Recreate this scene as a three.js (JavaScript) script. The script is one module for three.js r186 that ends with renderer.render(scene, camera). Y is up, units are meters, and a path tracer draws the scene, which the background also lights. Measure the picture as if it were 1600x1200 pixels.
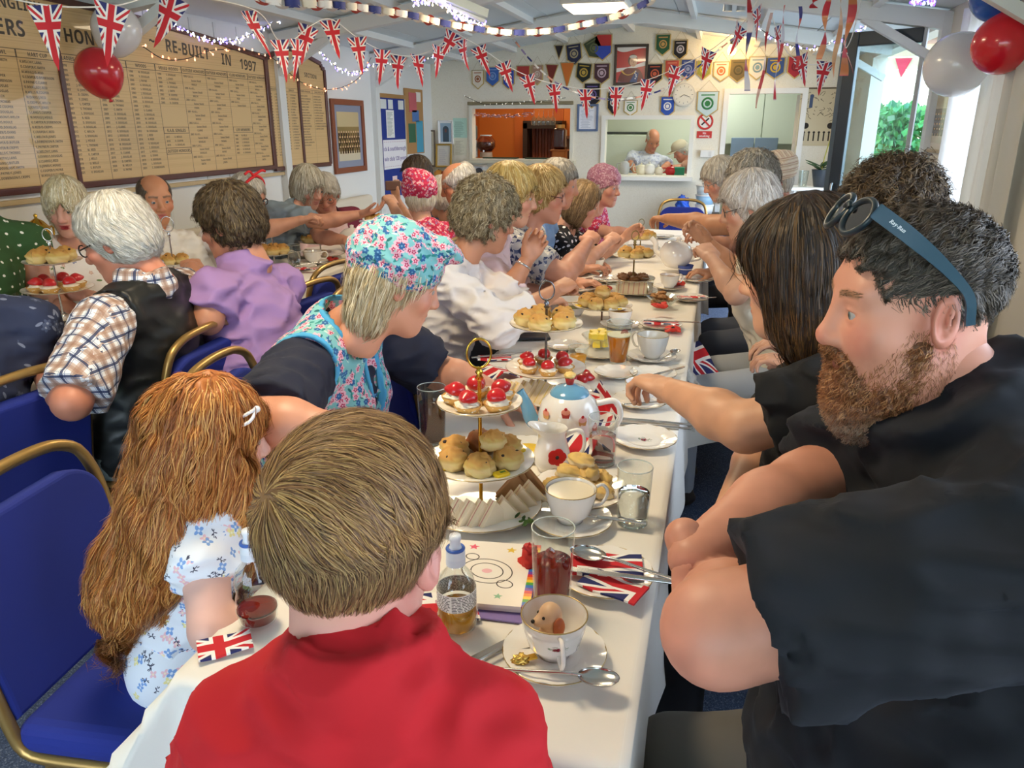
import * as THREE from 'three';
import { mergeGeometries } from 'three/addons/utils/BufferGeometryUtils.js';
import { RoundedBoxGeometry } from 'three/addons/geometries/RoundedBoxGeometry.js';
import { RectAreaLightUniformsLib } from 'three/addons/lights/RectAreaLightUniformsLib.js';
import { createNoise3D } from 'simplex-noise';

// ---------------------------------------------------------------- camera, sky, lights, exposure
const scene = new THREE.Scene();
const CAM_H = 1.52, FOCAL = 1190, PITCH = 18.75 * Math.PI / 180, YAW = 14.7 * Math.PI / 180;
const camera = new THREE.PerspectiveCamera(2 * Math.atan(600 / FOCAL) * 180 / Math.PI, 4 / 3, 0.03, 120);
camera.rotation.order = 'YXZ';
camera.position.set(0, CAM_H, 0);
camera.rotation.set(-PITCH, YAW, 0);
const renderer = new THREE.WebGLRenderer({ antialias: true });
renderer.toneMapping = THREE.LinearToneMapping;
renderer.toneMappingExposure = 1.0;
renderer.shadowMap.enabled = true;
RectAreaLightUniformsLib.init();
scene.background = new THREE.Color().setRGB(5.0, 5.9, 7.1);           // bright overcast summer sky
const WARM = new THREE.Color().setRGB(1.0, 0.80, 0.52);
const LAMP_SPOTS = [[-6.55, 30], [-4.0, 38], [-1.35, 36]];              // ceiling lamps along the ridge: z, intensity

// ---------------------------------------------------------------- helpers
const V = (x, y, z) => new THREE.Vector3(x, y, z);
let seedState = 12345;
const rnd = () => { seedState = (seedState * 1664525 + 1013904223) >>> 0; return seedState / 4294967296; };
const reseed = (s) => { seedState = (s * 2654435761) >>> 0; rnd(); rnd(); };
const rr = (a, b) => a + (b - a) * rnd();
const noise3 = createNoise3D((() => { let s = 99; return () => { s = (s * 1664525 + 1013904223) >>> 0; return s / 4294967296; }; })());
const lerp = (a, b, t) => a + (b - a) * t;
const clamp = (x, a, b) => Math.max(a, Math.min(b, x));
const smooth = (a, b, x) => { const t = clamp((x - a) / (b - a), 0, 1); return t * t * (3 - 2 * t); };
const lin = (hex) => { const c = new THREE.Color(hex); return [c.r, c.g, c.b]; };
const cosP = Math.cos(PITCH), sinP = Math.sin(PITCH), cosY = Math.cos(YAW), sinY = Math.sin(YAW);
// where a measured sight line of the survey meets a wall, a table top or a given distance
function sight(u, v) {
  const cx = (u - 800) / FOCAL, cy = (600 - v) / FOCAL;
  const dx = cx, dy = -sinP + cy * cosP, dz = -cosP - cy * sinP;
  return V(cosY * dx + sinY * dz, dy, -sinY * dx + cosY * dz);
}
const onY = (u, v, y) => { const d = sight(u, v); return d.multiplyScalar((y - CAM_H) / d.y).add(V(0, CAM_H, 0)); };
const onX = (u, v, x) => { const d = sight(u, v); return d.multiplyScalar(x / d.x).add(V(0, CAM_H, 0)); };
const onZ = (u, v, z) => { const d = sight(u, v); return d.multiplyScalar(z / d.z).add(V(0, CAM_H, 0)); };
const at = (u, v, depth) => sight(u, v).multiplyScalar(depth).add(V(0, CAM_H, 0));

const used = new Map();
function numbered(name) { const n = used.get(name) || 0; used.set(name, n + 1); return n ? `${name}_${String(n).padStart(3, '0')}` : name; }
function thing(name, label, category, pos, turn = 0, group) {
  const o = new THREE.Group(); o.name = numbered(name); scene.add(o);
  if (pos) o.position.copy(pos.isVector3 ? pos : V(...pos));
  o.rotation.y = turn; o.userData = { label, category };
  if (group) o.userData.group = group;
  return o;
}
function part(parent, name, geo, mat, label) {
  const m = new THREE.Mesh(geo, mat); m.name = name; parent.add(m);
  if (label) m.userData.label = label;
  return m;
}
function solo(name, geo, mat, label, category, group, pos, turn = 0) {
  const m = new THREE.Mesh(geo, mat); m.name = numbered(name); scene.add(m);
  m.userData = { label, category }; if (group) m.userData.group = group;
  if (pos) m.position.copy(pos.isVector3 ? pos : V(...pos));
  m.rotation.y = turn;
  return m;
}
function struct(name, geo, mat) { const m = new THREE.Mesh(geo, mat); m.name = name; m.userData = { kind: 'structure' }; scene.add(m); return m; }
function structGroup(name) { const m = new THREE.Group(); m.name = name; m.userData = { kind: 'structure' }; scene.add(m); return m; }
function dup(src, pos, turn, label, group) {
  const c = src.clone(); c.name = numbered(src.name.replace(/_\d\d\d$/, '')); scene.add(c);
  c.userData = { ...src.userData }; if (label) c.userData.label = label; if (group) c.userData.group = group;
  if (pos) c.position.copy(pos.isVector3 ? pos : V(...pos));
  if (turn !== undefined && turn !== null) c.rotation.set(0, turn, 0);
  return c;
}
const matCache = new Map();
function M(hex, rough = 0.6, metal = 0, extra) {
  const key = `${hex}|${rough}|${metal}|${extra ? JSON.stringify(extra) : ''}`;
  if (!matCache.has(key)) matCache.set(key, extra ? new THREE.MeshPhysicalMaterial({ color: hex, roughness: rough, metalness: metal, ...extra }) : new THREE.MeshStandardMaterial({ color: hex, roughness: rough, metalness: metal }));
  return matCache.get(key);
}
function texMat(tex, rough = 0.7, extra = {}) { return new THREE.MeshPhysicalMaterial({ map: tex, roughness: rough, ...extra }); }
function ctex(w, h, draw, repeat) {
  const c = document.createElement('canvas'); c.width = w; c.height = h;
  const g = c.getContext('2d'); draw(g, w, h);
  const t = new THREE.CanvasTexture(c); t.colorSpace = THREE.SRGBColorSpace;
  t.wrapS = t.wrapT = THREE.RepeatWrapping; if (repeat) t.repeat.set(...repeat);
  return t;
}
function clean(g) {
  g = g.index ? g.toNonIndexed() : g;
  for (const k of Object.keys(g.attributes)) if (!['position', 'normal', 'uv', 'color'].includes(k)) g.deleteAttribute(k);
  if (!g.attributes.uv) g.setAttribute('uv', new THREE.BufferAttribute(new Float32Array(g.attributes.position.count * 2), 2));
  return g;
}
function merge(list) {
  const anyC = list.some((g) => g.attributes.color);
  return mergeGeometries(list.map((g) => {
    g = clean(g);
    if (anyC && !g.attributes.color) g.setAttribute('color', new THREE.BufferAttribute(new Float32Array(g.attributes.position.count * 3).fill(1), 3));
    return g;
  }));
}
function box(w, h, d, x = 0, y = 0, z = 0, r = 0) {
  const g = r ? new RoundedBoxGeometry(w, h, d, 2, Math.min(r, w / 2.01, h / 2.01, d / 2.01)) : new THREE.BoxGeometry(w, h, d);
  return g.translate(x, y, z);
}
const boxAB = (x0, y0, z0, x1, y1, z1, r = 0) => box(Math.abs(x1 - x0), Math.abs(y1 - y0), Math.abs(z1 - z0), (x0 + x1) / 2, (y0 + y1) / 2, (z0 + z1) / 2, r);
function bar(a, b, w, h, up = V(0, 1, 0), r = 0) {               // a squared bar from a to b
  const L = a.distanceTo(b), g = box(w, h, L, 0, 0, 0, r);
  const z = b.clone().sub(a).normalize(), x = up.clone().cross(z).normalize(), y = z.clone().cross(x);
  g.applyMatrix4(new THREE.Matrix4().makeBasis(x, y, z)); const c = a.clone().add(b).multiplyScalar(0.5);
  return g.translate(c.x, c.y, c.z);
}
function rod(a, b, ra, rb = ra, seg = 10) {
  const L = a.distanceTo(b), g = new THREE.CylinderGeometry(rb, ra, L, seg);
  g.applyQuaternion(new THREE.Quaternion().setFromUnitVectors(V(0, 1, 0), b.clone().sub(a).normalize()));
  const c = a.clone().add(b).multiplyScalar(0.5); return g.translate(c.x, c.y, c.z);
}
function tube(pts, r, seg = 24, rad = 8, closed = false, tension = 0.5) { return new THREE.TubeGeometry(new THREE.CatmullRomCurve3(pts, closed, 'catmullrom', tension), seg, r, rad, closed); }
function lathe(profile, seg = 32) { return new THREE.LatheGeometry(profile.map((p) => new THREE.Vector2(p[0], p[1])), seg); }
function ball(r, x = 0, y = 0, z = 0, sx = 1, sy = 1, sz = 1, ws = 16, hs = 10) { return new THREE.SphereGeometry(r, ws, hs).scale(sx, sy, sz).translate(x, y, z); }
function boxUV(g, s = 1, ox = 0, oy = 0) {                        // uv in metres times s, by the side each face points to
  g = clean(g); const p = g.attributes.position, uv = g.attributes.uv;
  const a = V(), b = V(), c = V(), n = V();
  for (let i = 0; i < p.count; i += 3) {
    a.fromBufferAttribute(p, i); b.fromBufferAttribute(p, i + 1); c.fromBufferAttribute(p, i + 2);
    n.copy(b).sub(a).cross(c.clone().sub(a)); const X = Math.abs(n.x), Y = Math.abs(n.y), Z = Math.abs(n.z);
    for (const [k, v] of [[i, a], [i + 1, b], [i + 2, c]]) {
      if (X >= Y && X >= Z) uv.setXY(k, v.z * s + ox, v.y * s + oy); else if (Y >= Z) uv.setXY(k, v.x * s + ox, v.z * s + oy); else uv.setXY(k, v.x * s + ox, v.y * s + oy);
    }
  }
  return g;
}
function displace(g, fn) {                                        // move each vertex, then recompute normals over shared positions
  const p = g.attributes.position, v = V();
  for (let i = 0; i < p.count; i++) { v.fromBufferAttribute(p, i); fn(v, i); p.setXYZ(i, v.x, v.y, v.z); }
  g.computeVertexNormals(); return g;
}
function paint(g, fn) {                                           // vertex colours from position (linear)
  const p = g.attributes.position, n = g.attributes.normal, c = new Float32Array(p.count * 3), v = V(), m = V();
  for (let i = 0; i < p.count; i++) { v.fromBufferAttribute(p, i); if (n) m.fromBufferAttribute(n, i); c.set(fn(v, m), i * 3); }
  g.setAttribute('color', new THREE.BufferAttribute(c, 3)); return g;
}
const VC = (rough = 0.6, extra = {}) => new THREE.MeshPhysicalMaterial({ color: 0xffffff, vertexColors: true, roughness: rough, ...extra });

// ---------------------------------------------------------------- distance-field modelling
const smin = (a, b, k) => { if (k <= 0) return Math.min(a, b); const h = Math.max(k - Math.abs(a - b), 0) / k; return Math.min(a, b) - h * h * k * 0.25; };
const smax = (a, b, k) => -smin(-a, -b, k);
// primitives: [add or cut, k, distance(x, y, z)]
function capD(a, b, ra, rb) {
  const bx = b.x - a.x, by = b.y - a.y, bz = b.z - a.z, L2 = Math.max(bx * bx + by * by + bz * bz, 1e-9), ax = a.x, ay = a.y, az = a.z;
  return (x, y, z) => { const px = x - ax, py = y - ay, pz = z - az; const t = clamp((px * bx + py * by + pz * bz) / L2, 0, 1); return Math.hypot(px - t * bx, py - t * by, pz - t * bz) - (ra + (rb - ra) * t); };
}
function sleeveD(a, b, ra, rb) {                                  // round at a, cut flat at b
  const c = capD(a, b, ra, rb), d = b.clone().sub(a).normalize(), o = d.dot(b);
  return (x, y, z) => Math.max(c(x, y, z), x * d.x + y * d.y + z * d.z - o);
}
function ellD(c, r, ax) {                                         // ax: optional [X, Y, Z] axes
  const { x: cx, y: cy, z: cz } = c, [rx, ry, rz] = r;
  return (x, y, z) => {
    let px = x - cx, py = y - cy, pz = z - cz;
    if (ax) { const a = ax[0].x * px + ax[0].y * py + ax[0].z * pz, b = ax[1].x * px + ax[1].y * py + ax[1].z * pz, d = ax[2].x * px + ax[2].y * py + ax[2].z * pz; px = a; py = b; pz = d; }
    const k0 = Math.hypot(px / rx, py / ry, pz / rz), k1 = Math.hypot(px / (rx * rx), py / (ry * ry), pz / (rz * rz));
    return k1 > 1e-9 ? k0 * (k0 - 1) / k1 : -Math.min(rx, ry, rz);
  };
}
function planeD(c, n) { const o = c.dot(n); return (x, y, z) => x * n.x + y * n.y + z * n.z - o; }   // positive on the n side
function field(prims) {
  return (x, y, z) => {
    let d = 1e3;
    for (let i = 0; i < prims.length; i++) { const q = prims[i], e = q[2](x, y, z); d = q[0] > 0 ? smin(d, e, q[1]) : smax(d, -e, q[1]); }
    return d;
  };
}
// surface nets over the box lo..hi, evaluating only blocks near the surface
function netMesh(f, lo, hi, cell, color) {
  const B = 4, nb = [0, 1, 2].map((i) => Math.ceil((hi.getComponent(i) - lo.getComponent(i)) / (cell * B)) + 1);
  const nx = nb[0] * B + 1, ny = nb[1] * B + 1, nz = nb[2] * B + 1, sxy = nx * ny;
  const val = new Float32Array(nx * ny * nz).fill(1), seen = new Uint8Array(nx * ny * nz), reach = cell * B * 1.9;
  for (let bz = 0; bz < nb[2]; bz++) for (let by = 0; by < nb[1]; by++) for (let bx = 0; bx < nb[0]; bx++) {
    const d = f(lo.x + (bx + 0.5) * B * cell, lo.y + (by + 0.5) * B * cell, lo.z + (bz + 0.5) * B * cell), far = Math.abs(d) > reach;
    for (let k = 0; k <= B; k++) for (let j = 0; j <= B; j++) for (let i = 0; i <= B; i++) {
      const X = bx * B + i, Y = by * B + j, Z = bz * B + k, id = X + Y * nx + Z * sxy;
      if (seen[id] === 2) continue;
      if (far) { if (!seen[id]) { val[id] = d; seen[id] = 1; } } else { val[id] = f(lo.x + X * cell, lo.y + Y * cell, lo.z + Z * cell); seen[id] = 2; }
    }
  }
  const idx = new Int32Array(nx * ny * nz).fill(-1), pos = [], quads = [];
  for (let z = 0; z < nz - 1; z++) for (let y = 0; y < ny - 1; y++) for (let x = 0; x < nx - 1; x++) {
    const id = x + y * nx + z * sxy; let inside = 0;
    for (let c = 0; c < 8; c++) if (val[id + (c & 1) + ((c >> 1) & 1) * nx + (c >> 2) * sxy] < 0) inside++;
    if (inside === 0 || inside === 8) continue;
    let px = 0, py = 0, pz = 0, n = 0;
    for (let c = 0; c < 8; c++) for (let b = 0; b < 3; b++) {
      if (c & (1 << b)) continue; const c2 = c | (1 << b);
      const a = val[id + (c & 1) + ((c >> 1) & 1) * nx + (c >> 2) * sxy], e = val[id + (c2 & 1) + ((c2 >> 1) & 1) * nx + (c2 >> 2) * sxy];
      if ((a < 0) === (e < 0)) continue; const t = a / (a - e);
      px += (c & 1) + (b === 0 ? t : 0); py += ((c >> 1) & 1) + (b === 1 ? t : 0); pz += (c >> 2) + (b === 2 ? t : 0); n++;
    }
    idx[id] = pos.length / 3; pos.push(lo.x + (x + px / n) * cell, lo.y + (y + py / n) * cell, lo.z + (z + pz / n) * cell);
  }
  for (let z = 1; z < nz - 1; z++) for (let y = 1; y < ny - 1; y++) for (let x = 1; x < nx - 1; x++) {
    const id = x + y * nx + z * sxy, a = val[id] < 0;
    const put = (o, q) => { const b = val[id + o] < 0; if (a === b) return; if (q.some((k) => idx[k] < 0)) return; quads.push(a ? q : q.slice().reverse()); };
    put(1, [id - nx - sxy, id - sxy, id, id - nx]); put(nx, [id - 1 - sxy, id - 1, id, id - sxy]); put(sxy, [id - 1 - nx, id - nx, id, id - 1]);
  }
  const g = new THREE.BufferGeometry(), P = new Float32Array(pos), N = new Float32Array(pos.length), I = [];
  for (const q of quads) { const [a, b, c, d] = q.map((k) => idx[k]); I.push(a, b, c, a, c, d); }
  const e = cell * 0.6;
  for (let i = 0; i < P.length; i += 3) {
    const x = P[i], y = P[i + 1], z = P[i + 2];
    const k0 = f(x + e, y - e, z - e), k1 = f(x - e, y - e, z + e), k2 = f(x - e, y + e, z - e), k3 = f(x + e, y + e, z + e);
    let gx = k0 - k1 - k2 + k3, gy = -k0 - k1 + k2 + k3, gz = -k0 + k1 - k2 + k3; const l = Math.hypot(gx, gy, gz) || 1;
    N[i] = gx / l; N[i + 1] = gy / l; N[i + 2] = gz / l;
  }
  g.setAttribute('position', new THREE.BufferAttribute(P, 3)); g.setAttribute('normal', new THREE.BufferAttribute(N, 3)); g.setIndex(I);
  if (color) paint(g, color);
  return g;
}
function bounds(pts, pad) { const b = new THREE.Box3().setFromPoints(pts); return [b.min.addScalar(-pad), b.max.addScalar(pad)]; }
// ---------------------------------------------------------------- people
function headPrims(o) {
  const fat = o.fat || 0, fem = o.female ? 1 : 0, P = [];
  const add = (k, d) => P.push([1, k, d]), cut = (k, d) => P.push([-1, k, d]);
  add(0, ellD(V(0, 0.035, -0.012), [0.074 + fat * 0.05, 0.086, 0.097]));
  add(0.03, ellD(V(0, -0.032, 0.026), [0.056 + fat * 0.16, 0.088 + fat * 0.06, 0.066 + fat * 0.03]));
  add(0.035, capD(V(-0.034 - fat * 0.12, -0.068, 0.01), V(-0.012, -0.1, 0.058), 0.022 + fat * 0.1, 0.02));
  add(0.035, capD(V(0.034 + fat * 0.12, -0.068, 0.01), V(0.012, -0.1, 0.058), 0.022 + fat * 0.1, 0.02));
  add(0.02, capD(V(-0.04, 0.03, 0.062), V(0.04, 0.03, 0.062), 0.019 - fem * 0.003, 0.019 - fem * 0.003));
  for (const s of [-1, 1]) {
    add(0.025, ellD(V(s * 0.043, -0.026, 0.056), [0.026 + fat * 0.06, 0.024 + fat * 0.08, 0.024]));
    cut(0.016, ellD(V(s * 0.032, 0.003, 0.098), [0.017, 0.011, 0.014]));
    const ex = s * 0.032, ey = 0.003, ez = 0.0745;
    add(0.006, (x, y, z) => Math.max(Math.hypot(x - ex, y - ey, z - ez) - 0.0138, ey + (o.lid || 0.0034) - y + Math.abs(x - ex) * 0.15));
    add(0.006, (x, y, z) => Math.max(Math.hypot(x - ex, y - ey, z - ez) - 0.0135, y - ey + 0.006 - Math.abs(x - ex) * 0.15));
  }
  const ns = o.nose || 1;
  add(0.014, capD(V(0, 0.018, 0.082), V(0, -0.026, 0.099 + 0.003 * ns), 0.0085, 0.0115 * ns));
  add(0.01, ellD(V(0, -0.031, 0.1 + 0.003 * ns), [0.0135 * ns, 0.011 * ns, 0.012]));
  for (const s of [-1, 1]) { add(0.008, ellD(V(s * 0.0135 * ns, -0.034, 0.0935), [0.0075, 0.0075, 0.0105])); cut(0.003, ellD(V(s * 0.0075, -0.0425, 0.1), [0.0035, 0.004, 0.006])); }
  add(0.012, ellD(V(0, -0.062, 0.076), [0.026, 0.018, 0.014]));
  add(0.005, ellD(V(0, -0.0595, 0.0865), [0.022, 0.0052, 0.0065]));
  add(0.005, ellD(V(0, -0.0705, 0.085), [0.019, 0.0064, 0.0075]));
  cut(0.002, ellD(V(0, -0.065, 0.094), [0.024, 0.0016, 0.0085]));
  for (const s of [-1, 1]) {                                      // ears: rim, lobe, hollow
    const c = V(s * (0.077 + fat * 0.05), -0.004, -0.012), X = V(s * 0.93, 0, -0.37), Y = V(0.0, 0.97, -0.24), Z = X.clone().cross(Y).normalize();
    const e = ellD(c, [0.0095, 0.033, 0.0185], [X, Y, Z]), hol = ellD(c.clone().add(V(s * 0.0085, 0.003, 0.003)), [0.0085, 0.0225, 0.0115], [X, Y, Z]);
    const inner = ellD(c.clone().add(V(s * 0.003, 0.006, -0.003)), [0.005, 0.017, 0.0025], [X, Y, Z]);
    add(0.008, (x, y, z) => Math.min(smax(e(x, y, z), -hol(x, y, z), 0.004), inner(x, y, z)));
  }
  add(0.035, capD(V(0, -0.05, -0.028), V(0, -0.165, -0.05), 0.05 + fat * 0.12, 0.054 + fat * 0.16));
  if (fat) add(0.05, ellD(V(0, -0.1, 0.012), [0.055 + fat * 0.1, 0.035, 0.05]));
  return P;
}
function headColor(o) {
  const base = lin(o.skin || '#d8a184'), lip = lin(o.lip || '#b8655c'), pink = lin(o.pink || '#d4786a'), brow = o.brow ? lin(o.brow) : null;
  const mixc = (a, b, t) => [lerp(a[0], b[0], t), lerp(a[1], b[1], t), lerp(a[2], b[2], t)];
  return (p) => {
    let c = base; const ax = Math.abs(p.x), n = noise3(p.x * 60, p.y * 60, p.z * 60) * 0.5 + 0.5;
    c = mixc(c, pink, 0.55 * (1 - smooth(0.012, 0.038, Math.hypot(ax - 0.046, p.y + 0.026, p.z - 0.066))) * (0.6 + 0.4 * n));
    c = mixc(c, pink, 0.5 * (1 - smooth(0.006, 0.02, Math.hypot(p.x, p.y + 0.03, p.z - 0.108))));
    c = mixc(c, pink, 0.35 * (1 - smooth(0.022, 0.05, Math.hypot(ax - 0.08, (p.y + 0.004) * 0.7, p.z + 0.014))));
    const l = Math.min(Math.hypot(p.x / 0.023, (p.y + 0.059) / 0.0062, (p.z - 0.086) / 0.012), Math.hypot(p.x / 0.02, (p.y + 0.071) / 0.0072, (p.z - 0.086) / 0.012));
    c = mixc(c, lip, 1 - smooth(0.85, 1.15, l));
    if (brow && p.z > 0.05 && ax > 0.012 && ax < 0.053) c = mixc(c, brow, 0.85 * (1 - smooth(0.003, 0.0065, Math.abs(p.y - (0.0285 + 0.004 * Math.sin((ax - 0.012) * 60))))));
    return c;
  };
}
const eyeCache = new Map();
function eyeGeo(iris) {
  if (!eyeCache.has(iris)) {
    const I = lin(iris);
    eyeCache.set(iris, paint(new THREE.SphereGeometry(0.0125, 24, 24).rotateX(Math.PI / 2), (p) => { const a = Math.acos(clamp(p.z / 0.0125, -1, 1)); return a < 0.19 ? [0.005, 0.005, 0.005] : a < 0.46 ? I : [0.42, 0.38, 0.36]; }));
  }
  return eyeCache.get(iris);
}
const SKIN_M = VC(0.48, { sheen: 0.15 });
const EYE_M = VC(0.15);
const HAIR_M = VC(0.5, { sheen: 0.25 });
const handCache = new Map();
function handGeo(side, curl, cell, thumbIn = 0.3) {               // wrist at the origin, fingers along +y, palm towards +z, thumb towards +x (right) or -x (left)
  const key = `${side}|${curl}|${cell}|${thumbIn}`; if (handCache.has(key)) return handCache.get(key).clone();
  const P = [], pts = [V(0, -0.03, 0)];
  P.push([1, 0, capD(V(0, -0.03, 0), V(0, 0.012, 0), 0.0265, 0.025)]);
  P.push([1, 0.02, ellD(V(0.002, 0.05, 0.002), [0.04, 0.048, 0.0155])]);
  P.push([1, 0.015, ellD(V(0.024, 0.034, 0.01), [0.018, 0.03, 0.015])]);
  const fx = [0.03, 0.0105, -0.0095, -0.028], fl = [0.072, 0.08, 0.074, 0.058], fy = [0.088, 0.092, 0.088, 0.08], rad = [0.0088, 0.009, 0.0085, 0.0076];
  fx.forEach((x, i) => {
    let p = V(x, fy[i], 0.001), ang = 0; const spread = (x / 0.03) * 0.09;
    let prev = p.clone(); P.push([1, 0.01, capD(V(x * 0.7, 0.045, 0), p, 0.012, rad[i] * 1.08)]);
    [0.45, 0.31, 0.24].forEach((fr, j) => {
      ang += curl * (j === 0 ? 0.85 : 1.05) * (1 + 0.08 * (i - 1)) + 0.06;
      const d = V(Math.sin(spread) * Math.cos(ang), Math.cos(ang), Math.sin(ang)), q = prev.clone().addScaledVector(d, fl[i] * fr);
      P.push([1, 0.004, capD(prev, q, rad[i] * (1 - 0.08 * j), rad[i] * (0.92 - 0.09 * j))]); pts.push(q); prev = q;
    });
  });
  let p = V(0.026, 0.022, 0.008), ang = 0.85 - thumbIn * 0.5; const tl = [0.038, 0.032, 0.026];
  tl.forEach((l, j) => { const d = V(Math.sin(ang), Math.cos(ang), 0.25 + thumbIn * 0.9).normalize(), q = p.clone().addScaledVector(d, l); P.push([1, j ? 0.004 : 0.012, capD(p, q, 0.0125 - j * 0.0015, 0.011 - j * 0.0012)]); pts.push(q); p = q; ang -= 0.18 + curl * 0.2; });
  const [lo, hi] = bounds(pts, 0.05);
  const g = netMesh(field(P), lo, hi, cell);
  if (side === 'l') { g.scale(-1, 1, 1); const ix = g.index.array; for (let i = 0; i < ix.length; i += 3) { const t = ix[i]; ix[i] = ix[i + 1]; ix[i + 1] = t; } }
  handCache.set(key, g); return g.clone();
}
// ribbons that walk over the surface of a volume
function strands(f, surf, n, o) {
  const p = surf.attributes.position, ix = surf.index.array, tris = ix.length / 3, cum = new Float32Array(tris); let tot = 0;
  const a = V(), b = V(), c = V();
  for (let i = 0; i < tris; i++) { a.fromBufferAttribute(p, ix[3 * i]); b.fromBufferAttribute(p, ix[3 * i + 1]); c.fromBufferAttribute(p, ix[3 * i + 2]); tot += b.sub(a).cross(c.sub(a)).length(); cum[i] = tot; }
  const pos = [], nor = [], col = [], I = [], e = 0.003, seg = o.seg || 6;
  const grad = (q) => { const k0 = f(q.x + e, q.y - e, q.z - e), k1 = f(q.x - e, q.y - e, q.z + e), k2 = f(q.x - e, q.y + e, q.z - e), k3 = f(q.x + e, q.y + e, q.z + e); return V(k0 - k1 - k2 + k3, -k0 - k1 + k2 + k3, -k0 + k1 - k2 + k3).normalize(); };
  for (let s = 0; s < n; s++) {
    const t = rnd() * tot; let lo = 0, hi = tris - 1; while (lo < hi) { const m = (lo + hi) >> 1; if (cum[m] < t) lo = m + 1; else hi = m; }
    a.fromBufferAttribute(p, ix[3 * lo]); b.fromBufferAttribute(p, ix[3 * lo + 1]); c.fromBufferAttribute(p, ix[3 * lo + 2]);
    let u = rnd(), v = rnd(); if (u + v > 1) { u = 1 - u; v = 1 - v; }
    const q = a.clone().multiplyScalar(1 - u - v).addScaledVector(b, u).addScaledVector(c, v);
    if (o.filter && !o.filter(q)) continue;
    const L = rr(o.len[0], o.len[1]) * (o.lenAt ? o.lenAt(q) : 1), step = L / seg, w = (o.w || 0.0015) * rr(0.7, 1.3), ph = rnd() * 6.28, jit = rr(-1, 1) * (o.jit || 0.15), cl = o.colors[Math.floor(rnd() * o.colors.length)], br = rr(0.8, 1.2);
    const lift0 = rr(-0.001, 0.001), lift1 = rr(0.2, 1) * (o.lift || 0.003), base = pos.length / 3;
    let dirPrev = null;
    for (let k = 0; k <= seg; k++) {
      const nn = grad(q); let d = o.comb(q, nn).clone(); d.addScaledVector(nn, -d.dot(nn)); if (d.lengthSq() < 1e-8) d.set(0, -1, 0); d.normalize();
      const side = nn.clone().cross(d); d.addScaledVector(side, jit + (o.curl ? o.curl * Math.sin(ph + k * (o.freq || 1.6)) : 0)).normalize();
      if (dirPrev) d.lerp(dirPrev, 0.35).normalize(); dirPrev = d.clone();
      const tt = k / seg, ww = w * (k === seg ? 0.15 : 1 - 0.5 * tt), sd = nn.clone().cross(d).normalize(), h = lerp(lift0, lift1, tt) + (o.curl ? o.curl * 0.003 * Math.cos(ph + k * (o.freq || 1.6)) : 0);
      const x = q.x + nn.x * h, y = q.y + nn.y * h, z = q.z + nn.z * h, tilt = 0.35 * Math.sin(ph);
      for (const sg of [-1, 1]) { pos.push(x + sd.x * ww * sg, y + sd.y * ww * sg, z + sd.z * ww * sg); const m = nn.clone().addScaledVector(sd, sg * 0.35 + tilt).normalize(); nor.push(m.x, m.y, m.z); const cc = o.tone ? o.tone(q, cl, tt) : cl; col.push(cc[0] * br, cc[1] * br, cc[2] * br); }
      if (k) { const i = base + 2 * k; I.push(i - 2, i, i - 1, i - 1, i, i + 1); }
      q.addScaledVector(d, step); q.addScaledVector(nn, -clamp(f(q.x, q.y, q.z), -0.006, o.hang ? 0.002 : 0.006));
    }
  }
  const g = new THREE.BufferGeometry(); g.setAttribute('position', new THREE.Float32BufferAttribute(pos, 3)); g.setAttribute('normal', new THREE.Float32BufferAttribute(nor, 3)); g.setAttribute('color', new THREE.Float32BufferAttribute(col, 3)); g.setIndex(I);
  return g;
}
const CROWN = V(0, 0.12, -0.045);
const fromCrown = (q) => V(q.x - CROWN.x, q.y - CROWN.y - 0.02, q.z - CROWN.z);
function hairVolume(h) {
  const pf = h.puff || 0, P = [], style = h.style;
  const add = (k, d) => P.push([1, k, d]), cut = (k, d) => P.push([-1, k, d]);
  const top = () => add(0, ellD(V(0, 0.038 + pf * 0.3, -0.014 - pf * 0.2), [0.081 + pf, 0.09 + pf, 0.1035 + pf]));
  if (style === 'crop' || style === 'bald') {
    top(); cut(0.012, ellD(V(0, -0.045 + (h.line || 0), 0.092), [0.095, 0.1, 0.075]));
    for (const s of [-1, 1]) cut(0.008, ellD(V(s * 0.088, -0.022, 0.012), [0.026, 0.042, 0.045]));
    cut(0.015, planeD(V(0, -0.075, -0.08), V(0, 1, -0.25).normalize()));
    if (style === 'bald') cut(0.015, ellD(V(0, 0.12, 0.05), [0.075, 0.085, 0.125]));
  } else if (style === 'perm') {                                  // short full hair round ears and nape
    top(); add(0.04, ellD(V(0, -0.02, -0.045), [0.082 + pf, 0.075, 0.07 + pf]));
    cut(0.015, ellD(V(0, -0.05 + (h.line || 0), 0.1), [0.085, 0.108, 0.082]));
    for (const s of [-1, 1]) cut(0.01, ellD(V(s * 0.095, -0.035, 0.018), [0.03, 0.04, 0.042]));
    cut(0.02, planeD(V(0, -0.09, 0), V(0, 1, 0)));
  } else if (style === 'bob') {
    top(); add(0.05, ellD(V(0, -0.03, -0.02), [0.088 + pf, 0.11 + (h.drop || 0), 0.088 + pf]));
    cut(0.012, ellD(V(0, -0.06 + (h.line || 0), 0.1), [0.064, 0.12 + (h.drop || 0), 0.085]));
    cut(0.015, planeD(V(0, -0.115 - (h.drop || 0), 0), V(0, 1, 0)));
  }
  for (const c of h.more || []) P.push(c);
  return P;
}
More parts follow.
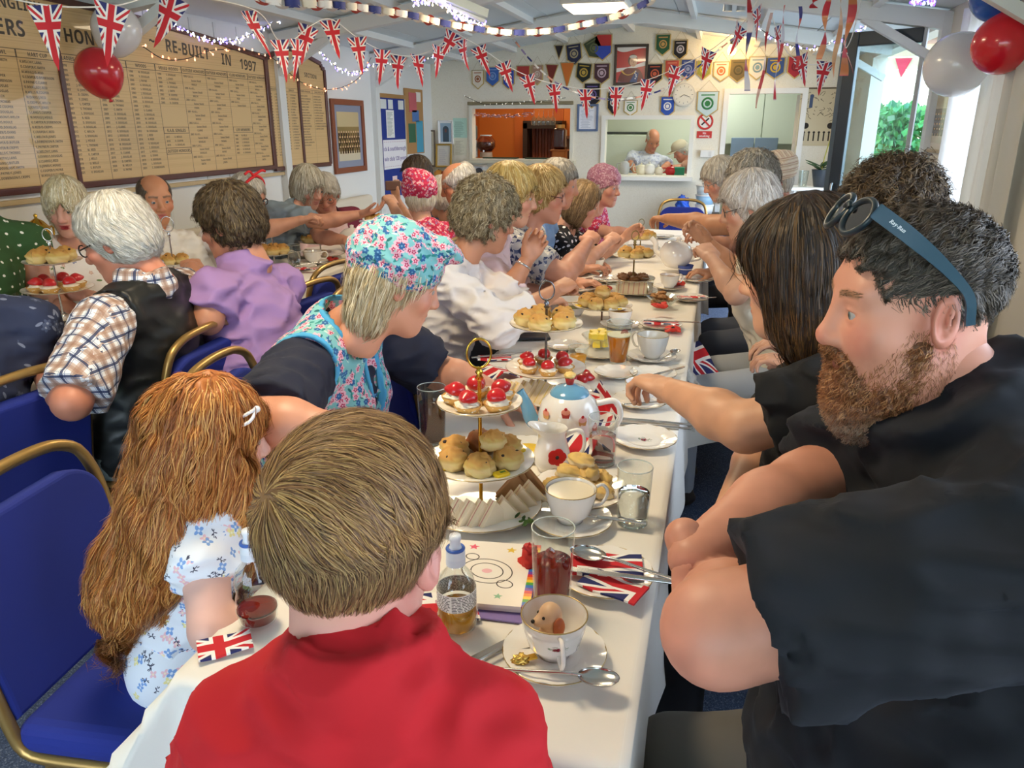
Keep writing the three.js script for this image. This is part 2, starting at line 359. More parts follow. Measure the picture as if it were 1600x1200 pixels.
function hairGeo(h, cell) {
  const f0 = field(hairVolume(h)), na = h.rough === undefined ? 0.003 : h.rough, fq = h.roughFreq || 45;
  const f = (x, y, z) => f0(x, y, z) + na * noise3(x * fq, y * fq * 0.6, z * fq);
  const lo = h.lo || V(-0.16, -0.2, -0.18), hi = h.hi || V(0.16, 0.18, 0.16), cols = h.colors.map(lin);
  const surf = netMesh(f, lo, hi, cell, () => cols[0]);
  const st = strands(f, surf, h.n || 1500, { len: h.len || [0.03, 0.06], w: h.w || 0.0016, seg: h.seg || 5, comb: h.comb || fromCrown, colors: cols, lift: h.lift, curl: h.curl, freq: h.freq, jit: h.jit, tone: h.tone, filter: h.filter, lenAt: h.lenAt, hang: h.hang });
  return merge([surf, st]);
}
function basis(face, roll = 0) {
  const Z = face.clone().normalize(), X = V(0, 1, 0).cross(Z).normalize(), Y = Z.clone().cross(X);
  const m = new THREE.Matrix4().makeBasis(X, Y, Z); if (roll) m.multiply(new THREE.Matrix4().makeRotationZ(roll));
  return m;
}
function shoeGeo(p, dir) { const s = dir.clone().cross(V(0, 1, 0)).negate(), g = netMesh(field([[1, 0, ellD(p.clone().addScaledVector(dir, 0.07).setY(0.042), [0.045, 0.04, 0.13], [s, V(0, 1, 0), dir])], [1, 0.03, capD(p.clone().setY(0.05), p.clone().setY(0.1), 0.042, 0.04)], [-1, 0.004, planeD(V(0, 0.006, 0), V(0, 1, 0))]]), p.clone().addScaledVector(dir, 0.07).add(V(-0.2, -0.15, -0.2)).setY(-0.03), p.clone().addScaledVector(dir, 0.07).add(V(0.2, 0.15, 0.2)).setY(0.2), 0.018); return g; }
function person(s) {
  const face = s.face.clone().normalize(), bf = (s.bodyFace || face).clone().setY(0).normalize(), hs = s.hs || 1;
  const base = V(s.pelvis.x, 0, s.pelvis.z), loc = (v) => v.clone().sub(base);
  const root = thing('person', s.label, 'person', base);
  const H = loc(s.head), P = loc(s.pelvis), N = s.neck ? loc(s.neck) : H.clone().add(V(0, -0.16 * hs, 0)).addScaledVector(face.clone().setY(0).normalize(), -0.045 * hs).lerp(P.clone().setY(H.y - 0.2), 0.18);
  const U = N.clone().sub(P).normalize(), R = bf.clone().cross(V(0, 1, 0)).normalize();       // R: the person's right
  const Sx = R.clone().addScaledVector(U, -R.dot(U)).normalize(), Fx = U.clone().cross(Sx).normalize();
  const axes = [Sx, U, Fx], L = N.distanceTo(P), sw = s.sw || 0.18, bulk = s.bulk || 1, cell = s.cell || 0.014, belly = s.belly || 0;
  const shDrop = s.shDrop === undefined ? 0.055 : s.shDrop;
  const sh = { r: N.clone().addScaledVector(Sx, sw).addScaledVector(U, -shDrop), l: N.clone().addScaledVector(Sx, -sw).addScaledVector(U, -shDrop) };
  if (s.sh) for (const k of Object.keys(s.sh)) sh[k] = loc(s.sh[k]);
  const arms = {};
  for (const k of ['r', 'l']) {
    const a = (s.arms || {})[k], sg = k === 'r' ? 1 : -1;
    if (a) arms[k] = { e: loc(a[0]), w: loc(a[1]), palm: a[2] || V(0, -1, 0), curl: a[3] === undefined ? 0.5 : a[3], hd: a[4], ti: a[5] };
    else { const e = sh[k].clone().addScaledVector(R, sg * 0.05).addScaledVector(bf, 0.07).add(V(0, -0.25, 0)), w = e.clone().addScaledVector(bf, 0.2).addScaledVector(R, -sg * 0.08).add(V(0, 0.03, 0)); arms[k] = { e, w, palm: V(0, -1, 0), curl: 0.5 }; }
  }
  const torso = (inf) => {
    const q = [[1, 0, ellD(P.clone().lerp(N, 0.64).addScaledVector(Fx, 0.01), [sw * 0.9 + inf, L * 0.33 + inf, 0.108 * bulk + inf], axes)],
      [1, 0.08, ellD(P.clone().lerp(N, 0.3).addScaledVector(Fx, belly * 0.5), [sw * 0.8 * bulk + inf, L * 0.32 + inf, 0.115 * bulk + belly * 0.7 + inf], axes)],
      [1, 0.08, ellD(P.clone(), [0.168 * bulk + inf, 0.13 + inf, 0.135 * bulk + inf], axes)]];
    for (const k of ['r', 'l']) { q.push([1, 0.06, capD(N.clone().addScaledVector(U, 0.005), sh[k], 0.045 + inf, 0.05 * (s.ab || 1) + inf)]); if (s.female) q.push([1, 0.05, ellD(P.clone().lerp(N, 0.62).addScaledVector(Sx, k === 'r' ? 0.075 : -0.075).addScaledVector(Fx, 0.085 * bulk), [0.07 + inf, 0.075 + inf, 0.06 + inf], axes)]); }
    return q;
  };
  const ab = s.ab || 1, hip = { r: P.clone().addScaledVector(R, 0.09 * bulk), l: P.clone().addScaledVector(R, -0.09 * bulk) }, leg = {};
  for (const k of ['r', 'l']) {
    if (s.standing) { const kn = hip[k].clone().lerp(V(hip[k].x, 0, hip[k].z), 0.52).addScaledVector(bf, 0.02); leg[k] = { kn, an: V(hip[k].x, 0.08, hip[k].z) }; }
    else { const dir = s.legDir ? s.legDir.clone().setY(0).normalize() : bf, kn = hip[k].clone().addScaledVector(dir, s.thigh || 0.42).addScaledVector(R, k === 'r' ? 0.03 : -0.03).setY(s.kneeY || 0.5); leg[k] = { kn, an: kn.clone().addScaledVector(dir, -0.02).setY(0.09), dir }; }
  }
  const pants = (inf) => { const q = [[1, 0, ellD(P, [0.168 * bulk + inf, 0.12 + inf, 0.135 * bulk + inf], axes)]]; for (const k of ['r', 'l']) q.push([1, 0.05, capD(hip[k], leg[k].kn, 0.085 * bulk + inf, 0.058 * Math.sqrt(bulk) + inf)], [1, 0.03, capD(leg[k].kn, leg[k].an, 0.056 * Math.sqrt(bulk) + inf, 0.04 + inf)]); return q; };
  // skin: body, hands and head in one mesh
  const skinBase = lin(s.skin || '#d8a184'), skinFn = (p) => { const n = 0.94 + 0.08 * noise3(p.x * 25, p.y * 25, p.z * 25); return [skinBase[0] * n, skinBase[1] * n, skinBase[2] * n]; };
  const hm = basis(face, s.roll || 0).scale(V(hs, hs, hs)).setPosition(H), list = [];
  const chin = V(0, -0.05, -0.028).applyMatrix4(hm);
  const bodyP = torso(-0.03); bodyP.push([1, 0.04, capD(N.clone().addScaledVector(U, s.neckR ? -0.03 : 0), chin, (s.neckR || 0.046) * hs, 0.05 * hs)]);
  for (const k of ['r', 'l']) { const a = arms[k]; bodyP.push([1, 0.03, capD(sh[k], a.e, 0.05 * ab, 0.04 * ab)], [1, 0.02, capD(a.e, a.e.clone().lerp(a.w, 0.35), 0.039 * ab, 0.041 * ab)], [1, 0.02, capD(a.e.clone().lerp(a.w, 0.35), a.w, 0.041 * ab, 0.0265 * Math.sqrt(ab))]); }
  const legsP = pants(-0.014); for (const q of legsP) bodyP.push([q[0], q[1] || 0.05, q[2]]);
  const pts = [P, N, chin, sh.r, sh.l, arms.r.e, arms.r.w, arms.l.e, arms.l.w, leg.r.kn, leg.l.kn, leg.r.an, leg.l.an];
  const [lo, hi] = bounds(pts, 0.22 + belly * 0.6 + (bulk - 1) * 0.12);
  list.push(netMesh(field(bodyP), lo, hi, cell, skinFn));
  for (const k of ['r', 'l']) {
    const a = arms[k]; if (a.noHand) continue;
    const Y = (a.hd || a.w.clone().sub(a.e)).clone().normalize(), Z = a.palm.clone().addScaledVector(Y, -a.palm.dot(Y)).normalize(), X = Y.clone().cross(Z);
    const g = handGeo(k, a.curl, s.handCell || 0.006, a.ti === undefined ? 0.3 : a.ti); const m = new THREE.Matrix4().makeBasis(X, Y, Z).scale(V(hs * (s.hand || 1), hs * (s.hand || 1), hs * (s.hand || 1))).setPosition(a.w);
    g.applyMatrix4(m); list.push(paint(g, skinFn));
  }
  const hp = headPrims(s); for (const q of s.headMore || []) hp.push(q);
  const hg = netMesh(field(hp), V(-0.13, -0.2, -0.14), V(0.13, 0.15, 0.14), s.headCell || 0.006, headColor(s)); hg.applyMatrix4(hm); list.push(hg);
  part(root, 'body', merge(list), s.skinMat || SKIN_M);
  if (!s.noEyes) for (const sg of [-1, 1]) { const e = part(root, 'eye', eyeGeo(s.iris || '#4a5a60'), EYE_M); e.applyMatrix4(new THREE.Matrix4().multiplyMatrices(hm, new THREE.Matrix4().makeTranslation(sg * 0.032, 0.003, 0.0735))); if (s.gaze) e.rotateY(s.gaze); }
  if (s.hair) { const g = hairGeo(s.hair, s.hair.cell || 0.007); g.applyMatrix4(hm); part(root, 'hair', g, s.hair.mat || HAIR_M); }
  // clothing
  const t = s.top || {}, inf = t.inf === undefined ? 0.006 : t.inf, tp = torso(inf), wr = t.wrinkle === undefined ? 0.005 : t.wrinkle, sl = t.sleeve === undefined ? 0.7 : t.sleeve, ease = t.ease === undefined ? 0.012 : t.ease;
  if (t.hem !== false) tp.push([-1, 0.01, planeD(P.clone().addScaledVector(U, t.hem === undefined ? -0.06 : t.hem), U)]);
  tp.push([-1, 0.012, capD(N.clone().addScaledVector(U, t.neckUp || 0.068).addScaledVector(Fx, 0.03), N.clone().addScaledVector(U, 0.18).addScaledVector(Fx, 0.05), (t.neck || 0.075) * hs, t.neckEnd || 0.1)]);
  if (t.vee) tp.push([-1, 0.01, capD(N.clone().addScaledVector(U, 0.03).addScaledVector(Fx, 0.07 * bulk), N.clone().addScaledVector(U, -t.vee).addScaledVector(Fx, 0.12 * bulk), 0.05, 0.015)]);
  for (const c of t.more ? t.more({ P, N, U, Sx, Fx, sh, arms, loc, L }) : []) tp.push(c);
  for (const k of ['r', 'l']) {
    const a = arms[k]; if (sl <= 0) continue;
    if (sl <= 1) tp.push([1, 0.035, sleeveD(sh[k], sh[k].clone().lerp(a.e, sl), 0.052 * ab + inf + ease * 0.3, 0.05 * ab + ease)]);
    else { tp.push([1, 0.035, capD(sh[k], a.e, 0.052 * ab + inf, 0.043 * ab + ease)]); tp.push([1, 0.02, sleeveD(a.e, a.e.clone().lerp(a.w, Math.min(1, sl - 1)), 0.043 * ab + ease, 0.036 * ab + ease)]); }
  }
  for (const c of t.last ? t.last({ P, N, U, Sx, Fx, sh, arms, loc, L }) : []) tp.push(c);
  const tf0 = field(tp), wf = t.wf || 1, tf = wr ? (x, y, z) => { const n = noise3(x * 7 * wf + s.head.x * 9, y * 13 * wf, z * 7 * wf), n2 = noise3(x * 19 * wf, y * 26 * wf + 4, z * 19 * wf); return tf0(x, y, z) - wr * (1 - 2.2 * Math.abs(n)) - wr * 0.35 * n2; } : tf0;
  let tg = netMesh(tf, lo, hi, t.cell || cell, t.color ? undefined : undefined);
  if (t.uv) tg = boxUV(tg, t.uv, s.head.x, s.head.z);
  if (t.paint) paint(tg, (p, n) => t.paint(p, n, { P, N, U, Sx, Fx, sh, H }));
  part(root, t.name || 'top', tg, t.mat || M(t.color || '#888888', 0.85));
  if (s.vest) {
    const v = s.vest, q = torso(inf + 0.014 + (v.extra || 0)); for (const k of ['r', 'l']) q.push([-1, 0.012, capD(sh[k].clone().addScaledVector(Sx, k === 'r' ? 0.025 : -0.025).addScaledVector(U, 0.03), sh[k].clone().lerp(arms[k].e, 0.5).addScaledVector(Sx, k === 'r' ? 0.03 : -0.03), v.hole || 0.085, (v.hole || 0.085) * 0.95)]);
    q.push([-1, 0.01, capD(N.clone().addScaledVector(U, 0.06).addScaledVector(Fx, 0.04), N.clone().addScaledVector(U, 0.16).addScaledVector(Fx, 0.05), v.neck || 0.09, 0.12)]);
    q.push([-1, 0.01, capD(N.clone().addScaledVector(U, 0.02).addScaledVector(Fx, 0.1 * bulk), N.clone().addScaledVector(U, -(v.vee || 0.2)).addScaledVector(Fx, 0.17 * bulk), 0.055, 0.012)]);
    q.push([-1, 0.01, planeD(P.clone().addScaledVector(U, -0.07), U)]);
    const vf0 = field(q), vf = (x, y, z) => vf0(x, y, z) - 0.004 * (1 - 2.2 * Math.abs(noise3(x * 8, y * 12, z * 8)));
    let vg = netMesh(vf, lo, hi, v.cell || cell); if (v.uv) vg = boxUV(vg, v.uv, 0.3, 0.1);
    part(root, v.name || 'vest', vg, v.mat);
    if (v.trim) {                                                  // bound edges: a strip where the garment meets its openings
      const tq = torso(inf + 0.0165); const hole = q.filter((c) => c[0] < 0).slice(0, 4), tfld = field(tq), hf = (x, y, z) => { let d = 1e3; for (const c of hole) d = Math.min(d, c[2](x, y, z)); return d; };
      const f = (x, y, z) => Math.max(tfld(x, y, z) , Math.abs(hf(x, y, z) - 0.006) - 0.008, vf0(x, y, z) - 0.006, -(tfld(x, y, z) + 0.014));
      part(root, 'binding', netMesh(f, lo, hi, 0.007), v.trim);
    }
  }
  const b = s.bottom || {};
  let bg = netMesh(field(pants(b.inf === undefined ? 0.006 : b.inf)), lo, hi, 0.018); if (b.uv) bg = boxUV(bg, b.uv);
  part(root, b.name || 'trousers', bg, b.mat || M(b.color || '#3a3f4a', 0.85));
  for (const k of ['r', 'l']) part(root, 'shoe', shoeGeo(leg[k].an, leg[k].dir || bf), M(s.shoe || '#2a2624', 0.6));
  if (s.extras) s.extras({ root, hm, H, P, N, U, Sx, Fx, sh, arms, loc, hs });
  return root;
}
function glasses(root, hm, color = '#2a2020', wire = 0.0016, rx = 0.023, ry = 0.018, name = 'glasses') {
  const L = [], zf = 0.093;
  for (const s of [-1, 1]) {
    const pts = []; for (let i = 0; i < 16; i++) { const a = i / 16 * Math.PI * 2; pts.push(V(s * 0.033 + rx * Math.cos(a), -0.001 + ry * Math.sin(a) * (1 + 0.12 * Math.sin(a)), zf - Math.abs(Math.cos(a)) * 0.001)); }
    L.push(tube(pts, wire, 32, 6, true)); L.push(tube([V(s * (0.033 + rx), 0.004, zf - 0.002), V(s * 0.073, 0.006, 0.07), V(s * 0.0825, 0.008, 0.0), V(s * 0.083, -0.008, -0.028)], wire, 16, 6));
  }
  L.push(tube([V(-0.0105, 0.002, zf), V(0, 0.006, zf + 0.005), V(0.0105, 0.002, zf)], wire, 8, 6));
  const g = merge(L); g.applyMatrix4(hm); const fr = part(root, name, g, M(color, 0.3));
  for (const s of [-1, 1]) { const l = new THREE.CircleGeometry(1, 20).scale(rx, ry, 1).translate(s * 0.033, -0.001, zf - 0.0005); l.applyMatrix4(hm); part(fr, 'lens', l, M('#ffffff', 0.03, 0, { transmission: 1, thickness: 0, ior: 1.45 })); }
}
// a head wrap: a cloth cap over the skull with folds and a knot
function headWrap(root, hm, mat, o = {}) {
  const P = [[1, 0, ellD(V(0, 0.052, -0.022), [0.09 + (o.puff || 0), 0.092 + (o.puff || 0) * 0.8, 0.11 + (o.puff || 0)])]];
  for (const c of o.more || []) P.push(c);
  P.push([-1, 0.006, planeD(V(0, o.low === undefined ? 0.03 : o.low, 0.09), V(0, 1, -(o.tilt === undefined ? 0.42 : o.tilt)).normalize())]);
  for (const c of o.after || []) P.push(c);
  const f0 = field(P), f = (x, y, z) => f0(x, y, z) - 0.004 * (1 - 2 * Math.abs(noise3(x * 9, y * 22 + z * 6, z * 9))) - 0.0015 * noise3(x * 40, y * 40, z * 40);
  let g = netMesh(f, V(-0.2, -0.14, -0.24), V(0.2, 0.22, 0.18), o.cell || 0.006); g = boxUV(g, o.uv || 4); g.applyMatrix4(hm);
  return part(root, 'head_scarf', g, mat);
}
// ---------------------------------------------------------------- the room
const XL = -3.34, XR = 1.29, ZB = -9.0, ZF = 2.6, EAVE = 2.17, RX = -1.03, RIDGE = 2.52, TH = 0.12;
const TABLE_Y = 0.74;
const speck = (g, w, h, n, cols, s0, s1) => { for (let i = 0; i < n; i++) { g.fillStyle = cols[Math.floor(rnd() * cols.length)]; const s = rr(s0, s1); g.fillRect(rnd() * w, rnd() * h, s, s); } };
reseed(1);
const carpetTex = ctex(1024, 1024, (g, w, h) => { g.fillStyle = '#3a4a66'; g.fillRect(0, 0, w, h); speck(g, w, h, 160000, ['#2c3a55', '#4b5b78', '#5d6c88', '#26324a', '#435372', '#7c879a'], 1, 3.2); }, [1, 1]);
const wallTex = ctex(512, 512, (g, w, h) => { g.fillStyle = '#ece6d4'; g.fillRect(0, 0, w, h); speck(g, w, h, 5000, ['#e8e1cd', '#f0ebdc', '#e4ddca'], 1, 5); });
const wallM = texMat(wallTex, 0.75), wallB = M('#eae3cf', 0.75), white = M('#eceae4', 0.5), postM = M('#dfe2e0', 0.5), ceilM = M('#dbe4e8', 0.6), rafterM = M('#e6e8e6', 0.55), darkGap = M('#4b5258', 0.8);
struct('floor', boxUV(boxAB(XL - TH, -0.1, ZF + TH, XR + TH, 0, -11.6), 0.9), new THREE.MeshStandardMaterial({ map: carpetTex, roughness: 0.95, bumpMap: carpetTex, bumpScale: 0.002 }));
// back wall: a gable with two hatches and a doorway
const barHatch = [onZ(738, 170, ZB), onZ(890, 249, ZB)], kitHatch = [onZ(947, 187, ZB), onZ(1073, 275, ZB)], doorway = [onZ(1140, 147, ZB), onZ(1241, 260, ZB)];
{
  const s = new THREE.Shape(); s.moveTo(XL - TH, 0); s.lineTo(XR + TH, 0); s.lineTo(XR + TH, EAVE + 0.06); s.lineTo(RX, RIDGE + 0.12); s.lineTo(XL - TH, EAVE + 0.06);
  const hole = (x0, y0, x1, y1) => { const p = new THREE.Path(); p.moveTo(x0, y0); p.lineTo(x1, y0); p.lineTo(x1, y1); p.lineTo(x0, y1); s.holes.push(p); };
  hole(barHatch[0].x, barHatch[1].y, barHatch[1].x, barHatch[0].y); hole(kitHatch[0].x, kitHatch[1].y, kitHatch[1].x, kitHatch[0].y); hole(doorway[0].x, 0.001, doorway[1].x, doorway[0].y);
  struct('wall_back', boxUV(new THREE.ExtrudeGeometry(s, { depth: TH, bevelEnabled: false }).translate(0, 0, ZB - TH), 1.2), wallM);
}
// left wall with cover battens
const wl = structGroup('wall_left'); part(wl, 'wall_face', boxUV(boxAB(XL - TH, 0, ZB - TH, XL, EAVE + 0.1, ZF), 1.2), M('#e6e8e6', 0.7));
for (const u of [262, 327, 362, 395]) { const z = onX(u, 290, XL).z; part(wl, 'batten', boxAB(XL, 0, z - 0.012, XL + 0.008, EAVE, z + 0.012), postM); }
// right wall: opening with folding doors, a pier, a curtained window, and a wide window beside the camera
const zDoor0 = onX(1457, 200, XR).z, zDoor1 = -8.2, zWinA = onX(1497, 200, XR).z, zWinB = onX(1584, 200, XR).z;
{
  const s = new THREE.Shape(); s.moveTo(-(ZF + TH), 0); s.lineTo(-(ZB - TH), 0); s.lineTo(-(ZB - TH), EAVE + 0.1); s.lineTo(-(ZF + TH), EAVE + 0.1);
  const hole = (z0, y0, z1, y1) => { const p = new THREE.Path(); p.moveTo(-z0, y0); p.lineTo(-z1, y0); p.lineTo(-z1, y1); p.lineTo(-z0, y1); s.holes.push(p); };
  hole(zDoor0, 0.001, zDoor1, 2.11); hole(zWinB, 0.75, zWinA, 2.05); hole(0.2, 0.85, -2.7, 2.05);
  const g = new THREE.ExtrudeGeometry(s, { depth: TH, bevelEnabled: false }); g.rotateY(Math.PI / 2).translate(XR, 0, 0);
  struct('wall_right', boxUV(g, 1.2), M('#e3ddcf', 0.75));
}
// wall behind the camera with glazed garden doors
{
  const s = new THREE.Shape(); s.moveTo(XL - TH, 0); s.lineTo(XR + TH, 0); s.lineTo(XR + TH, EAVE + 0.06); s.lineTo(RX, RIDGE + 0.12); s.lineTo(XL - TH, EAVE + 0.06);
  const p = new THREE.Path(); p.moveTo(-2.7, 0.08); p.lineTo(0.9, 0.08); p.lineTo(0.9, 2.06); p.lineTo(-2.7, 2.06); s.holes.push(p);
  struct('wall_front', boxUV(new THREE.ExtrudeGeometry(s, { depth: TH, bevelEnabled: false }).translate(0, 0, ZF), 1.2), wallM);
  const w = structGroup('window_4'); for (let i = 0; i <= 4; i++) part(w, 'mullion', boxAB(-2.7 + i * 0.9 - 0.025, 0.08, ZF + 0.02, -2.7 + i * 0.9 + 0.025, 2.06, ZF + 0.08), M('#3a4046', 0.4));
  for (let i = 0; i < 4; i++) part(w, 'pane', boxAB(-2.675 + i * 0.9, 0.08, ZF + 0.05, -1.825 + i * 0.9, 2.06, ZF + 0.05), M('#ffffff', 0.02, 0, { transmission: 1, thickness: 0 }));
}
// ceiling: boards between the frames, purlins, rafters, posts and knee braces
const ceil = structGroup('ceiling');
const roofY = (x) => lerp(RIDGE, EAVE, x < RX ? (RX - x) / (RX - XL) : (x - RX) / (XR - RX));
for (const [xa, xb] of [[RX, XL], [RX, XR]]) {
  part(ceil, 'ceiling_backing', bar(V((xa + xb) / 2, (RIDGE + EAVE) / 2 + 0.07, ZF + 0.1), V((xa + xb) / 2, (RIDGE + EAVE) / 2 + 0.07, ZB - TH), Math.hypot(xb - xa, RIDGE - EAVE) + 0.2, 0.06, V(-(EAVE - RIDGE) * Math.sign(xb - xa), Math.abs(xb - xa), 0).normalize()), darkGap);
}
const frameZ = []; for (let k = 0; k < 7; k++) frameZ.push(onX(583, 150, XL).z + 1.76 * (k - 1));
for (const [xa, xb] of [[RX, XL], [RX, XR]]) {
  const n = 4, up = V(-(EAVE - RIDGE) * Math.sign(xb - xa), Math.abs(xb - xa), 0).normalize();
  for (const z of [...frameZ]) for (let i = 0; i < n; i++) {
    const x0 = lerp(xa, xb, i / n), x1 = lerp(xa, xb, (i + 1) / n), c = (x0 + x1) / 2;
    if (z - 0.005 < ZB - 0.5) continue;
    part(ceil, 'ceiling_board', bar(V(c, roofY(c) + 0.03, Math.min(z + 1.752, ZF)), V(c, roofY(c) + 0.03, z), Math.hypot(x1 - x0, roofY(x1) - roofY(x0)) - 0.008, 0.02, up), ceilM);
  }
  for (let i = 1; i < n; i += 1) { const x = lerp(xa, xb, i / n + 0.06); part(ceil, 'purlin', bar(V(x, roofY(x) - 0.005, ZF), V(x, roofY(x) - 0.005, ZB), 0.045, 0.05, up), rafterM); }
}
part(ceil, 'ridge_beam', boxAB(RX - 0.03, RIDGE - 0.05, ZB, RX + 0.03, RIDGE + 0.03, ZF), rafterM);
for (const z of frameZ) {
  if (z < ZB + 0.1 || z > ZF) continue;
  for (const [xw, sg] of [[XL, 1], [XR, -1]]) {
    if ((sg > 0 && (z < -5 || z > -2.5)) || (z < zWinA && z > zDoor0) || z > 0.3) part(ceil, 'post', boxAB(xw, 0, z - 0.045, xw + sg * 0.05, EAVE, z + 0.045), postM);
    part(ceil, 'rafter', bar(V(xw, EAVE - 0.05, z), V(RX, RIDGE - 0.06, z), 0.08, 0.1), rafterM);
    part(ceil, 'knee_brace', bar(V(xw + sg * 0.03, EAVE - 0.28, z), V(xw + sg * 0.5, roofY(xw + sg * 0.5) - 0.09, z), 0.06, 0.05), rafterM);
  }
  const gus = new THREE.Shape(); gus.moveTo(-0.3, -0.12); gus.lineTo(0.3, -0.12); gus.lineTo(0, -0.03); part(ceil, 'gusset', new THREE.ExtrudeGeometry(gus, { depth: 0.02, bevelEnabled: false }).translate(RX, RIDGE - 0.04, z + 0.04), rafterM);
}
// trims of the hatches, the doorway and the skirting
const frameRect = (x0, y0, x1, y1, z, w, d) => merge([boxAB(x0 - w, y0 - w, z, x0, y1 + w, z + d), boxAB(x1, y0 - w, z, x1 + w, y1 + w, z + d), boxAB(x0, y1, z, x1, y1 + w, z + d), boxAB(x0, y0 - w, z, x1, y0, z + d)]);
struct('trim_1', frameRect(barHatch[0].x, barHatch[1].y, barHatch[1].x, barHatch[0].y, ZB, 0.035, 0.025), M('#e3dfce', 0.5));
struct('trim_2', merge([boxAB(barHatch[0].x - 0.09, barHatch[1].y - 0.05, ZB - 0.05, barHatch[1].x + 0.07, barHatch[1].y - 0.012, ZB + 0.09)]), M('#d9d2b9', 0.5));
struct('trim_3', boxAB(barHatch[0].x - 0.05, barHatch[0].y + 0.04, ZB, barHatch[1].x + 0.03, barHatch[0].y + 0.075, ZB + 0.03), M('#8d8263', 0.6));
struct('trim_4', frameRect(kitHatch[0].x, kitHatch[1].y, kitHatch[1].x, kitHatch[0].y, ZB, 0.045, 0.025), M('#eeece2', 0.5));
struct('trim_5', boxAB(kitHatch[0].x - 0.05, kitHatch[1].y - 0.05, ZB - 0.12, kitHatch[1].x + 0.06, kitHatch[1].y - 0.01, ZB + 0.12), M('#f0eee6', 0.45));
struct('trim_6', merge([boxAB(doorway[0].x - 0.055, 0, ZB, doorway[0].x, doorway[0].y + 0.055, ZB + 0.02), boxAB(doorway[1].x, 0, ZB, doorway[1].x + 0.055, doorway[0].y + 0.055, ZB + 0.02), boxAB(doorway[0].x, doorway[0].y, ZB, doorway[1].x, doorway[0].y + 0.055, ZB + 0.02)]), M('#efeee8', 0.5));
struct('baseboard_left', boxAB(XL, 0, ZF, XL + 0.018, 0.1, ZB), white); struct('baseboard_back', boxAB(XL, 0, ZB, doorway[0].x - 0.06, 0.1, ZB + 0.018), white);
for (const u of [772, 826, 930]) { const x = onZ(u, 255, ZB).x; struct(numbered('trim_7').replace('trim_7_00', 'trim_7'), boxAB(x - 0.012, 0, ZB, x + 0.012, kitHatch[1].y - 0.12, ZB + 0.008), wallB); }
// rooms behind the back wall
const kx = barHatch[1].x + 0.16, KB = ZB - 1.9;
struct('wall_kitchen_back', boxAB(kx, 0, KB - 0.1, XR + TH, 2.5, KB), M('#dfe3cf', 0.7)); struct('wall_kitchen_right', boxAB(XR, 0, KB, XR + TH, 2.5, ZB - TH), M('#e6e6d8', 0.7));
struct('wall_bar_kitchen', boxAB(kx - 0.08, 0, KB, kx, 2.5, ZB - TH), M('#e8e6da', 0.7));
struct('wall_bar_back', boxAB(XL - TH, 0, KB - 0.1, kx, 2.5, KB), M('#c8752a', 0.6)); struct('wall_bar_left', boxAB(XL - TH, 0, KB, XL, 2.5, ZB - TH), M('#b5672a', 0.6));
struct('ceiling_kitchen', boxAB(XL - TH, 2.4, KB - 0.1, XR + TH, 2.5, ZB - TH), M('#e8e8e2', 0.7));
// ceiling lamps
const lampM = (c, i) => new THREE.MeshStandardMaterial({ color: '#fff4dd', emissive: c, emissiveIntensity: i, roughness: 0.4 });
LAMP_SPOTS.forEach(([z, inten], i) => {
  const y = RIDGE - 0.13, t = thing('ceiling_light', ['warm square ceiling light under the ridge nearest the pennant wall', 'warm square ceiling light above the middle of the long table', 'warm square ceiling light above the near end of the table'][i], 'light', [RX, y, z], 0);
  part(t, 'housing', box(0.5, 0.05, 0.5, 0, 0.03, 0, 0.01), M('#e9e9e4', 0.5)); part(t, 'diffuser', box(0.46, 0.02, 0.46, 0, -0.002, 0, 0.008), lampM(WARM, 4)); part(t, 'hanger', rod(V(0, 0.05, 0), V(0, 0.12, 0), 0.012), M('#dddddd', 0.5));
  const l = new THREE.RectAreaLight(WARM, inten, 0.46, 0.46); l.position.set(RX, y - 0.02, z); l.lookAt(RX, 0, z); scene.add(l);
});
for (const [x, z, c, i, name, lab] of [[-0.2, ZB - 1.0, new THREE.Color().setRGB(0.97, 1, 0.84), 50, 'kitchen_light', 'flush ceiling light in the kitchen behind the hatch'], [-2.3, ZB - 1.0, new THREE.Color().setRGB(1, 0.72, 0.42), 42, 'bar_light', 'flush ceiling light in the bar behind the hatch']]) {
  const t = thing(name, lab, 'light', [x, 2.36, z]); part(t, 'diffuser', box(0.6, 0.05, 0.3, 0, 0, 0, 0.01), lampM(c, 2)); part(t, 'base', box(0.64, 0.02, 0.34, 0, 0.02, 0), white);
  const l = new THREE.RectAreaLight(c, i, 0.6, 0.3); l.position.set(x, 2.335, z); l.lookAt(x, 0, z); scene.add(l);
}
// outdoors on the right
struct('ground', boxAB(XR + TH, -0.2, 14, 16, -0.05, -22), M('#9a9c94', 0.9)); struct('lawn', boxAB(-14, -0.25, 20, 16, -0.12, ZF + TH), M('#7d9a5c', 0.95));

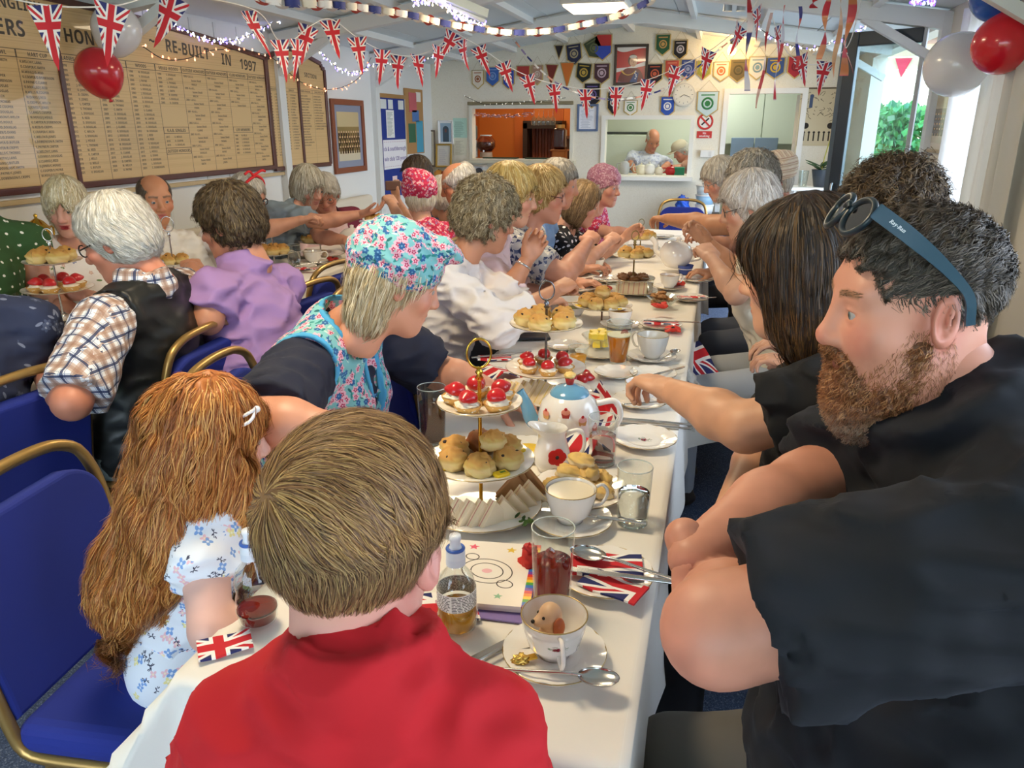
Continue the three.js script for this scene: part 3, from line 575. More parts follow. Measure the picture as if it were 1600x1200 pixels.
// ---------------------------------------------------------------- folding door leaf and window on the right
{
  const A = onY(1327, 52, 2.09), B = onY(1452, 43, 2.09), d = B.clone().sub(A).setY(0), w = d.length(), t = thing('door_leaf', 'dark grey framed glass folding door leaf standing open by the right wall', 'door', [(A.x + B.x) / 2, 0.012, (A.z + B.z) / 2], Math.atan2(-d.z, d.x));
  const fm = M('#2f3a42', 0.35), H = 2.08;
  part(t, 'stile', boxAB(-w / 2, 0, -0.03, -w / 2 + 0.075, H, 0.03, 0.006), fm); part(t, 'stile', boxAB(w / 2 - 0.025, 0, -0.02, w / 2, H, 0.02, 0.004), M('#b4b8b8', 0.4));
  part(t, 'rail', boxAB(-w / 2 + 0.075, H - 0.085, -0.03, w / 2 - 0.02, H, 0.03, 0.006), fm); part(t, 'rail', boxAB(-w / 2 + 0.075, 0, -0.03, w / 2 - 0.02, 0.11, 0.03, 0.006), fm);
  part(t, 'pane', boxAB(-w / 2 + 0.07, 0.1, -0.006, w / 2 - 0.02, H - 0.08, 0.006), M('#e8f4f6', 0.01, 0, { transmission: 1, thickness: 0, ior: 1.7 }));
  const hd = part(t, 'handle', tube([V(-w / 2 + 0.035, 0.95, 0.03), V(-w / 2 + 0.035, 0.95, 0.075), V(-w / 2 + 0.035, 1.12, 0.075), V(-w / 2 + 0.035, 1.12, 0.03)], 0.008, 20, 8), M('#b8bcc0', 0.3, 1)); void hd;
  part(t, 'side_rail', boxAB(-w / 2 - 0.03, 0.02, -0.02, -w / 2, H - 0.01, 0.02), M('#55626a', 0.35));
}
{
  const w = structGroup('window_1'), zc = (zWinA + zWinB) / 2;
  part(w, 'frame', merge([boxAB(XR + 0.03, 0.75, zWinA, XR + 0.09, 2.05, zWinA + 0.05), boxAB(XR + 0.03, 0.75, zWinB - 0.05, XR + 0.09, 2.05, zWinB), boxAB(XR + 0.03, 2.0, zWinA, XR + 0.09, 2.05, zWinB), boxAB(XR + 0.03, 0.75, zWinA, XR + 0.09, 0.8, zWinB)]), white);
  part(w, 'pane', boxAB(XR + 0.055, 0.8, zWinA + 0.05, XR + 0.06, 2.0, zWinB - 0.05), M('#ffffff', 0.02, 0, { transmission: 1, thickness: 0 })); void zc;
  const w2 = structGroup('window_2'); for (const z of [0.2, -0.77, -1.73, -2.7]) part(w2, 'mullion', boxAB(XR + 0.03, 0.85, z - 0.025, XR + 0.09, 2.05, z + 0.025), white);
  for (let i = 0; i < 3; i++) part(w2, 'pane', boxAB(XR + 0.055, 0.85, 0.19 - i * 0.965, XR + 0.06, 2.05, -0.76 - i * 0.965), M('#ffffff', 0.02, 0, { transmission: 1, thickness: 0 }));
}
function curtain(z0, z1, y0, y1, x, amp, waves, mat, label, ph = 0) {
  const nx = 90, ny = 10, g = new THREE.PlaneGeometry(1, 1, nx, ny); displace(g, (v) => { const u = v.x + 0.5, t = v.y + 0.5, a = u * waves * 6.283 + ph; v.set(x + amp * Math.sin(a) * (1 - 0.35 * t) + 0.3 * amp * Math.sin(a * 2.3 + t * 2), lerp(y0, y1, t), lerp(z0, z1, u) + 0.012 * Math.sin(a * 1.7 + t * 3)); });
  return solo('curtain', g, mat, label, 'curtain', null);
}
const voile = new THREE.MeshPhysicalMaterial({ color: '#f6f6f6', roughness: 1, transmission: 0.6, thickness: 0, side: THREE.DoubleSide });
curtain(zWinA - 0.06, lerp(zWinA, zWinB, 0.62), 0.35, 2.12, XR - 0.06, 0.022, 5, voile, 'white voile curtain glowing in front of the bright right window');
curtain(lerp(zWinA, zWinB, 0.62), zWinB + 0.28, 0.3, 2.12, XR - 0.07, 0.03, 4, new THREE.MeshPhysicalMaterial({ color: '#d8d4ca', roughness: 1, transmission: 0.12, thickness: 0, side: THREE.DoubleSide }), 'cream lined curtain drawn to the right edge of the window', 1);

// garden beyond the folding doors
reseed(7);
{
  const leafG = new THREE.PlaneGeometry(0.1, 0.075), hedge = new THREE.InstancedMesh(leafG, new THREE.MeshPhysicalMaterial({ color: '#ffffff', roughness: 0.7, transmission: 0.3, thickness: 0, side: THREE.DoubleSide }), 16000), m = new THREE.Matrix4(), q = new THREE.Quaternion(), c = new THREE.Color();
  for (let i = 0; i < 16000; i++) { q.setFromEuler(new THREE.Euler(rr(-1.5, 1.5), rr(0, 6), rr(-1, 1))); m.compose(V(rr(2.2, 6.5), rr(0, 1.75) + 0.1 * Math.sin(i), rr(-13.7, -12.8)), q, V(1, 1, 1)); hedge.setMatrixAt(i, m); hedge.setColorAt(i, c.setRGB(rr(0.05, 0.14), rr(0.22, 0.42), rr(0.06, 0.16))); }
  hedge.name = 'hedge'; hedge.userData = { label: 'dense green hedge in the garden beyond the folding doors', category: 'hedge', kind: 'stuff' }; scene.add(hedge);
  const sh = thing('garden_shed', 'cream boarded outbuilding beyond the hedge with red bunting under its eaves', 'building', [4.4, -0.05, -16]);
  for (let i = 0; i < 14; i++) part(sh, 'board', box(5, 0.2, 0.05, 0, 0.1 + i * 0.21, 0, 0.006), M(['#e6d7b4', '#dfcfaa', '#eadcbd'][i % 3], 0.8));
  part(sh, 'roof', box(5.4, 0.12, 1.6, 0, 3.05, -0.3, 0.01), M('#8a6a50', 0.8));
  for (let i = 0; i < 12; i++) { const s = new THREE.Shape(); s.moveTo(-0.14, 0); s.lineTo(0.14, 0); s.lineTo(0, -0.32); part(sh, 'flag', new THREE.ExtrudeGeometry(s, { depth: 0.004, bevelEnabled: false }).translate(-2.2 + i * 0.4, 2.75 - 0.1 * Math.sin(i / 11 * Math.PI), 0.1), M(i % 3 === 1 ? '#e9e4e4' : '#c8324a', 0.8)); }
}
// ---------------------------------------------------------------- tables, cloths, chairs
const T1X = [-0.722, -0.055], T2X = [-2.74, -2.08], T1Z = [-0.77, -2.58, -4.39, -6.2], T2Z = [-1.6, -3.4, -5.2];
const clothTex = (() => { reseed(70); return ctex(512, 512, (g, w, h) => { g.fillStyle = '#f2efe8'; g.fillRect(0, 0, w, h); g.strokeStyle = 'rgba(226,222,212,0.55)'; for (let i = 0; i < 256; i++) { g.beginPath(); g.moveTo(i * 2, 0); g.lineTo(i * 2, h); g.stroke(); } g.strokeStyle = 'rgba(232,228,220,0.5)'; for (let i = 0; i < 256; i++) { g.beginPath(); g.moveTo(0, i * 2); g.lineTo(w, i * 2); g.stroke(); } }); })();
const linenM = new THREE.MeshPhysicalMaterial({ map: clothTex, roughness: 0.85, sheen: 0.2, side: THREE.DoubleSide });
const legM = M('#5a5d60', 0.4, 0.8), TY = TABLE_Y + 0.004;
function trestle(x0, x1, z0, z1, label) {
  const t = thing('trestle_table', label, 'table', [(x0 + x1) / 2, 0, (z0 + z1) / 2]), w = Math.abs(x1 - x0), l = Math.abs(z1 - z0);
  part(t, 'tabletop', box(w - 0.008, 0.026, l - 0.008, 0, TABLE_Y - 0.016, 0, 0.006), M('#b9a27c', 0.6));
  for (const sx of [-1, 1]) for (const sz of [-1, 1]) part(t, 'leg', rod(V(sx * (w / 2 - 0.07), 0, sz * (l / 2 - 0.2)), V(sx * (w / 2 - 0.07), TABLE_Y - 0.03, sz * (l / 2 - 0.2)), 0.014), legM);
  for (const sz of [-1, 1]) part(t, 'stretcher', rod(V(-w / 2 + 0.07, 0.2, sz * (l / 2 - 0.2)), V(w / 2 - 0.07, 0.2, sz * (l / 2 - 0.2)), 0.01), legM);
}
function tablecloth(x0, x1, z0, z1, drop, y, label, seed, ends = 1) {
  const w = x1 - x0, l = z0 - z1, U = w / 2 + drop, Wd = l / 2 + (ends ? drop : 0.06), nx = 84, nz = 120, g = new THREE.PlaneGeometry(2 * U, 2 * Wd, nx, nz);
  const cx = (x0 + x1) / 2, cz = (z0 + z1) / 2;
  displace(g, (v) => {
    const a = v.x, b = -v.y, ox = Math.max(0, Math.abs(a) - w / 2), oz = Math.max(0, Math.abs(b) - l / 2), d = Math.max(ox, oz), sx = Math.sign(a), sz = Math.sign(b);
    const corner = Math.min(ox, oz), fold = d / drop, wave = Math.sin((ox > oz ? b : a) * 17 + seed) * 0.6 + Math.sin((ox > oz ? b : a) * 7.3 + seed * 2) * 0.8;
    let X = clamp(a, -w / 2, w / 2), Z = clamp(b, -l / 2, l / 2), Y = y + 0.0012 * noise3(a * 5 + seed, b * 5, 0);
    if (d > 0) { const out = 0.006 + fold * (0.018 + 0.012 * wave) + corner * 0.35; if (ox >= oz) { X += sx * out; Z += sz * oz * 0.25; } else { Z += sz * out; X += sx * ox * 0.25; } if (ox > 0 && oz > 0) { X += sx * corner * 0.25; Z += sz * corner * 0.25; } Y -= Math.max(0, d - 0.004) * (1 - 0.06 * fold); }
    v.set(cx + X, Y, cz + Z);
  });
  const p = g.attributes.position, uv = g.attributes.uv; for (let i = 0; i < p.count; i++) uv.setXY(i, uv.getX(i) * 2 * U * 2, uv.getY(i) * 2 * Wd * 2);
  return solo('tablecloth', g, linenM, label, 'tablecloth', null);
}
for (let i = 0; i < 3; i++) {
  trestle(...T1X, T1Z[i], T1Z[i + 1], ['folding table at the near end of the long row', 'folding table in the middle of the long row', 'folding table at the far end of the long row'][i]);
  tablecloth(...T1X, T1Z[i] - 0.005, T1Z[i + 1] + 0.005, [0.34, 0.26, 0.26][i], TABLE_Y + 0.0015 - (i === 0 ? 0 : 0.0004 * i), ['white cloth on the near table where the boy stands', 'white cloth on the middle table under the second cake stand', 'white cloth on the far table nearest the kitchen hatch'][i], 3 + i * 5, i === 0 ? 1 : 0);
}
for (let i = 0; i < 2; i++) { trestle(...T2X, T2Z[i], T2Z[i + 1], ['folding table by the wall beside the plaid shirt', 'folding table by the wall beside the crimson head scarf'][i]); tablecloth(...T2X, T2Z[i] - 0.005, T2Z[i + 1] + 0.005, 0.25, TABLE_Y + 0.0015, ['white cloth on the wall table beside the plaid shirt', 'white cloth on the wall table beside the crimson head scarf'][i], 11 + i * 4, 1); }
const goldM = M('#b8955a', 0.34, 0.75), blueM = new THREE.MeshPhysicalMaterial({ color: '#1c2c86', roughness: 0.9, sheen: 0.5, sheenColor: new THREE.Color('#3346a8') });
function makeChair(label, pos, turn) {                             // faces +z, seat 0.46 m high
  const t = thing('banquet_chair', label, 'chair', pos, turn), W = 0.2;
  const pts = [V(-W, 0.425, 0.2), V(-W, 0.425, 0), V(-W, 0.425, -0.15), V(-W, 0.44, -0.195), V(-W, 0.5, -0.215), V(-W, 0.68, -0.25), V(-W, 0.8, -0.275), V(-W + 0.025, 0.87, -0.288), V(-W + 0.09, 0.902, -0.294), V(0, 0.91, -0.296)];
  const all = [...pts, ...pts.slice(0, -1).reverse().map((p) => V(-p.x, p.y, p.z))];
  const tg = tube(all, 0.0125, 110, 10, false, 0.4); part(t, 'frame', tg, goldM);
  part(t, 'seat', displace(box(0.41, 0.07, 0.42, 0, 0.455, 0.0, 0.03), (v) => { v.y += 0.012 * Math.cos(v.x * 6) * Math.cos(v.z * 6); }), blueM);
  const s = new THREE.Shape(); s.moveTo(-0.182, 0); s.lineTo(0.182, 0); s.lineTo(0.182, 0.27); s.quadraticCurveTo(0.175, 0.325, 0.11, 0.34); s.lineTo(-0.11, 0.34); s.quadraticCurveTo(-0.175, 0.325, -0.182, 0.27);
  part(t, 'backrest', new THREE.ExtrudeGeometry(s, { depth: 0.024, bevelEnabled: true, bevelSize: 0.01, bevelThickness: 0.01, bevelSegments: 3 }).rotateX(-0.19).translate(0, 0.5, -0.232), blueM);
  for (const sx of [-1, 1]) { for (const [za, zb] of [[0.17, 0.2], [-0.15, -0.22]]) part(t, 'leg', rod(V(sx * 0.19, 0.42, za), V(sx * 0.2, 0, zb), 0.0115), goldM); part(t, 'bracket', bar(V(sx * 0.2, 0.74, -0.263), V(sx * 0.165, 0.74, -0.258), 0.012, 0.02), goldM); }
  part(t, 'stretcher', rod(V(-0.19, 0.4, 0.16), V(0.19, 0.4, 0.16), 0.008), goldM);
  return t;
}
let chair0 = null;
function chair(x, z, fx, fz, label) { const turn = Math.atan2(fx, fz), L = `${label}`; if (!chair0) return (chair0 = makeChair(L, [x, 0, z], turn)); return dup(chair0, [x, 0, z], turn, L, null); }
for (const [x, z, fx, fz, l] of [
  [-0.97, -1.06, 1, -0.1, 'blue padded chair with gold frame in the left foreground under the girl'], [-1.84, -2.02, -1, 0.05, 'blue padded chair with gold frame behind the plaid shirt'], [-2.0, -1.52, -1, -0.1, 'blue padded chair with gold frame left of the girl, below the navy flower print'],
  [-1.02, -1.78, 1, -0.12, 'blue padded chair with gold frame behind the aqua tabard'], [-1.6, -2.4, -1, 0, 'blue padded chair with gold frame under the lilac top'], [-0.88, -2.42, 0.55, -0.83, 'empty blue chair between the aqua tabard and the white blouse'],
  [-1.1, -2.74, 1, -0.1, 'blue padded chair with gold frame under the white blouse'], [-1.14, -3.22, 1, 0, 'blue padded chair under the pale pink blouse'], [-1.12, -3.66, 1, 0, 'blue padded chair under the blue leaf print top'], [-1.12, -4.12, 1, 0, 'blue padded chair under the light blue shirt'], [-1.08, -4.56, 1, 0, 'blue padded chair under the black polka dot top'], [-1.02, -5.42, 1, 0.1, 'blue padded chair under the rose head scarf woman'],
  [-2.0, -3.27, -1, -0.1, 'empty blue chair with its arched gold back showing left of the aqua head scarf'], [-1.87, -2.83, -1, -0.1, 'empty blue chair next to the lilac top at the wall table'], [-1.48, -4.08, -0.7, -0.7, 'blue padded chair under the crimson head scarf woman'], [-1.36, -4.5, -1, 0.3, 'blue padded chair under the pale aqua shirt'], [-1.5, -4.98, -1, -0.2, 'blue padded chair under the white haired person'], [-1.92, -5.64, -0.8, 0.5, 'blue padded chair under the person taking a picture'],
  [0.52, -0.92, -1, 0.08, 'blue padded chair under the bearded man'], [0.46, -1.5, -1, -0.05, 'blue padded chair under the woman in black'], [0.42, -2.05, -1, 0.05, 'empty blue chair between the black top and the cream top'], [0.66, -2.42, -1, 0, 'blue padded chair under the curly haired person'], [0.4, -3.1, -1, 0, 'blue padded chair under the cream top'], [0.48, -3.85, -1, 0, 'blue padded chair under the person stretching an arm'], [0.34, -4.95, -1, 0.1, 'blue padded chair under the grey haired woman near the kitchen hatch'], [0.66, -4.68, -1, 0.2, 'blue padded chair under the cream striped head scarf'],
  [-0.28, -6.65, 0, 1, 'empty blue chair at the far end of the long table'],
]) chair(x, z, fx, fz, l);
{ // bench along the wall
  const b = thing('wall_bench', 'cream upholstered bench running along the left wall', 'bench', [XL + 0.27, 0, -3.9]);
  part(b, 'base', box(0.46, 0.38, 6.2, 0.0, 0.2, 0, 0.01), M('#9c8462', 0.6)); part(b, 'seat_cushion', box(0.48, 0.09, 6.2, 0.01, 0.43, 0, 0.03), M('#d8cfba', 0.85)); part(b, 'back_cushion', box(0.09, 0.42, 6.2, -0.2, 0.68, 0, 0.035), M('#d9d0bd', 0.85));
}
// ---------------------------------------------------------------- tableware
const china = M('#f4f1ec', 0.14, 0, { clearcoat: 0.6 }), chinaGrey = M('#d3d1cb', 0.2, 0, { clearcoat: 0.5 }), goldRim = M('#b09a68', 0.3, 0.8), silver = M('#c9c9c9', 0.22, 1), brass = M('#d8b04a', 0.2, 1), glassM = M('#f3f7f6', 0.02, 0, { transmission: 1, thickness: 0, ior: 1.65 }), glassRim = M('#dfe8e6', 0.08, 0, { transmission: 0.4, thickness: 0 });
const onT = (u, v, h = 0) => onY(u, v, TY + h);
const plateCache = new Map();
function plateGeo(r) { const k = r.toFixed(3); if (!plateCache.has(k)) plateCache.set(k, [displace(lathe([[0.0001, 0.004], [r * 0.55, 0.004], [r * 0.66, 0.006], [r, 0.016], [r * 1.0, 0.0195], [r * 0.64, 0.0105], [r * 0.5, 0.008], [0.0001, 0.008]], 40), (v) => { const a = Math.atan2(v.z, v.x), q = Math.hypot(v.x, v.z); if (q > r * 0.9) { v.y += 0.0012 * Math.cos(a * 12); } }), new THREE.TorusGeometry(r, 0.0009, 6, 48).rotateX(Math.PI / 2).translate(0, 0.0182, 0)]); return plateCache.get(k); }
// a spray of flowers printed on china
const sprayTex = (() => { reseed(71); return ctex(256, 256, (g, w, h) => { g.fillStyle = '#f5f2ed'; g.fillRect(0, 0, w, h); g.translate(128, 128); g.strokeStyle = '#7d8a6a'; g.lineWidth = 3; for (let i = 0; i < 9; i++) { g.beginPath(); g.moveTo(0, 0); g.quadraticCurveTo(rr(-40, 40), rr(-40, 40), rr(-70, 70), rr(-60, 30)); g.stroke(); g.save(); g.translate(rr(-60, 60), rr(-50, 40)); g.rotate(rnd() * 6); leafy0(g, 14, '#94a08a'); g.restore(); } petal0(g, 5, 26, '#8a2438', '#5a1424'); }); })();
function petal0(g, n, r, c, c2) { g.fillStyle = c; for (let i = 0; i < n; i++) { g.beginPath(); g.ellipse(Math.cos(i / n * 6.283) * r * 0.6, Math.sin(i / n * 6.283) * r * 0.6, r * 0.52, r * 0.36, i / n * 6.283, 0, 7); g.fill(); } g.fillStyle = c2; g.beginPath(); g.arc(0, 0, r * 0.3, 0, 7); g.fill(); }
function leafy0(g, r, c) { g.fillStyle = c; g.beginPath(); g.ellipse(0, 0, r, r * 0.38, 0, 0, 7); g.fill(); }
function plate(p, r, label, rim = goldRim, name = 'plate', spray = false, group) { const [b, e] = plateGeo(r), t = thing(name, label, name === 'saucer' ? 'saucer' : 'plate', p, 0, group); part(t, 'dish', b, china); part(t, 'rim', e, rim); if (spray) { const d = new THREE.CircleGeometry(r * 0.5, 28).rotateX(-Math.PI / 2).translate(0, 0.0088, 0); part(t, 'flower_print', d, texMat(sprayTex, 0.2, { clearcoat: 0.5 })); } return t; }
function cup(p, r, h, turn, label, o = {}) {
  const t = thing('teacup', label, 'cup', p, turn), m = o.mat || china;
  part(t, 'bowl', lathe([[0.0001, 0.002], [r * 0.5, 0], [r * 0.52, 0.006], [r * 0.8, h * 0.3], [r * 0.95, h * 0.7], [r * 1.02, h], [r * 0.97, h], [r * 0.9, h * 0.7], [r * 0.74, h * 0.3], [r * 0.4, 0.012], [0.0001, 0.011]], 36), m);
  part(t, 'handle', tube([V(r * 0.93, h * 0.86, 0), V(r * 1.35, h * 0.95, 0), V(r * 1.6, h * 0.68, 0), V(r * 1.35, h * 0.35, 0), V(r * 0.85, h * 0.34, 0)], 0.0036, 20, 8), m);
  part(t, 'rim', new THREE.TorusGeometry(r * 1.0, 0.0012, 6, 40).rotateX(Math.PI / 2).translate(0, h, 0), goldRim);
  if (o.tea) part(t, 'tea', new THREE.CylinderGeometry(r * 0.9, r * 0.88, 0.004, 32).translate(0, h * (o.level || 0.78), 0), M(o.tea, 0.12));
  if (o.print) { const g = new THREE.CylinderGeometry(r * 0.985, r * 0.83, h * 0.45, 24, 4, true, 0.4, 1.6).translate(0, h * 0.56, 0); displace(g, (v) => { const q = Math.hypot(v.x, v.z), tt = v.y / h, rr_ = tt < 0.7 ? lerp(r * 0.8, r * 0.95, (tt - 0.3) / 0.4) : lerp(r * 0.95, r * 1.02, (tt - 0.7) / 0.3); v.x *= (rr_ + 0.0006) / q; v.z *= (rr_ + 0.0006) / q; }); const pm = part(t, 'flower_print', g, texMat(sprayTex, 0.2)); pm.rotation.y = o.print; }
  return t;
}
function tumbler(p, r0, r1, h, label, o = {}) {
  const t = thing('glass', label, 'glass', p); const w = 0.0022, b = 0.009;
  part(t, 'vessel', lathe([[r0, 0], [lerp(r0, r1, 0.5), h * 0.5], [r1, h]], 40), glassM);
  part(t, 'rim', new THREE.TorusGeometry(r1 - 0.001, 0.0012, 6, 40).rotateX(Math.PI / 2).translate(0, h, 0), glassRim); part(t, 'foot', lathe([[0.0001, 0], [r0, 0], [r0 - 0.001, b - 0.001], [0.0001, b - 0.001]], 32), M('#e6eeec', 0.05, 0, { transmission: 0.85, thickness: 0.01, ior: 1.45 }));
  if (o.liquid) { const L = o.level || 0.5, rt = lerp(r0, r1, L) - w - 0.0004; part(t, 'drink', lathe([[0.0001, b + 0.0005], [r0 - w - 0.0004, b + 0.0005], [rt, h * L], [0.0001, h * L]], 32), M(o.body || '#ffffff', 0.03, 0, { transmission: o.body ? 0.3 : 1, thickness: 0.03, ior: 1.33, attenuationColor: o.liquid, attenuationDistance: o.dist || 0.02 }));
    if (o.froth) part(t, 'foam', lathe([[0.0001, h * L], [rt, h * L], [rt, h * L + 0.006], [0.0001, h * L + 0.005]], 32), M('#f3ead2', 0.8));
    for (let i = 0; i < (o.ice || 0); i++) { const c = part(t, 'ice_cube', box(0.018, 0.018, 0.018, 0, 0, 0, 0.004), M('#ffffff', 0.05, 0, { transmission: 1, thickness: 0.01, ior: 1.31 })); const a = i * 2.1; c.position.set(Math.cos(a) * rt * 0.5, h * L + 0.001, Math.sin(a) * rt * 0.5); c.rotation.set(a, a * 2, 0.3); } }
  return t;
}
const bladeG = (() => { const s = new THREE.Shape(); s.moveTo(0, -0.006); s.lineTo(0.1, -0.008); s.quadraticCurveTo(0.125, -0.006, 0.122, 0.004); s.lineTo(0, 0.006); return new THREE.ExtrudeGeometry(s, { depth: 0.0012, bevelEnabled: true, bevelSize: 0.0008, bevelThickness: 0.0005, bevelSegments: 1 }).rotateX(-Math.PI / 2).translate(0, 0.003, 0); })();
const handleG = displace(new THREE.CylinderGeometry(0.0055, 0.0065, 0.1, 10, 4).rotateZ(Math.PI / 2).scale(1, 0.55, 1).translate(-0.05, 0.0036, 0), () => {});
const spoonBowl = displace(new THREE.SphereGeometry(0.022, 20, 12, 0, Math.PI * 2, Math.PI / 2, Math.PI / 2).scale(1.45, 0.42, 0.95), (v) => { v.y += 0.0095; }).translate(0.075, 0, 0), spoonNeck = tube([V(-0.085, 0.004, 0), V(-0.03, 0.006, 0), V(0.02, 0.0095, 0), V(0.05, 0.0085, 0)], 0.0028, 20, 8), spoonEnd = ball(0.005, -0.085, 0.004, 0, 1.5, 0.6, 1.1);
const silver2 = new THREE.MeshStandardMaterial({ color: '#c9c9c9', roughness: 0.2, metalness: 1, side: THREE.DoubleSide });
function knife(p, turn, label, tilt = 0) { const t = thing('table_knife', label, 'knife', p, turn); part(t, 'blade', bladeG, silver); part(t, 'handle', handleG, silver); t.rotation.z = tilt; return t; }
function spoon(p, turn, label, s = 1, tilt = 0) { const t = thing('spoon', label, 'spoon', p, turn); part(t, 'bowl', spoonBowl, silver2); part(t, 'handle', merge([spoonNeck, spoonEnd]), silver); t.scale.setScalar(s); t.rotation.z = tilt; return t; }
// --- flags and napkins
const unionTex = ctex(512, 256, (g, w, h) => { g.fillStyle = '#232a63'; g.fillRect(0, 0, w, h); const ln = (a, b, c, d, s, col) => { g.strokeStyle = col; g.lineWidth = s; g.beginPath(); g.moveTo(a, b); g.lineTo(c, d); g.stroke(); }; ln(0, 0, w, h, 52, '#f3f1ee'); ln(0, h, w, 0, 52, '#f3f1ee'); ln(0, 0, w, h, 20, '#c8202c'); ln(0, h, w, 0, 20, '#c8202c'); ln(w / 2, 0, w / 2, h, 88, '#f3f1ee'); ln(0, h / 2, w, h / 2, 88, '#f3f1ee'); ln(w / 2, 0, w / 2, h, 50, '#c8202c'); ln(0, h / 2, w, h / 2, 50, '#c8202c'); });
const flagM = new THREE.MeshPhysicalMaterial({ map: unionTex, roughness: 0.85, side: THREE.DoubleSide });
function napkin(p, turn, w, d, label, o = {}) {
  const nx = 14, nz = 10, g = new THREE.BoxGeometry(w, 0.004, d, nx, 1, nz), uv = g.attributes.uv, q = g.attributes.position;
  for (let i = 0; i < q.count; i++) uv.setXY(i, (q.getX(i) / w + 0.5) * (o.su || 0.5) + (o.ou || 0), (q.getZ(i) / d + 0.5) * (o.sv || 0.6) + (o.ov || 0.2));
  displace(g, (v) => { v.y += 0.003 + (o.peak || 0.004) * Math.abs(Math.sin(v.x * 30 + v.z * 18)) + (o.tent ? o.tent * Math.max(0, 1 - Math.abs(v.x) / (w * 0.5)) : 0); });
  return solo('napkin', g, flagM, label, 'napkin', o.group, p, turn);
}
// --- food
const sconeM = VC(0.7), breadM = M('#ead9b8', 0.9), brownBread = M('#a57c52', 0.9), hamM = M('#d79a8a', 0.7), creamM = M('#f5ead2', 0.6), pastryM = M('#d9a95e', 0.75), berryM = M('#c3141c', 0.28, 0, { clearcoat: 0.5 }), currantM = M('#2a1712', 0.6), butterM = M('#efc81e', 0.35);
const lump = (rx, ry, rz, seed, amp, colFn, seg = 22) => { const g = new THREE.SphereGeometry(1, seg, Math.round(seg * 0.7)); displace(g, (v) => { const n = 1 + amp * noise3(v.x * 1.7 + seed, v.y * 1.7, v.z * 1.7 + seed * 2) + amp * 0.4 * noise3(v.x * 5 + seed, v.y * 5, v.z * 5); v.multiplyScalar(n); v.x *= rx; v.y = Math.max(-ry * 0.75, v.y * ry) + ry * 0.75; v.z *= rz; }); return paint(g, colFn); };
const sconeG = [0, 1, 2, 3].map((i) => lump(0.03, 0.024, 0.029, i * 7.3 + 1, 0.16, (p) => { const n = noise3(p.x * 60, p.y * 60, p.z * 60 + i) * 0.5 + 0.5; return p.y > 0.03 ? [0.52 + 0.1 * n, 0.25 + 0.09 * n, 0.055 + 0.03 * n] : p.y > 0.024 ? [0.62, 0.36 + 0.08 * n, 0.11] : [0.74, 0.52 + 0.08 * n, 0.24]; }));
const currantG = new THREE.SphereGeometry(0.0042, 8, 6).scale(1.2, 0.8, 1);
function scone(p, turn, label, group, s = 1, k = 0, brown = false) { const t = thing('scone', label, 'scone', p, turn, group); part(t, 'bun', sconeG[k % 4], brown ? M('#8a4f22', 0.6) : sconeM); for (let i = 0; i < 3; i++) { const a = i * 2.2 + k, c = part(t, 'currant', currantG, currantM); c.position.set(Math.cos(a) * 0.019, 0.033 + 0.003 * Math.sin(i * 3), Math.sin(a) * 0.018); } t.scale.setScalar(s); return t; }
const caseG = displace(lathe([[0.0001, 0], [0.02, 0], [0.03, 0.018], [0.028, 0.018], [0.02, 0.006], [0.0001, 0.006]], 48), (v) => { const a = Math.atan2(v.z, v.x), q = 1 + 0.035 * Math.cos(a * 14) * (v.y / 0.018); v.x *= q; v.z *= q; }), creamG = lump(0.024, 0.012, 0.024, 4, 0.3, () => [0.9, 0.8, 0.6]), berryG = (() => { const g = new THREE.SphereGeometry(0.021, 20, 14); displace(g, (v) => { const t = v.x / 0.021; const q = 1 - 0.45 * smooth(0, 1, t); v.y *= q * 0.9; v.z *= q; if (v.y < -0.006) v.y = -0.006; v.x *= 1.12; }); return g; })(), seedG = (() => { const L = []; for (let i = 0; i < 18; i++) { const a = i * 2.4, x = -0.014 + (i % 6) * 0.005, q = 0.0195 * Math.sqrt(1 - (x / 0.025) ** 2) * (1 - 0.42 * smooth(0, 1, x / 0.021)); if (Math.cos(a) < -0.1) continue; L.push(ball(0.0009, x, Math.cos(a) * q * 0.92, Math.sin(a) * q, 1, 1, 1, 5, 4)); } return merge(L); })();
function tart(p, turn, label, group, s = 1) { const t = thing('strawberry_tart', label, 'tart', p, turn, group); part(t, 'pastry_case', caseG, pastryM); const c = part(t, 'cream', creamG, creamM); c.position.y = 0.006; const b = part(t, 'strawberry', berryG, berryM); b.position.set(0, 0.03, 0); b.rotation.z = 0.15; const sd = part(b, 'seeds', seedG, M('#e0a860', 0.6)); sd.userData.kind = 'stuff'; t.scale.setScalar(s); return t; }
const triShape = (w) => { const s = new THREE.Shape(); s.moveTo(-w / 2, 0); s.lineTo(w / 2, 0); s.lineTo(0, w * 0.62); return s; };
const slice = (w, d, z) => displace(new THREE.ExtrudeGeometry(triShape(w), { depth: d, bevelEnabled: true, bevelSize: 0.0012, bevelThickness: 0.0012, bevelSegments: 1 }).translate(0, 0.0015, z), () => {}), sliceG = [slice(0.085, 0.0085, -0.0115), slice(0.085, 0.0085, 0.003)], fillG = slice(0.083, 0.002, -0.0008);
function sandwich(p, turn, label, group, o = {}) { const t = thing('sandwich', label, 'sandwich', p, turn, group), m = o.brown ? brownBread : breadM; part(t, 'bread_slice', sliceG[0], m); part(t, 'filling', fillG, o.fill || hamM); part(t, 'bread_slice', sliceG[1], m); t.scale.setScalar(o.s || 1); t.rotation.z = o.lean || 0; return t; }
function pat(p, turn, label, group) { const t = thing('butter_pat', label, 'butter', p, turn, group); part(t, 'wrapper', box(0.03, 0.009, 0.022, 0, 0.0045, 0, 0.003), butterM); part(t, 'printed_leaf', box(0.012, 0.0006, 0.006, 0.003, 0.0092, 0, 0), M('#4f7a2a', 0.5)); return t; }
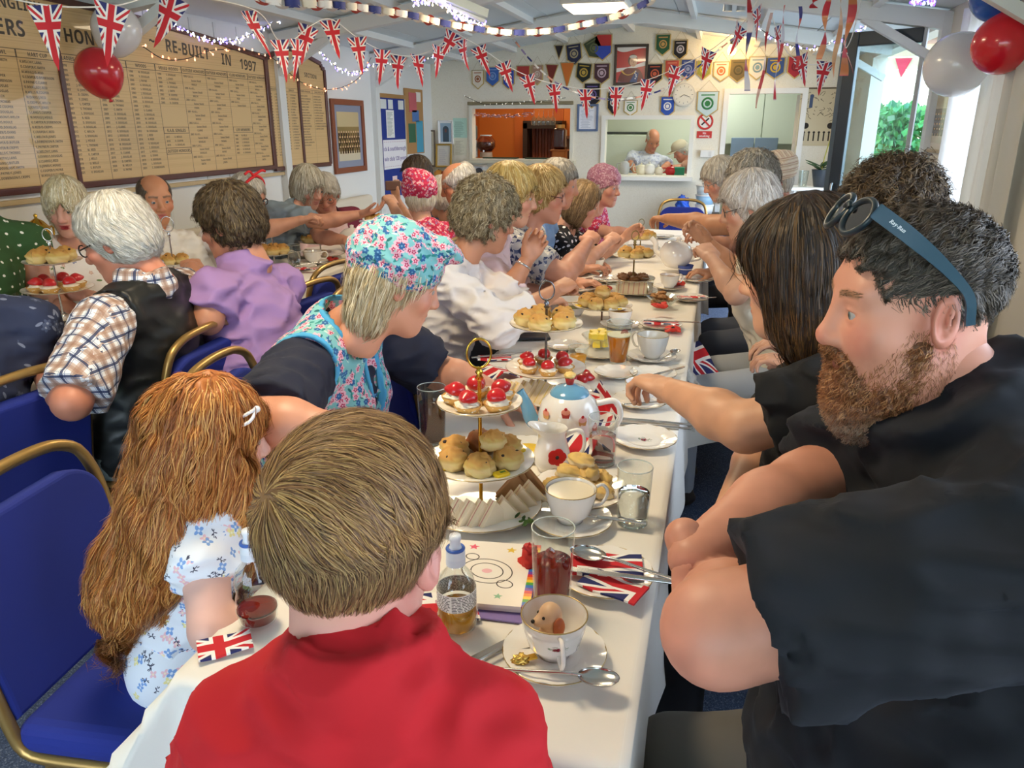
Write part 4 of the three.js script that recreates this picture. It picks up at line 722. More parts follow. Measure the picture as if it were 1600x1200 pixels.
function cakeStand(p, tiers, top, poleM, label, ringR = 0.02) {
  const t = thing('cake_stand', label, 'cake stand', p); tiers.forEach(([y, r]) => { const [b, e] = plateGeo(r); const m = part(t, 'tier_plate', b, china); m.position.y = y; const q = part(m, 'rim', e, goldRim); void q; });
  part(t, 'pole', merge([rod(V(0, 0, 0), V(0, top, 0), 0.004), ...tiers.map(([y]) => lathe([[0.009, 0], [0.009, 0.003], [0.005, 0.01]], 14).translate(0, y + 0.008, 0)), lathe([[0.004, 0], [0.009, 0.006], [0.005, 0.012], [0.0085, 0.018], [0.003, 0.026]], 14).translate(0, top - 0.026, 0)]), poleM);
  part(t, 'ring_handle', new THREE.TorusGeometry(ringR, 0.0022, 8, 32).scale(1, 1.25, 1).translate(0, top + ringR * 1.25, 0).rotateY(0.4), poleM); return t;
}
const ringOf = (p, y, n, r, f, a0 = 0) => { for (let i = 0; i < n; i++) { const a = a0 + i / n * 6.283; f(V(p.x + Math.cos(a) * r, y, p.z + Math.sin(a) * r), a, i); const u = scene.children[scene.children.length - 1].userData; u.label = `${RING[((Math.round((a - YAW) / 0.7854) % 8) + 8) % 8]} ${u.label}`; } };
const RING = ['right', 'front right', 'front', 'front left', 'left', 'back left', 'back', 'back right'], MAN_H = at(1420, 477, 0.95), MAN_F = V(-0.985, -0.13, 0.16), MAN_S = 0.95;
// near place setting: dog cup
reseed(80);
{ const p = onT(866, 1030); plate(p, 0.079, 'gold edged saucer under the cup with the toy dog', goldRim, 'saucer', true);
  cup(p.clone().add(V(-0.002, 0.009, -0.004)), 0.05, 0.07, -1.2, 'white teacup with a toy dog sitting inside', { print: 0.3 });
  // a small toy puppy
  const d = thing('toy_dog', 'small tan toy puppy with brown ears sitting in the teacup', 'toy', p.clone().add(V(-0.006, 0.022, -0.002)), -0.9), tan = M('#d9b08a', 0.45), br = M('#a8552c', 0.4);
  part(d, 'body', netMesh(field([[1, 0, ellD(V(0, 0.02, 0), [0.018, 0.022, 0.02])], [1, 0.012, ellD(V(0, 0.056, 0.002), [0.0185, 0.02, 0.018])], [1, 0.008, ellD(V(0, 0.05, 0.02), [0.0095, 0.008, 0.011])], [1, 0.01, capD(V(0.008, 0.015, 0.014), V(0.009, 0, 0.02), 0.006, 0.006)], [1, 0.01, capD(V(-0.008, 0.015, 0.014), V(-0.009, 0, 0.02), 0.006, 0.006)]]), V(-0.04, -0.02, -0.04), V(0.04, 0.1, 0.05), 0.003), tan);
  for (const s of [-1, 1]) { part(d, 'ear', ball(0.01, s * 0.021, 0.046, -0.002, 0.5, 1.7, 1, 14, 10), br); part(d, 'eye', ball(0.0026, s * 0.0085, 0.06, 0.0175), M('#140e0c', 0.2)); } part(d, 'nose', ball(0.0032, 0, 0.053, 0.031), M('#140e0c', 0.3));
  spoon(p.clone().add(V(0.005, 0.019, 0.062)), 0.08, 'teaspoon lying on the near saucer in front of the dog cup', 0.95, 0.02);
  const w = thing('wrapped_sweet', 'gold wrapped sweet on the near saucer', 'sweet', p.clone().add(V(-0.045, 0.012, 0.035)), 0.6); part(w, 'sweet', lump(0.013, 0.007, 0.009, 3, 0.35, () => [0.75, 0.5, 0.12]), VC(0.25, { metalness: 0.8 })); part(w, 'twist', box(0.016, 0.003, 0.012, 0.018, 0.005, 0, 0.001), brass);
}
knife(onT(735, 1035), 0.95, 'table knife beside the boy on the near cloth'); spoon(onT(752, 1038), 0.9, 'dessert spoon beside the knife on the near cloth', 1.15);
// drinks near the boy
function bottle(p, liquid, level, label, withLabel) {
  const t = thing('drink_bottle', label, 'bottle', p), r = 0.034;
  part(t, 'shell', lathe([[0.02, 0], [0.031, 0.012], [r, 0.035], [0.031, 0.058], [0.029, 0.065], [0.031, 0.078], [0.031, 0.085], [0.026, 0.105], [0.014, 0.12], [0.0135, 0.128]], 36), glassM);
  part(t, 'drink', lathe(level < 0.05 ? [[0.0001, 0.004], [0.028, 0.013], [0.0318, 0.034], [0.0318, level], [0.0001, level]] : [[0.0001, 0.004], [0.028, 0.013], [0.032, 0.035], [0.0292, level], [0.0001, level]], 30), M(liquid, 0.05, 0, { transmission: 0.45, thickness: 0.03, ior: 1.33 }));
  if (withLabel) part(t, 'paper_label', new THREE.CylinderGeometry(0.0316, 0.0316, 0.03, 36, 1, true).translate(0, 0.069, 0), new THREE.MeshPhysicalMaterial({ roughness: 0.6, side: THREE.DoubleSide, map: ctex(512, 96, (g, w, h) => { g.fillStyle = '#eceae6'; g.fillRect(0, 0, w, h); g.fillStyle = '#3a3838'; reseed(5); for (let y = 8; y < h - 6; y += 9) for (let x = 6; x < w - 10;) { const l = rr(6, 26); g.fillRect(x, y, l, 4); x += l + 5; } }) }));
  part(t, 'neck_ring', new THREE.CylinderGeometry(0.0155, 0.0155, 0.012, 28).translate(0, 0.131, 0), M('#dfe6f2', 0.3)); part(t, 'sports_cap', lathe([[0.0155, 0.137], [0.015, 0.15], [0.009, 0.155], [0.008, 0.165], [0.0095, 0.168], [0.009, 0.175], [0.0001, 0.176]], 24), M('#e8edf6', 0.3)); part(t, 'cap_band', new THREE.TorusGeometry(0.0125, 0.003, 8, 24).rotateX(Math.PI / 2).translate(0, 0.152, 0), M('#3a63b8', 0.35));
}
bottle(onT(715, 985), '#d89a10', 0.05, 'round bottle of orange drink with a text label by the boy', true); bottle(onT(405, 975), '#8a2418', 0.03, 'round bottle with a little red drink between the children', false);
tumbler(onT(862, 955), 0.03, 0.036, 0.16, 'tall glass of red drink with ice cubes', { liquid: '#ff9070', dist: 0.05, body: '#a01c08', level: 0.62, ice: 4 });
// colouring books
{ const p = onT(768, 905), t = thing('colouring_book', 'colouring book with a rainbow spine and star stickers, closed', 'book', p, 0.12);
  const cov = ctex(512, 640, (g, w, h) => { g.fillStyle = '#f3ece2'; g.fillRect(0, 0, w, h); const st = (x, y, r, c) => { g.fillStyle = c; g.beginPath(); for (let i = 0; i < 10; i++) { const a = i / 10 * 6.283, q = i % 2 ? r * 0.45 : r; g.lineTo(x + Math.sin(a) * q, y - Math.cos(a) * q); } g.fill(); }; st(110, 70, 34, '#e8607a'); st(340, 80, 34, '#e6c24a'); st(330, 560, 28, '#8fc0a0'); st(90, 480, 24, '#a48ad0'); g.strokeStyle = '#2b2624'; g.lineWidth = 6; for (const [x, y, r] of [[230, 320, 150], [230, 320, 96], [120, 180, 40], [350, 440, 46]]) { g.beginPath(); g.ellipse(x, y, r, r * 0.8, 0.3, 0, 7); g.stroke(); } g.fillStyle = '#eeb6bd'; g.beginPath(); g.ellipse(230, 320, 30, 22, 0, 0, 7); g.fill(); const cs = ['#d83a3a', '#ee8a2c', '#f2cf3a', '#5aa84a', '#3a78c8', '#7a4aa8']; for (let i = 0; i < 24; i++) { g.fillStyle = cs[i % 6]; g.fillRect(w - 44, i * 27, 44, 27); } });
  const g = box(0.16, 0.006, 0.2, 0, 0.011, 0); const uv = g.attributes.uv, q = g.attributes.position; for (let i = 0; i < q.count; i++) uv.setXY(i, q.getX(i) / 0.16 + 0.5, 0.5 - q.getZ(i) / 0.2); part(t, 'cover', g, texMat(cov, 0.35)); part(t, 'pages', box(0.156, 0.007, 0.196, 0, 0.0045, 0), M('#e9e2da', 0.8));
  const b2 = thing('activity_book', 'second book with a purple and blue edge under the colouring book', 'book', p.clone().add(V(0.006, -0.0005, 0.012)), 0.05); part(b2, 'cover', box(0.17, 0.0025, 0.21, 0, 0.0, 0), M('#8a78b8', 0.4)); t.position.y += 0.003; b2.position.y += 0.0018; }
{ const p = onT(828, 893), t = thing('party_cracker', 'small red paper decoration standing by the red drink', 'decoration', p, 0.3); part(t, 'body', lump(0.018, 0.028, 0.018, 8, 0.3, () => [0.62, 0.03, 0.02]), VC(0.6)); part(t, 'crown', lump(0.012, 0.01, 0.012, 5, 0.4, () => [0.5, 0.02, 0.02]), VC(0.6)).position.y = 0.04; }
// flag plate
{ const p = onT(945, 905); plate(p, 0.086, 'silver edged plate holding a flag napkin and cutlery beside the red drink', goldRim, 'plate'); napkin(p.clone().add(V(0.0, 0.017, -0.012)), 0.15, 0.13, 0.075, 'union flag napkin on the silver edged plate', { su: 0.5, ou: 0.5, ov: 0.0 }); napkin(p.clone().add(V(0.02, 0.014, 0.048)), -0.35, 0.11, 0.06, 'folded union flag napkin corner hanging over the plate', { su: 0.5, ou: 0.0, ov: 0.3 });
  spoon(p.clone().add(V(0.045, 0.028, 0.0)), Math.PI + -0.25, 'dessert spoon on the flag napkin', 1.1); knife(p.clone().add(V(0.03, 0.028, 0.03)), Math.PI + 0.03, 'table knife on the flag napkin'); }
napkin(onT(688, 955), 0.5, 0.12, 0.09, 'union flag napkin under the orange bottle', { ou: 0.2 }); napkin(onT(352, 1012), 0.7, 0.08, 0.05, 'union flag napkin in front of the girl', { ou: 0.3 });
// first cake stand
const SA = onT(752, 800);
cakeStand(SA, [[0.006, 0.128], [0.107, 0.112], [0.233, 0.086]], 0.32, brass, 'three tier floral cake stand with gold pole nearest the camera', 0.024);
ringOf(SA, SA.y + 0.243, 5, 0.05, (p, a, i) => tart(p, -a, 'strawberry tart on the top tier of the nearest cake stand', 'tarts on the nearest stand', 0.95), 0.5);
ringOf(SA, SA.y + 0.117, 6, 0.064, (p, a, i) => scone(p, a * 2, 'scone on the middle tier of the nearest cake stand', 'scones on the nearest stand', 1.05, i, i === 4), 0.25); scone(V(SA.x + 0.03, SA.y + 0.155, SA.z + 0.01), 1, 'fruit scone piled highest on the middle tier of the nearest stand', null, 0.9, 1);
ringOf(SA, SA.y + 0.121, 4, 0.09, (p, a, i) => pat(p, a, 'yellow butter portion among the scones of the nearest stand', 'butter portions on the nearest stand'), 0.8);
for (let i = 0; i < 6; i++) sandwich(V(SA.x - 0.07 + i * 0.023, SA.y + 0.016, SA.z + 0.078 - Math.abs(i - 2.5) * 0.006), 0.95, 'white bread sandwich on the bottom tier of the nearest stand', 'white sandwiches on the nearest stand', { s: 0.9 });
for (let i = 0; i < 4; i++) sandwich(V(SA.x + 0.06 + i * 0.012, SA.y + 0.016, SA.z + 0.045 - i * 0.028), 0.5, 'white bread sandwich leaning at the right of the nearest stand', 'leaning sandwiches on the nearest stand', { s: 0.9 });
for (let i = 0; i < 3; i++) sandwich(V(SA.x + 0.06 + i * 0.01, SA.y + 0.016, SA.z - 0.06 - i * 0.014), 0.2, 'brown bread sandwich at the back of the nearest stand', 'brown sandwiches on the nearest stand', { brown: true });
{ const t = thing('parsley', 'sprig of green herbs on the nearest sandwich tier', 'garnish', V(SA.x + 0.105, SA.y + 0.02, SA.z + 0.055)); for (let i = 0; i < 9; i++) { const l = part(t, 'leaf', ball(0.008, 0, 0, 0, 1, 0.35, 0.7, 8, 6), M(i % 2 ? '#37511f' : '#4d6b2a', 0.8)); l.position.set(rr(-0.018, 0.018), rr(0, 0.012), rr(-0.015, 0.015)); l.rotation.set(rr(-1, 1), rr(0, 6), rr(-1, 1)); } }
// tea cup with milk, jug, teapot, glasses
{ const p = onT(893, 820); plate(p, 0.083, 'gold edged saucer under the milky tea', goldRim, 'saucer'); cup(p.clone().add(V(-0.004, 0.009, -0.004)), 0.052, 0.072, 0.6, 'flower painted teacup filled with milky tea', { tea: '#e6dcc4', level: 0.9, print: 0.6 }); knife(p.clone().add(V(0.05, 0.017, -0.01)), Math.PI, 'butter knife on the milky tea saucer'); }
{ const p = onT(905, 772); plate(p, 0.105, 'white plate of sausage rolls behind the milky tea', goldRim); const rollG = [0, 1, 2].map((i) => lump(0.032, 0.018, 0.022, i * 5 + 2, 0.22, (q) => { const n = noise3(q.x * 50, q.y * 50, q.z * 50) * 0.5 + 0.5; return q.y > 0.018 ? [0.66 + 0.1 * n, 0.42 + 0.1 * n, 0.15] : [0.76, 0.6, 0.34]; })); [[-0.045, 0.012, 0.02], [0.0, 0.012, 0.035], [0.05, 0.012, 0.02], [-0.01, 0.012, -0.03], [0.045, 0.012, -0.035], [-0.02, 0.04, 0.005], [0.02, 0.04, 0.0], [0.0, 0.062, -0.012]].forEach(([x, y, z], i) => solo('pastry_roll', rollG[i % 3], sconeM, 'golden pastry roll heaped on the white plate', 'pastry', 'pastry rolls behind the milky tea', p.clone().add(V(x, y, z)), i * 1.3)); }
function poppyDisc(t, name, pos, r, n) { const g = []; for (let i = 0; i < 5; i++) { const a = i / 5 * 6.283; g.push(ball(r * 0.6, Math.cos(a) * r * 0.5, Math.sin(a) * r * 0.42, 0, 1, 1, 0.12, 12, 8)); } const m = new THREE.Matrix4().lookAt(n, V(0, 0, 0), V(0, 1, 0)).setPosition(pos); part(t, name, merge(g).applyMatrix4(m), M('#c4141c', 0.4)); part(t, name + '_centre', ball(r * 0.22, 0, 0, r * 0.08, 1, 1, 0.4).applyMatrix4(m), M('#1c1212', 0.5)); }
{ const p = onT(862, 732), t = thing('milk_jug', 'white milk jug painted with a red poppy', 'jug', p, 0); const pr = [[0.0001, 0.001], [0.034, 0], [0.043, 0.02], [0.044, 0.04], [0.034, 0.075], [0.031, 0.09], [0.037, 0.105], [0.035, 0.105], [0.029, 0.09], [0.032, 0.075], [0.041, 0.04], [0.04, 0.02], [0.0001, 0.006]]; part(t, 'body', displace(lathe(pr, 40), (v) => { if (v.y > 0.085 && v.x < 0) { const k = smooth(0.085, 0.105, v.y) * smooth(0.012, 0.036, -v.x); v.x -= 0.022 * k; v.y += 0.01 * k; } }), china); part(t, 'handle', tube([V(0.034, 0.095, 0), V(0.066, 0.1, 0), V(0.076, 0.07, 0), V(0.066, 0.035, 0), V(0.042, 0.03, 0)], 0.0045, 24, 8), china); poppyDisc(t, 'poppy', V(0.012, 0.048, 0.0425), 0.021, V(0.25, 0.1, 1)); t.rotation.y = 0.2; }
{ const p = onT(888, 690), t = thing('painted_teapot', 'white teapot painted with cakes with a blue lid and spout', 'teapot', p, Math.PI + 0.1), blue = M('#6da7cc', 0.18, 0, { clearcoat: 0.5 });
  part(t, 'body', lathe([[0.0001, 0.001], [0.05, 0], [0.056, 0.01], [0.075, 0.04], [0.08, 0.075], [0.07, 0.112], [0.05, 0.132], [0.044, 0.134], [0.0001, 0.134]], 40), china); part(t, 'lid', lathe([[0.05, 0.132], [0.048, 0.139], [0.035, 0.15], [0.012, 0.157], [0.0001, 0.158]], 36), blue); part(t, 'knob', merge([lathe([[0.0001, 0.157], [0.009, 0.157], [0.013, 0.176], [0.0001, 0.176]], 20)]), M('#b5312a', 0.3)); part(t, 'knob_top', lump(0.015, 0.009, 0.015, 2, 0.15, () => [0.85, 0.6, 0.2]), VC(0.4)).position.y = 0.174;
  part(t, 'spout', displace(tube([V(0.062, 0.035, 0), V(0.095, 0.055, 0), V(0.112, 0.1, 0), V(0.13, 0.13, 0)], 0.019, 30, 14), (v) => { const k = smooth(0.05, 0.135, v.y), cx = lerp(0.08, 0.13, k); v.z *= 1 - 0.45 * k; v.x = cx + (v.x - cx) * (1 - 0.25 * k); }), blue); part(t, 'handle', tube([V(-0.07, 0.11, 0), V(-0.115, 0.118, 0), V(-0.13, 0.08, 0), V(-0.11, 0.045, 0), V(-0.074, 0.04, 0)], 0.008, 26, 10), china);
  const cakes = [[1.05, 0.085], [1.7, 0.055], [2.3, 0.095], [0.5, 0.06], [2.9, 0.055], [1.6, 0.105]]; cakes.forEach(([a, y], i) => { const R = y > 0.1 ? 0.0745 : y > 0.075 ? 0.0785 : 0.0772, g = new THREE.Group(); g.name = 'painted_cake'; g.position.set(-Math.cos(a) * R, y, -Math.sin(a) * R); g.lookAt(g.position.x * 2, y, g.position.z * 2); t.add(g); part(g, 'case', new THREE.ExtrudeGeometry(new THREE.Shape([new THREE.Vector2(-0.008, -0.012), new THREE.Vector2(0.008, -0.012), new THREE.Vector2(0.011, 0), new THREE.Vector2(-0.011, 0)]), { depth: 0.0012, bevelEnabled: false }), M(i % 2 ? '#b8382c' : '#d9a060', 0.3)); part(g, 'icing', ball(0.0115, 0, 0.003, 0.0006, 1, 0.75, 0.1, 14, 8), M(['#f0b7ae', '#f1d9a4', '#e8957e'][i % 3], 0.3)); part(g, 'cherry', ball(0.0042, 0, 0.0115, 0.001, 1, 1, 0.35, 10, 6), M('#c01c20', 0.3)); }); }
tumbler(onT(940, 722), 0.033, 0.036, 0.118, 'water glass with a pinkish reflection coloured into the water beside the painted teapot', { liquid: '#ffc8b8', dist: 0.12, level: 0.6 }); tumbler(onT(988, 815), 0.032, 0.036, 0.125, 'half full water glass at the table edge', { liquid: '#e8f4f4', dist: 0.5, level: 0.55 });  // first glass: the pinkish reflection is put into the water colour
plate(onT(1006, 692), 0.083, 'white plate printed with a dark red flower', goldRim, 'plate', true); knife(onT(1010, 666), 0.05, 'knife lying above the flower printed plate'); knife(onT(1022, 660), 0.02, 'second knife lying above the flower printed plate');
napkin(onT(912, 715), 0.9, 0.1, 0.1, 'crumpled union flag napkin behind the poppy jug', { tent: 0.05, peak: 0.01 });
{ const g = onT(938, 662); napkin(V(g.x, 0.8, g.z), 0.7, 0.075, 0.11, 'union flag napkin held in the hand of the woman in black', { tent: -0.05, peak: 0.012, ou: 0.1 }).rotation.set(0.9, 0.7, 0.3); }
{ const p = onT(1000, 632); plate(p, 0.08, 'saucer under the teacup below the reaching arm', goldRim, 'saucer'); cup(p.clone().add(V(0, 0.009, 0)), 0.046, 0.062, -0.6, 'white teacup below the reaching arm', { tea: '#9a5f2c' }); spoon(p.clone().add(V(0.03, 0.018, 0.045)), 0.3, 'teaspoon on the saucer below the reaching arm', 0.85); }
tumbler(onT(677, 690), 0.033, 0.037, 0.15, 'glass of dark cola behind the nearest cake stand', { liquid: '#c08060', dist: 0.05, body: '#4a1c08', level: 0.72 });
plate(onT(825, 708), 0.07, 'small lemon curd dish beside the nearest stand'); solo('lemon_curd', lathe([[0.0001, 0], [0.05, 0], [0.048, 0.006], [0.0001, 0.008]], 28), M('#efc92c', 0.25), 'pool of lemon curd in the small dish', 'spread', null, onT(825, 708, 0.01));
// second stand
const SB = onT(852, 622);
cakeStand(SB, [[0.006, 0.14], [0.082, 0.118], [0.215, 0.106]], 0.3, M('#7d7d80', 0.25, 1), 'tall cake stand with grey pole in the middle of the near table', 0.022);
ringOf(SB, SB.y + 0.225, 5, 0.062, (p, a, i) => scone(p, a * 3, 'fruit scone on the top tier of the second cake stand', 'scones on the second stand', 1.15, i), 0.4); ringOf(SB, SB.y + 0.227, 3, 0.03, (p, a) => pat(p, a + 0.5, 'yellow butter portion on top of the second cake stand', 'butter portions on the second stand'), 1.2);
ringOf(SB, SB.y + 0.092, 6, 0.062, (p, a) => tart(p, -a + 0.6, 'strawberry tart on the middle tier of the second cake stand', 'tarts on the second stand', 0.95), 0.2);
for (let i = 0; i < 9; i++) sandwich(V(SB.x - 0.1 + i * 0.019, SB.y + 0.016, SB.z + 0.07 + 0.02 * Math.sin(i)), 0.9, 'egg sandwich on the bottom tier of the second cake stand', 'sandwiches on the second stand', { s: 1.05, fill: M('#e8cf6a', 0.7), brown: false });
ringOf(onT(905, 592), TY, 6, 0.028, (p, a, i) => { const b = thing('strawberry', 'whole strawberry heaped beside the second cake stand', 'strawberry', p, a, 'loose strawberries'); part(b, 'fruit', berryG, berryM).position.y = 0.007; part(b, 'stalk', lathe([[0.009, 0], [0.004, 0.002], [0.0001, 0.006]], 6).rotateZ(Math.PI / 2).translate(-0.02, 0.008, 0), M('#4f7a2c', 0.7)); });
napkin(onT(775, 592), 0.8, 0.15, 0.1, 'open union flag napkin by the white blouse', { tent: 0.03 }); napkin(onT(772, 562), 0.3, 0.12, 0.05, 'rolled union flag napkin with cutlery by the white blouse', { ou: 0.4 }); knife(onT(780, 556, 0.01), 0.6, 'knife on the rolled napkin by the white blouse');
solo('phone_case', box(0.16, 0.012, 0.085, 0, 0.006, 0, 0.005), M('#20242c', 0.5), 'dark wallet phone case on the cloth behind the second stand', 'phone', null, onT(826, 528), 0.35);
// middle of the table
{ const p = onT(965, 572), t = thing('beer_glass', 'pint glass of amber beer with a round printed badge', 'glass', p); const pr = [[0.0001, 0.001], [0.031, 0], [0.03, 0.02], [0.034, 0.06], [0.043, 0.12], [0.043, 0.155], [0.041, 0.155], [0.041, 0.12], [0.032, 0.06], [0.028, 0.02], [0.0001, 0.012]]; part(t, 'vessel', lathe(pr.slice(1, 6), 40), glassM); part(t, 'rim', new THREE.TorusGeometry(0.0425, 0.0012, 6, 40).rotateX(Math.PI / 2).translate(0, 0.155, 0), glassRim); part(t, 'beer', lathe([[0.0001, 0.0125], [0.0275, 0.02], [0.0315, 0.06], [0.0385, 0.108], [0.0001, 0.108]], 32), M('#d88a14', 0.03, 0, { transmission: 0.6, thickness: 0.03, ior: 1.33, attenuationColor: '#ffe0a0', attenuationDistance: 0.06 })); part(t, 'foam', lathe([[0.0001, 0.108], [0.0385, 0.108], [0.039, 0.113], [0.0001, 0.113]], 32), M('#f5ecd0', 0.8));
  const b = new THREE.Group(); b.name = 'badge'; b.position.set(0.022, 0.126, 0.038); b.lookAt(b.position.x * 2, 0.126, b.position.z * 2); t.add(b); for (const r of [0.012, 0.008, 0.004]) part(b, 'arch', new THREE.TorusGeometry(r, 0.0014, 6, 20, Math.PI), M('#8a2a20', 0.5)); }
{ const p = onT(1018, 562); plate(p, 0.085, 'pale saucer under the plain grey teacup', M('#bdbab2', 0.3), 'saucer'); cup(p.clone().add(V(0, 0.009, 0)), 0.055, 0.082, 2.6, 'plain grey white teacup near the beer glass', { mat: chinaGrey }); spoon(p.clone().add(V(0.055, 0.018, 0.01)), 1.2, 'teaspoon beside the plain grey teacup', 0.8); }
{ const p = onT(938, 548), t = thing('glass_bowl', 'glass bowl heaped with butter cubes', 'bowl', p); part(t, 'bowl', lathe([[0.0001, 0.002], [0.03, 0], [0.035, 0.01], [0.07, 0.05], [0.067, 0.05], [0.033, 0.014], [0.0001, 0.008]], 36), glassM); for (let i = 0; i < 16; i++) { const a = i * 2.4, r = 0.045 * Math.sqrt((i % 8) / 8), y = i < 8 ? 0.035 : 0.06; const c = thing('butter_cube', 'yellow butter cube in the glass bowl', 'butter', V(p.x + Math.cos(a) * r, p.y + y, p.z + Math.sin(a) * r), a, 'butter cubes in the glass bowl'); part(c, 'cube', box(0.027, 0.024, 0.027, 0, 0, 0, 0.003), M('#f0d24a', 0.4)); } plate(onT(938, 556), 0.09, 'white plate under the butter bowl'); t.position.y += 0.01; }
tumbler(onT(903, 572), 0.026, 0.036, 0.07, 'small ribbed glass of orange juice', { liquid: '#ffe890', dist: 0.05, body: '#f0a818', level: 0.55 });
plate(onT(962, 588), 0.07, 'shallow white dish in front of the beer glass'); plate(onT(1020, 590), 0.075, 'plate with cutlery near the reaching arm'); knife(onT(1030, 585, 0.015), 0.9, 'knife resting on the plate near the reaching arm');
plate(onT(880, 545), 0.065, 'small scalloped glass dish by the orange juice');
// poppies and further settings
function poppyFlower(p, label) { const t = thing('paper_poppy', label, 'paper flower', p, rr(0, 6)); for (let i = 0; i < 6; i++) { const q = part(t, 'petal', ball(0.02, 0, 0, 0, 1.1, 0.3, 0.9, 12, 8), M(i % 2 ? '#d8362c' : '#e04a3c', 0.7)); q.position.set(Math.cos(i * 1.05) * 0.018, 0.012 + 0.004 * (i % 2), Math.sin(i * 1.05) * 0.018); q.rotation.set(0.35 * Math.sin(i), 0, 0.4 * Math.cos(i * 1.05)); } part(t, 'centre', ball(0.008, 0, 0.018, 0), M('#2a1a18', 0.7)); return t; }
{ const p = onT(1032, 512); plate(p, 0.085, 'plate with flag napkin and red paper poppy at the right table edge'); napkin(p.clone().add(V(0, 0.016, 0)), 0.1, 0.14, 0.05, 'folded flag napkin beside the right hand poppy', { ou: 0.3 }); knife(p.clone().add(V(0.03, 0.022, -0.01)), 0.15, 'knife on the poppy plate'); poppyFlower(onT(1051, 520), 'red paper poppy at the right table edge'); }
{ const p = onT(1036, 480), t = thing('glass_bowl', 'glass bowl of brown crisps with a red poppy', 'bowl', p); part(t, 'bowl', lathe([[0.0001, 0.002], [0.03, 0], [0.035, 0.01], [0.078, 0.05], [0.075, 0.05], [0.033, 0.014], [0.0001, 0.008]], 36), glassM); for (let i = 0; i < 12; i++) { const c = solo('crisp', lump(0.022, 0.008, 0.018, i, 0.4, () => [0.42, 0.2, 0.07]), VC(0.7), 'brown crisp in the glass bowl', 'crisp', 'crisps in the glass bowl', V(p.x + rr(-0.04, 0.04), p.y + 0.02 + i * 0.003, p.z + rr(-0.035, 0.035)), i); void c; } poppyFlower(onT(1030, 482, 0.035), 'red paper poppy on the glass bowl of crisps'); }
{ const p = onT(895, 492), t = thing('china_bowl', 'patterned china bowl beside the third cake stand', 'bowl', p); part(t, 'bowl', lathe([[0.0001, 0.002], [0.035, 0], [0.045, 0.015], [0.07, 0.07], [0.067, 0.07], [0.042, 0.018], [0.0001, 0.01]], 36), china); part(t, 'rim', new THREE.TorusGeometry(0.069, 0.0016, 6, 40).rotateX(Math.PI / 2).translate(0, 0.07, 0), goldRim); part(t, 'pattern_band', new THREE.CylinderGeometry(0.0665, 0.058, 0.026, 36, 1, true).translate(0, 0.052, 0), M('#8d8a52', 0.4)); }
const SC = onT(940, 500); cakeStand(SC, [[0.05, 0.125]], 0.06, M('#8a6a5c', 0.4), 'low footed plate of scones near the third pair of diners', 0.004); ringOf(SC, SC.y + 0.061, 7, 0.07, (p, a, i) => scone(p, a, 'scone on the low footed plate', 'scones on the low footed plate', 1.15, i), 0); scone(V(SC.x, SC.y + 0.1, SC.z), 0, 'topmost scone of the low footed plate', null, 1.1, 2); ringOf(SC, SC.y + 0.062, 3, 0.1, (p, a) => pat(p, a, 'butter portion on the low footed plate', 'butter portions on the footed plate'), 0.6);
const SD = onT(988, 460); cakeStand(SD, [[0.006, 0.12], [0.065, 0.105], [0.172, 0.1]], 0.26, M('#9a8a5a', 0.3, 1), 'three tier cake stand in front of the white teapot', 0.018); ringOf(SD, SD.y + 0.182, 5, 0.055, (p, a, i) => scone(p, a, 'scone on the top tier of the teapot side stand', 'scones on the teapot side stand', 1.1, i), 0); ringOf(SD, SD.y + 0.075, 6, 0.055, (p, a, i) => solo('chocolate_cake', lump(0.026, 0.014, 0.024, i * 3, 0.25, () => [0.22, 0.09, 0.03]), VC(0.5), 'brown cake piece on the middle tier of the teapot side stand', 'cake', 'cakes on the teapot side stand', p, a), 0.3); for (let i = 0; i < 6; i++) sandwich(V(SD.x - 0.06 + i * 0.024, SD.y + 0.016, SD.z + 0.05), Math.PI / 2, 'sandwich on the bottom tier of the teapot side stand', 'sandwiches on the teapot side stand');
const SE = onT(1000, 392); cakeStand(SE, [[0.006, 0.13], [0.07, 0.11]], 0.16, M('#9a8a5a', 0.3, 1), 'cake stand at the far end of the long table', 0.018); ringOf(SE, SE.y + 0.08, 6, 0.06, (p, a, i) => scone(p, a, 'bread roll on the far cake stand', 'rolls on the far cake stand', 1.25, i), 0);
{ const p = onT(1052, 425), t = thing('white_teapot', 'plain white teapot held by the woman in cream', 'teapot', V(p.x, TY + 0.03, p.z), Math.PI - 0.2); part(t, 'body', lathe([[0.0001, 0.001], [0.05, 0], [0.085, 0.04], [0.092, 0.08], [0.07, 0.125], [0.04, 0.14], [0.0001, 0.145]], 36), china); part(t, 'spout', tube([V(0.08, 0.05, 0), V(0.115, 0.07, 0), V(0.125, 0.11, 0), V(0.155, 0.135, 0)], 0.014, 24, 10), china); part(t, 'handle', tube([V(-0.08, 0.115, 0), V(-0.125, 0.12, 0), V(-0.135, 0.075, 0), V(-0.085, 0.05, 0)], 0.008, 20, 8), china); part(t, 'lid_knob', ball(0.014, 0, 0.155, 0), china); t.rotation.z = 0.12; }
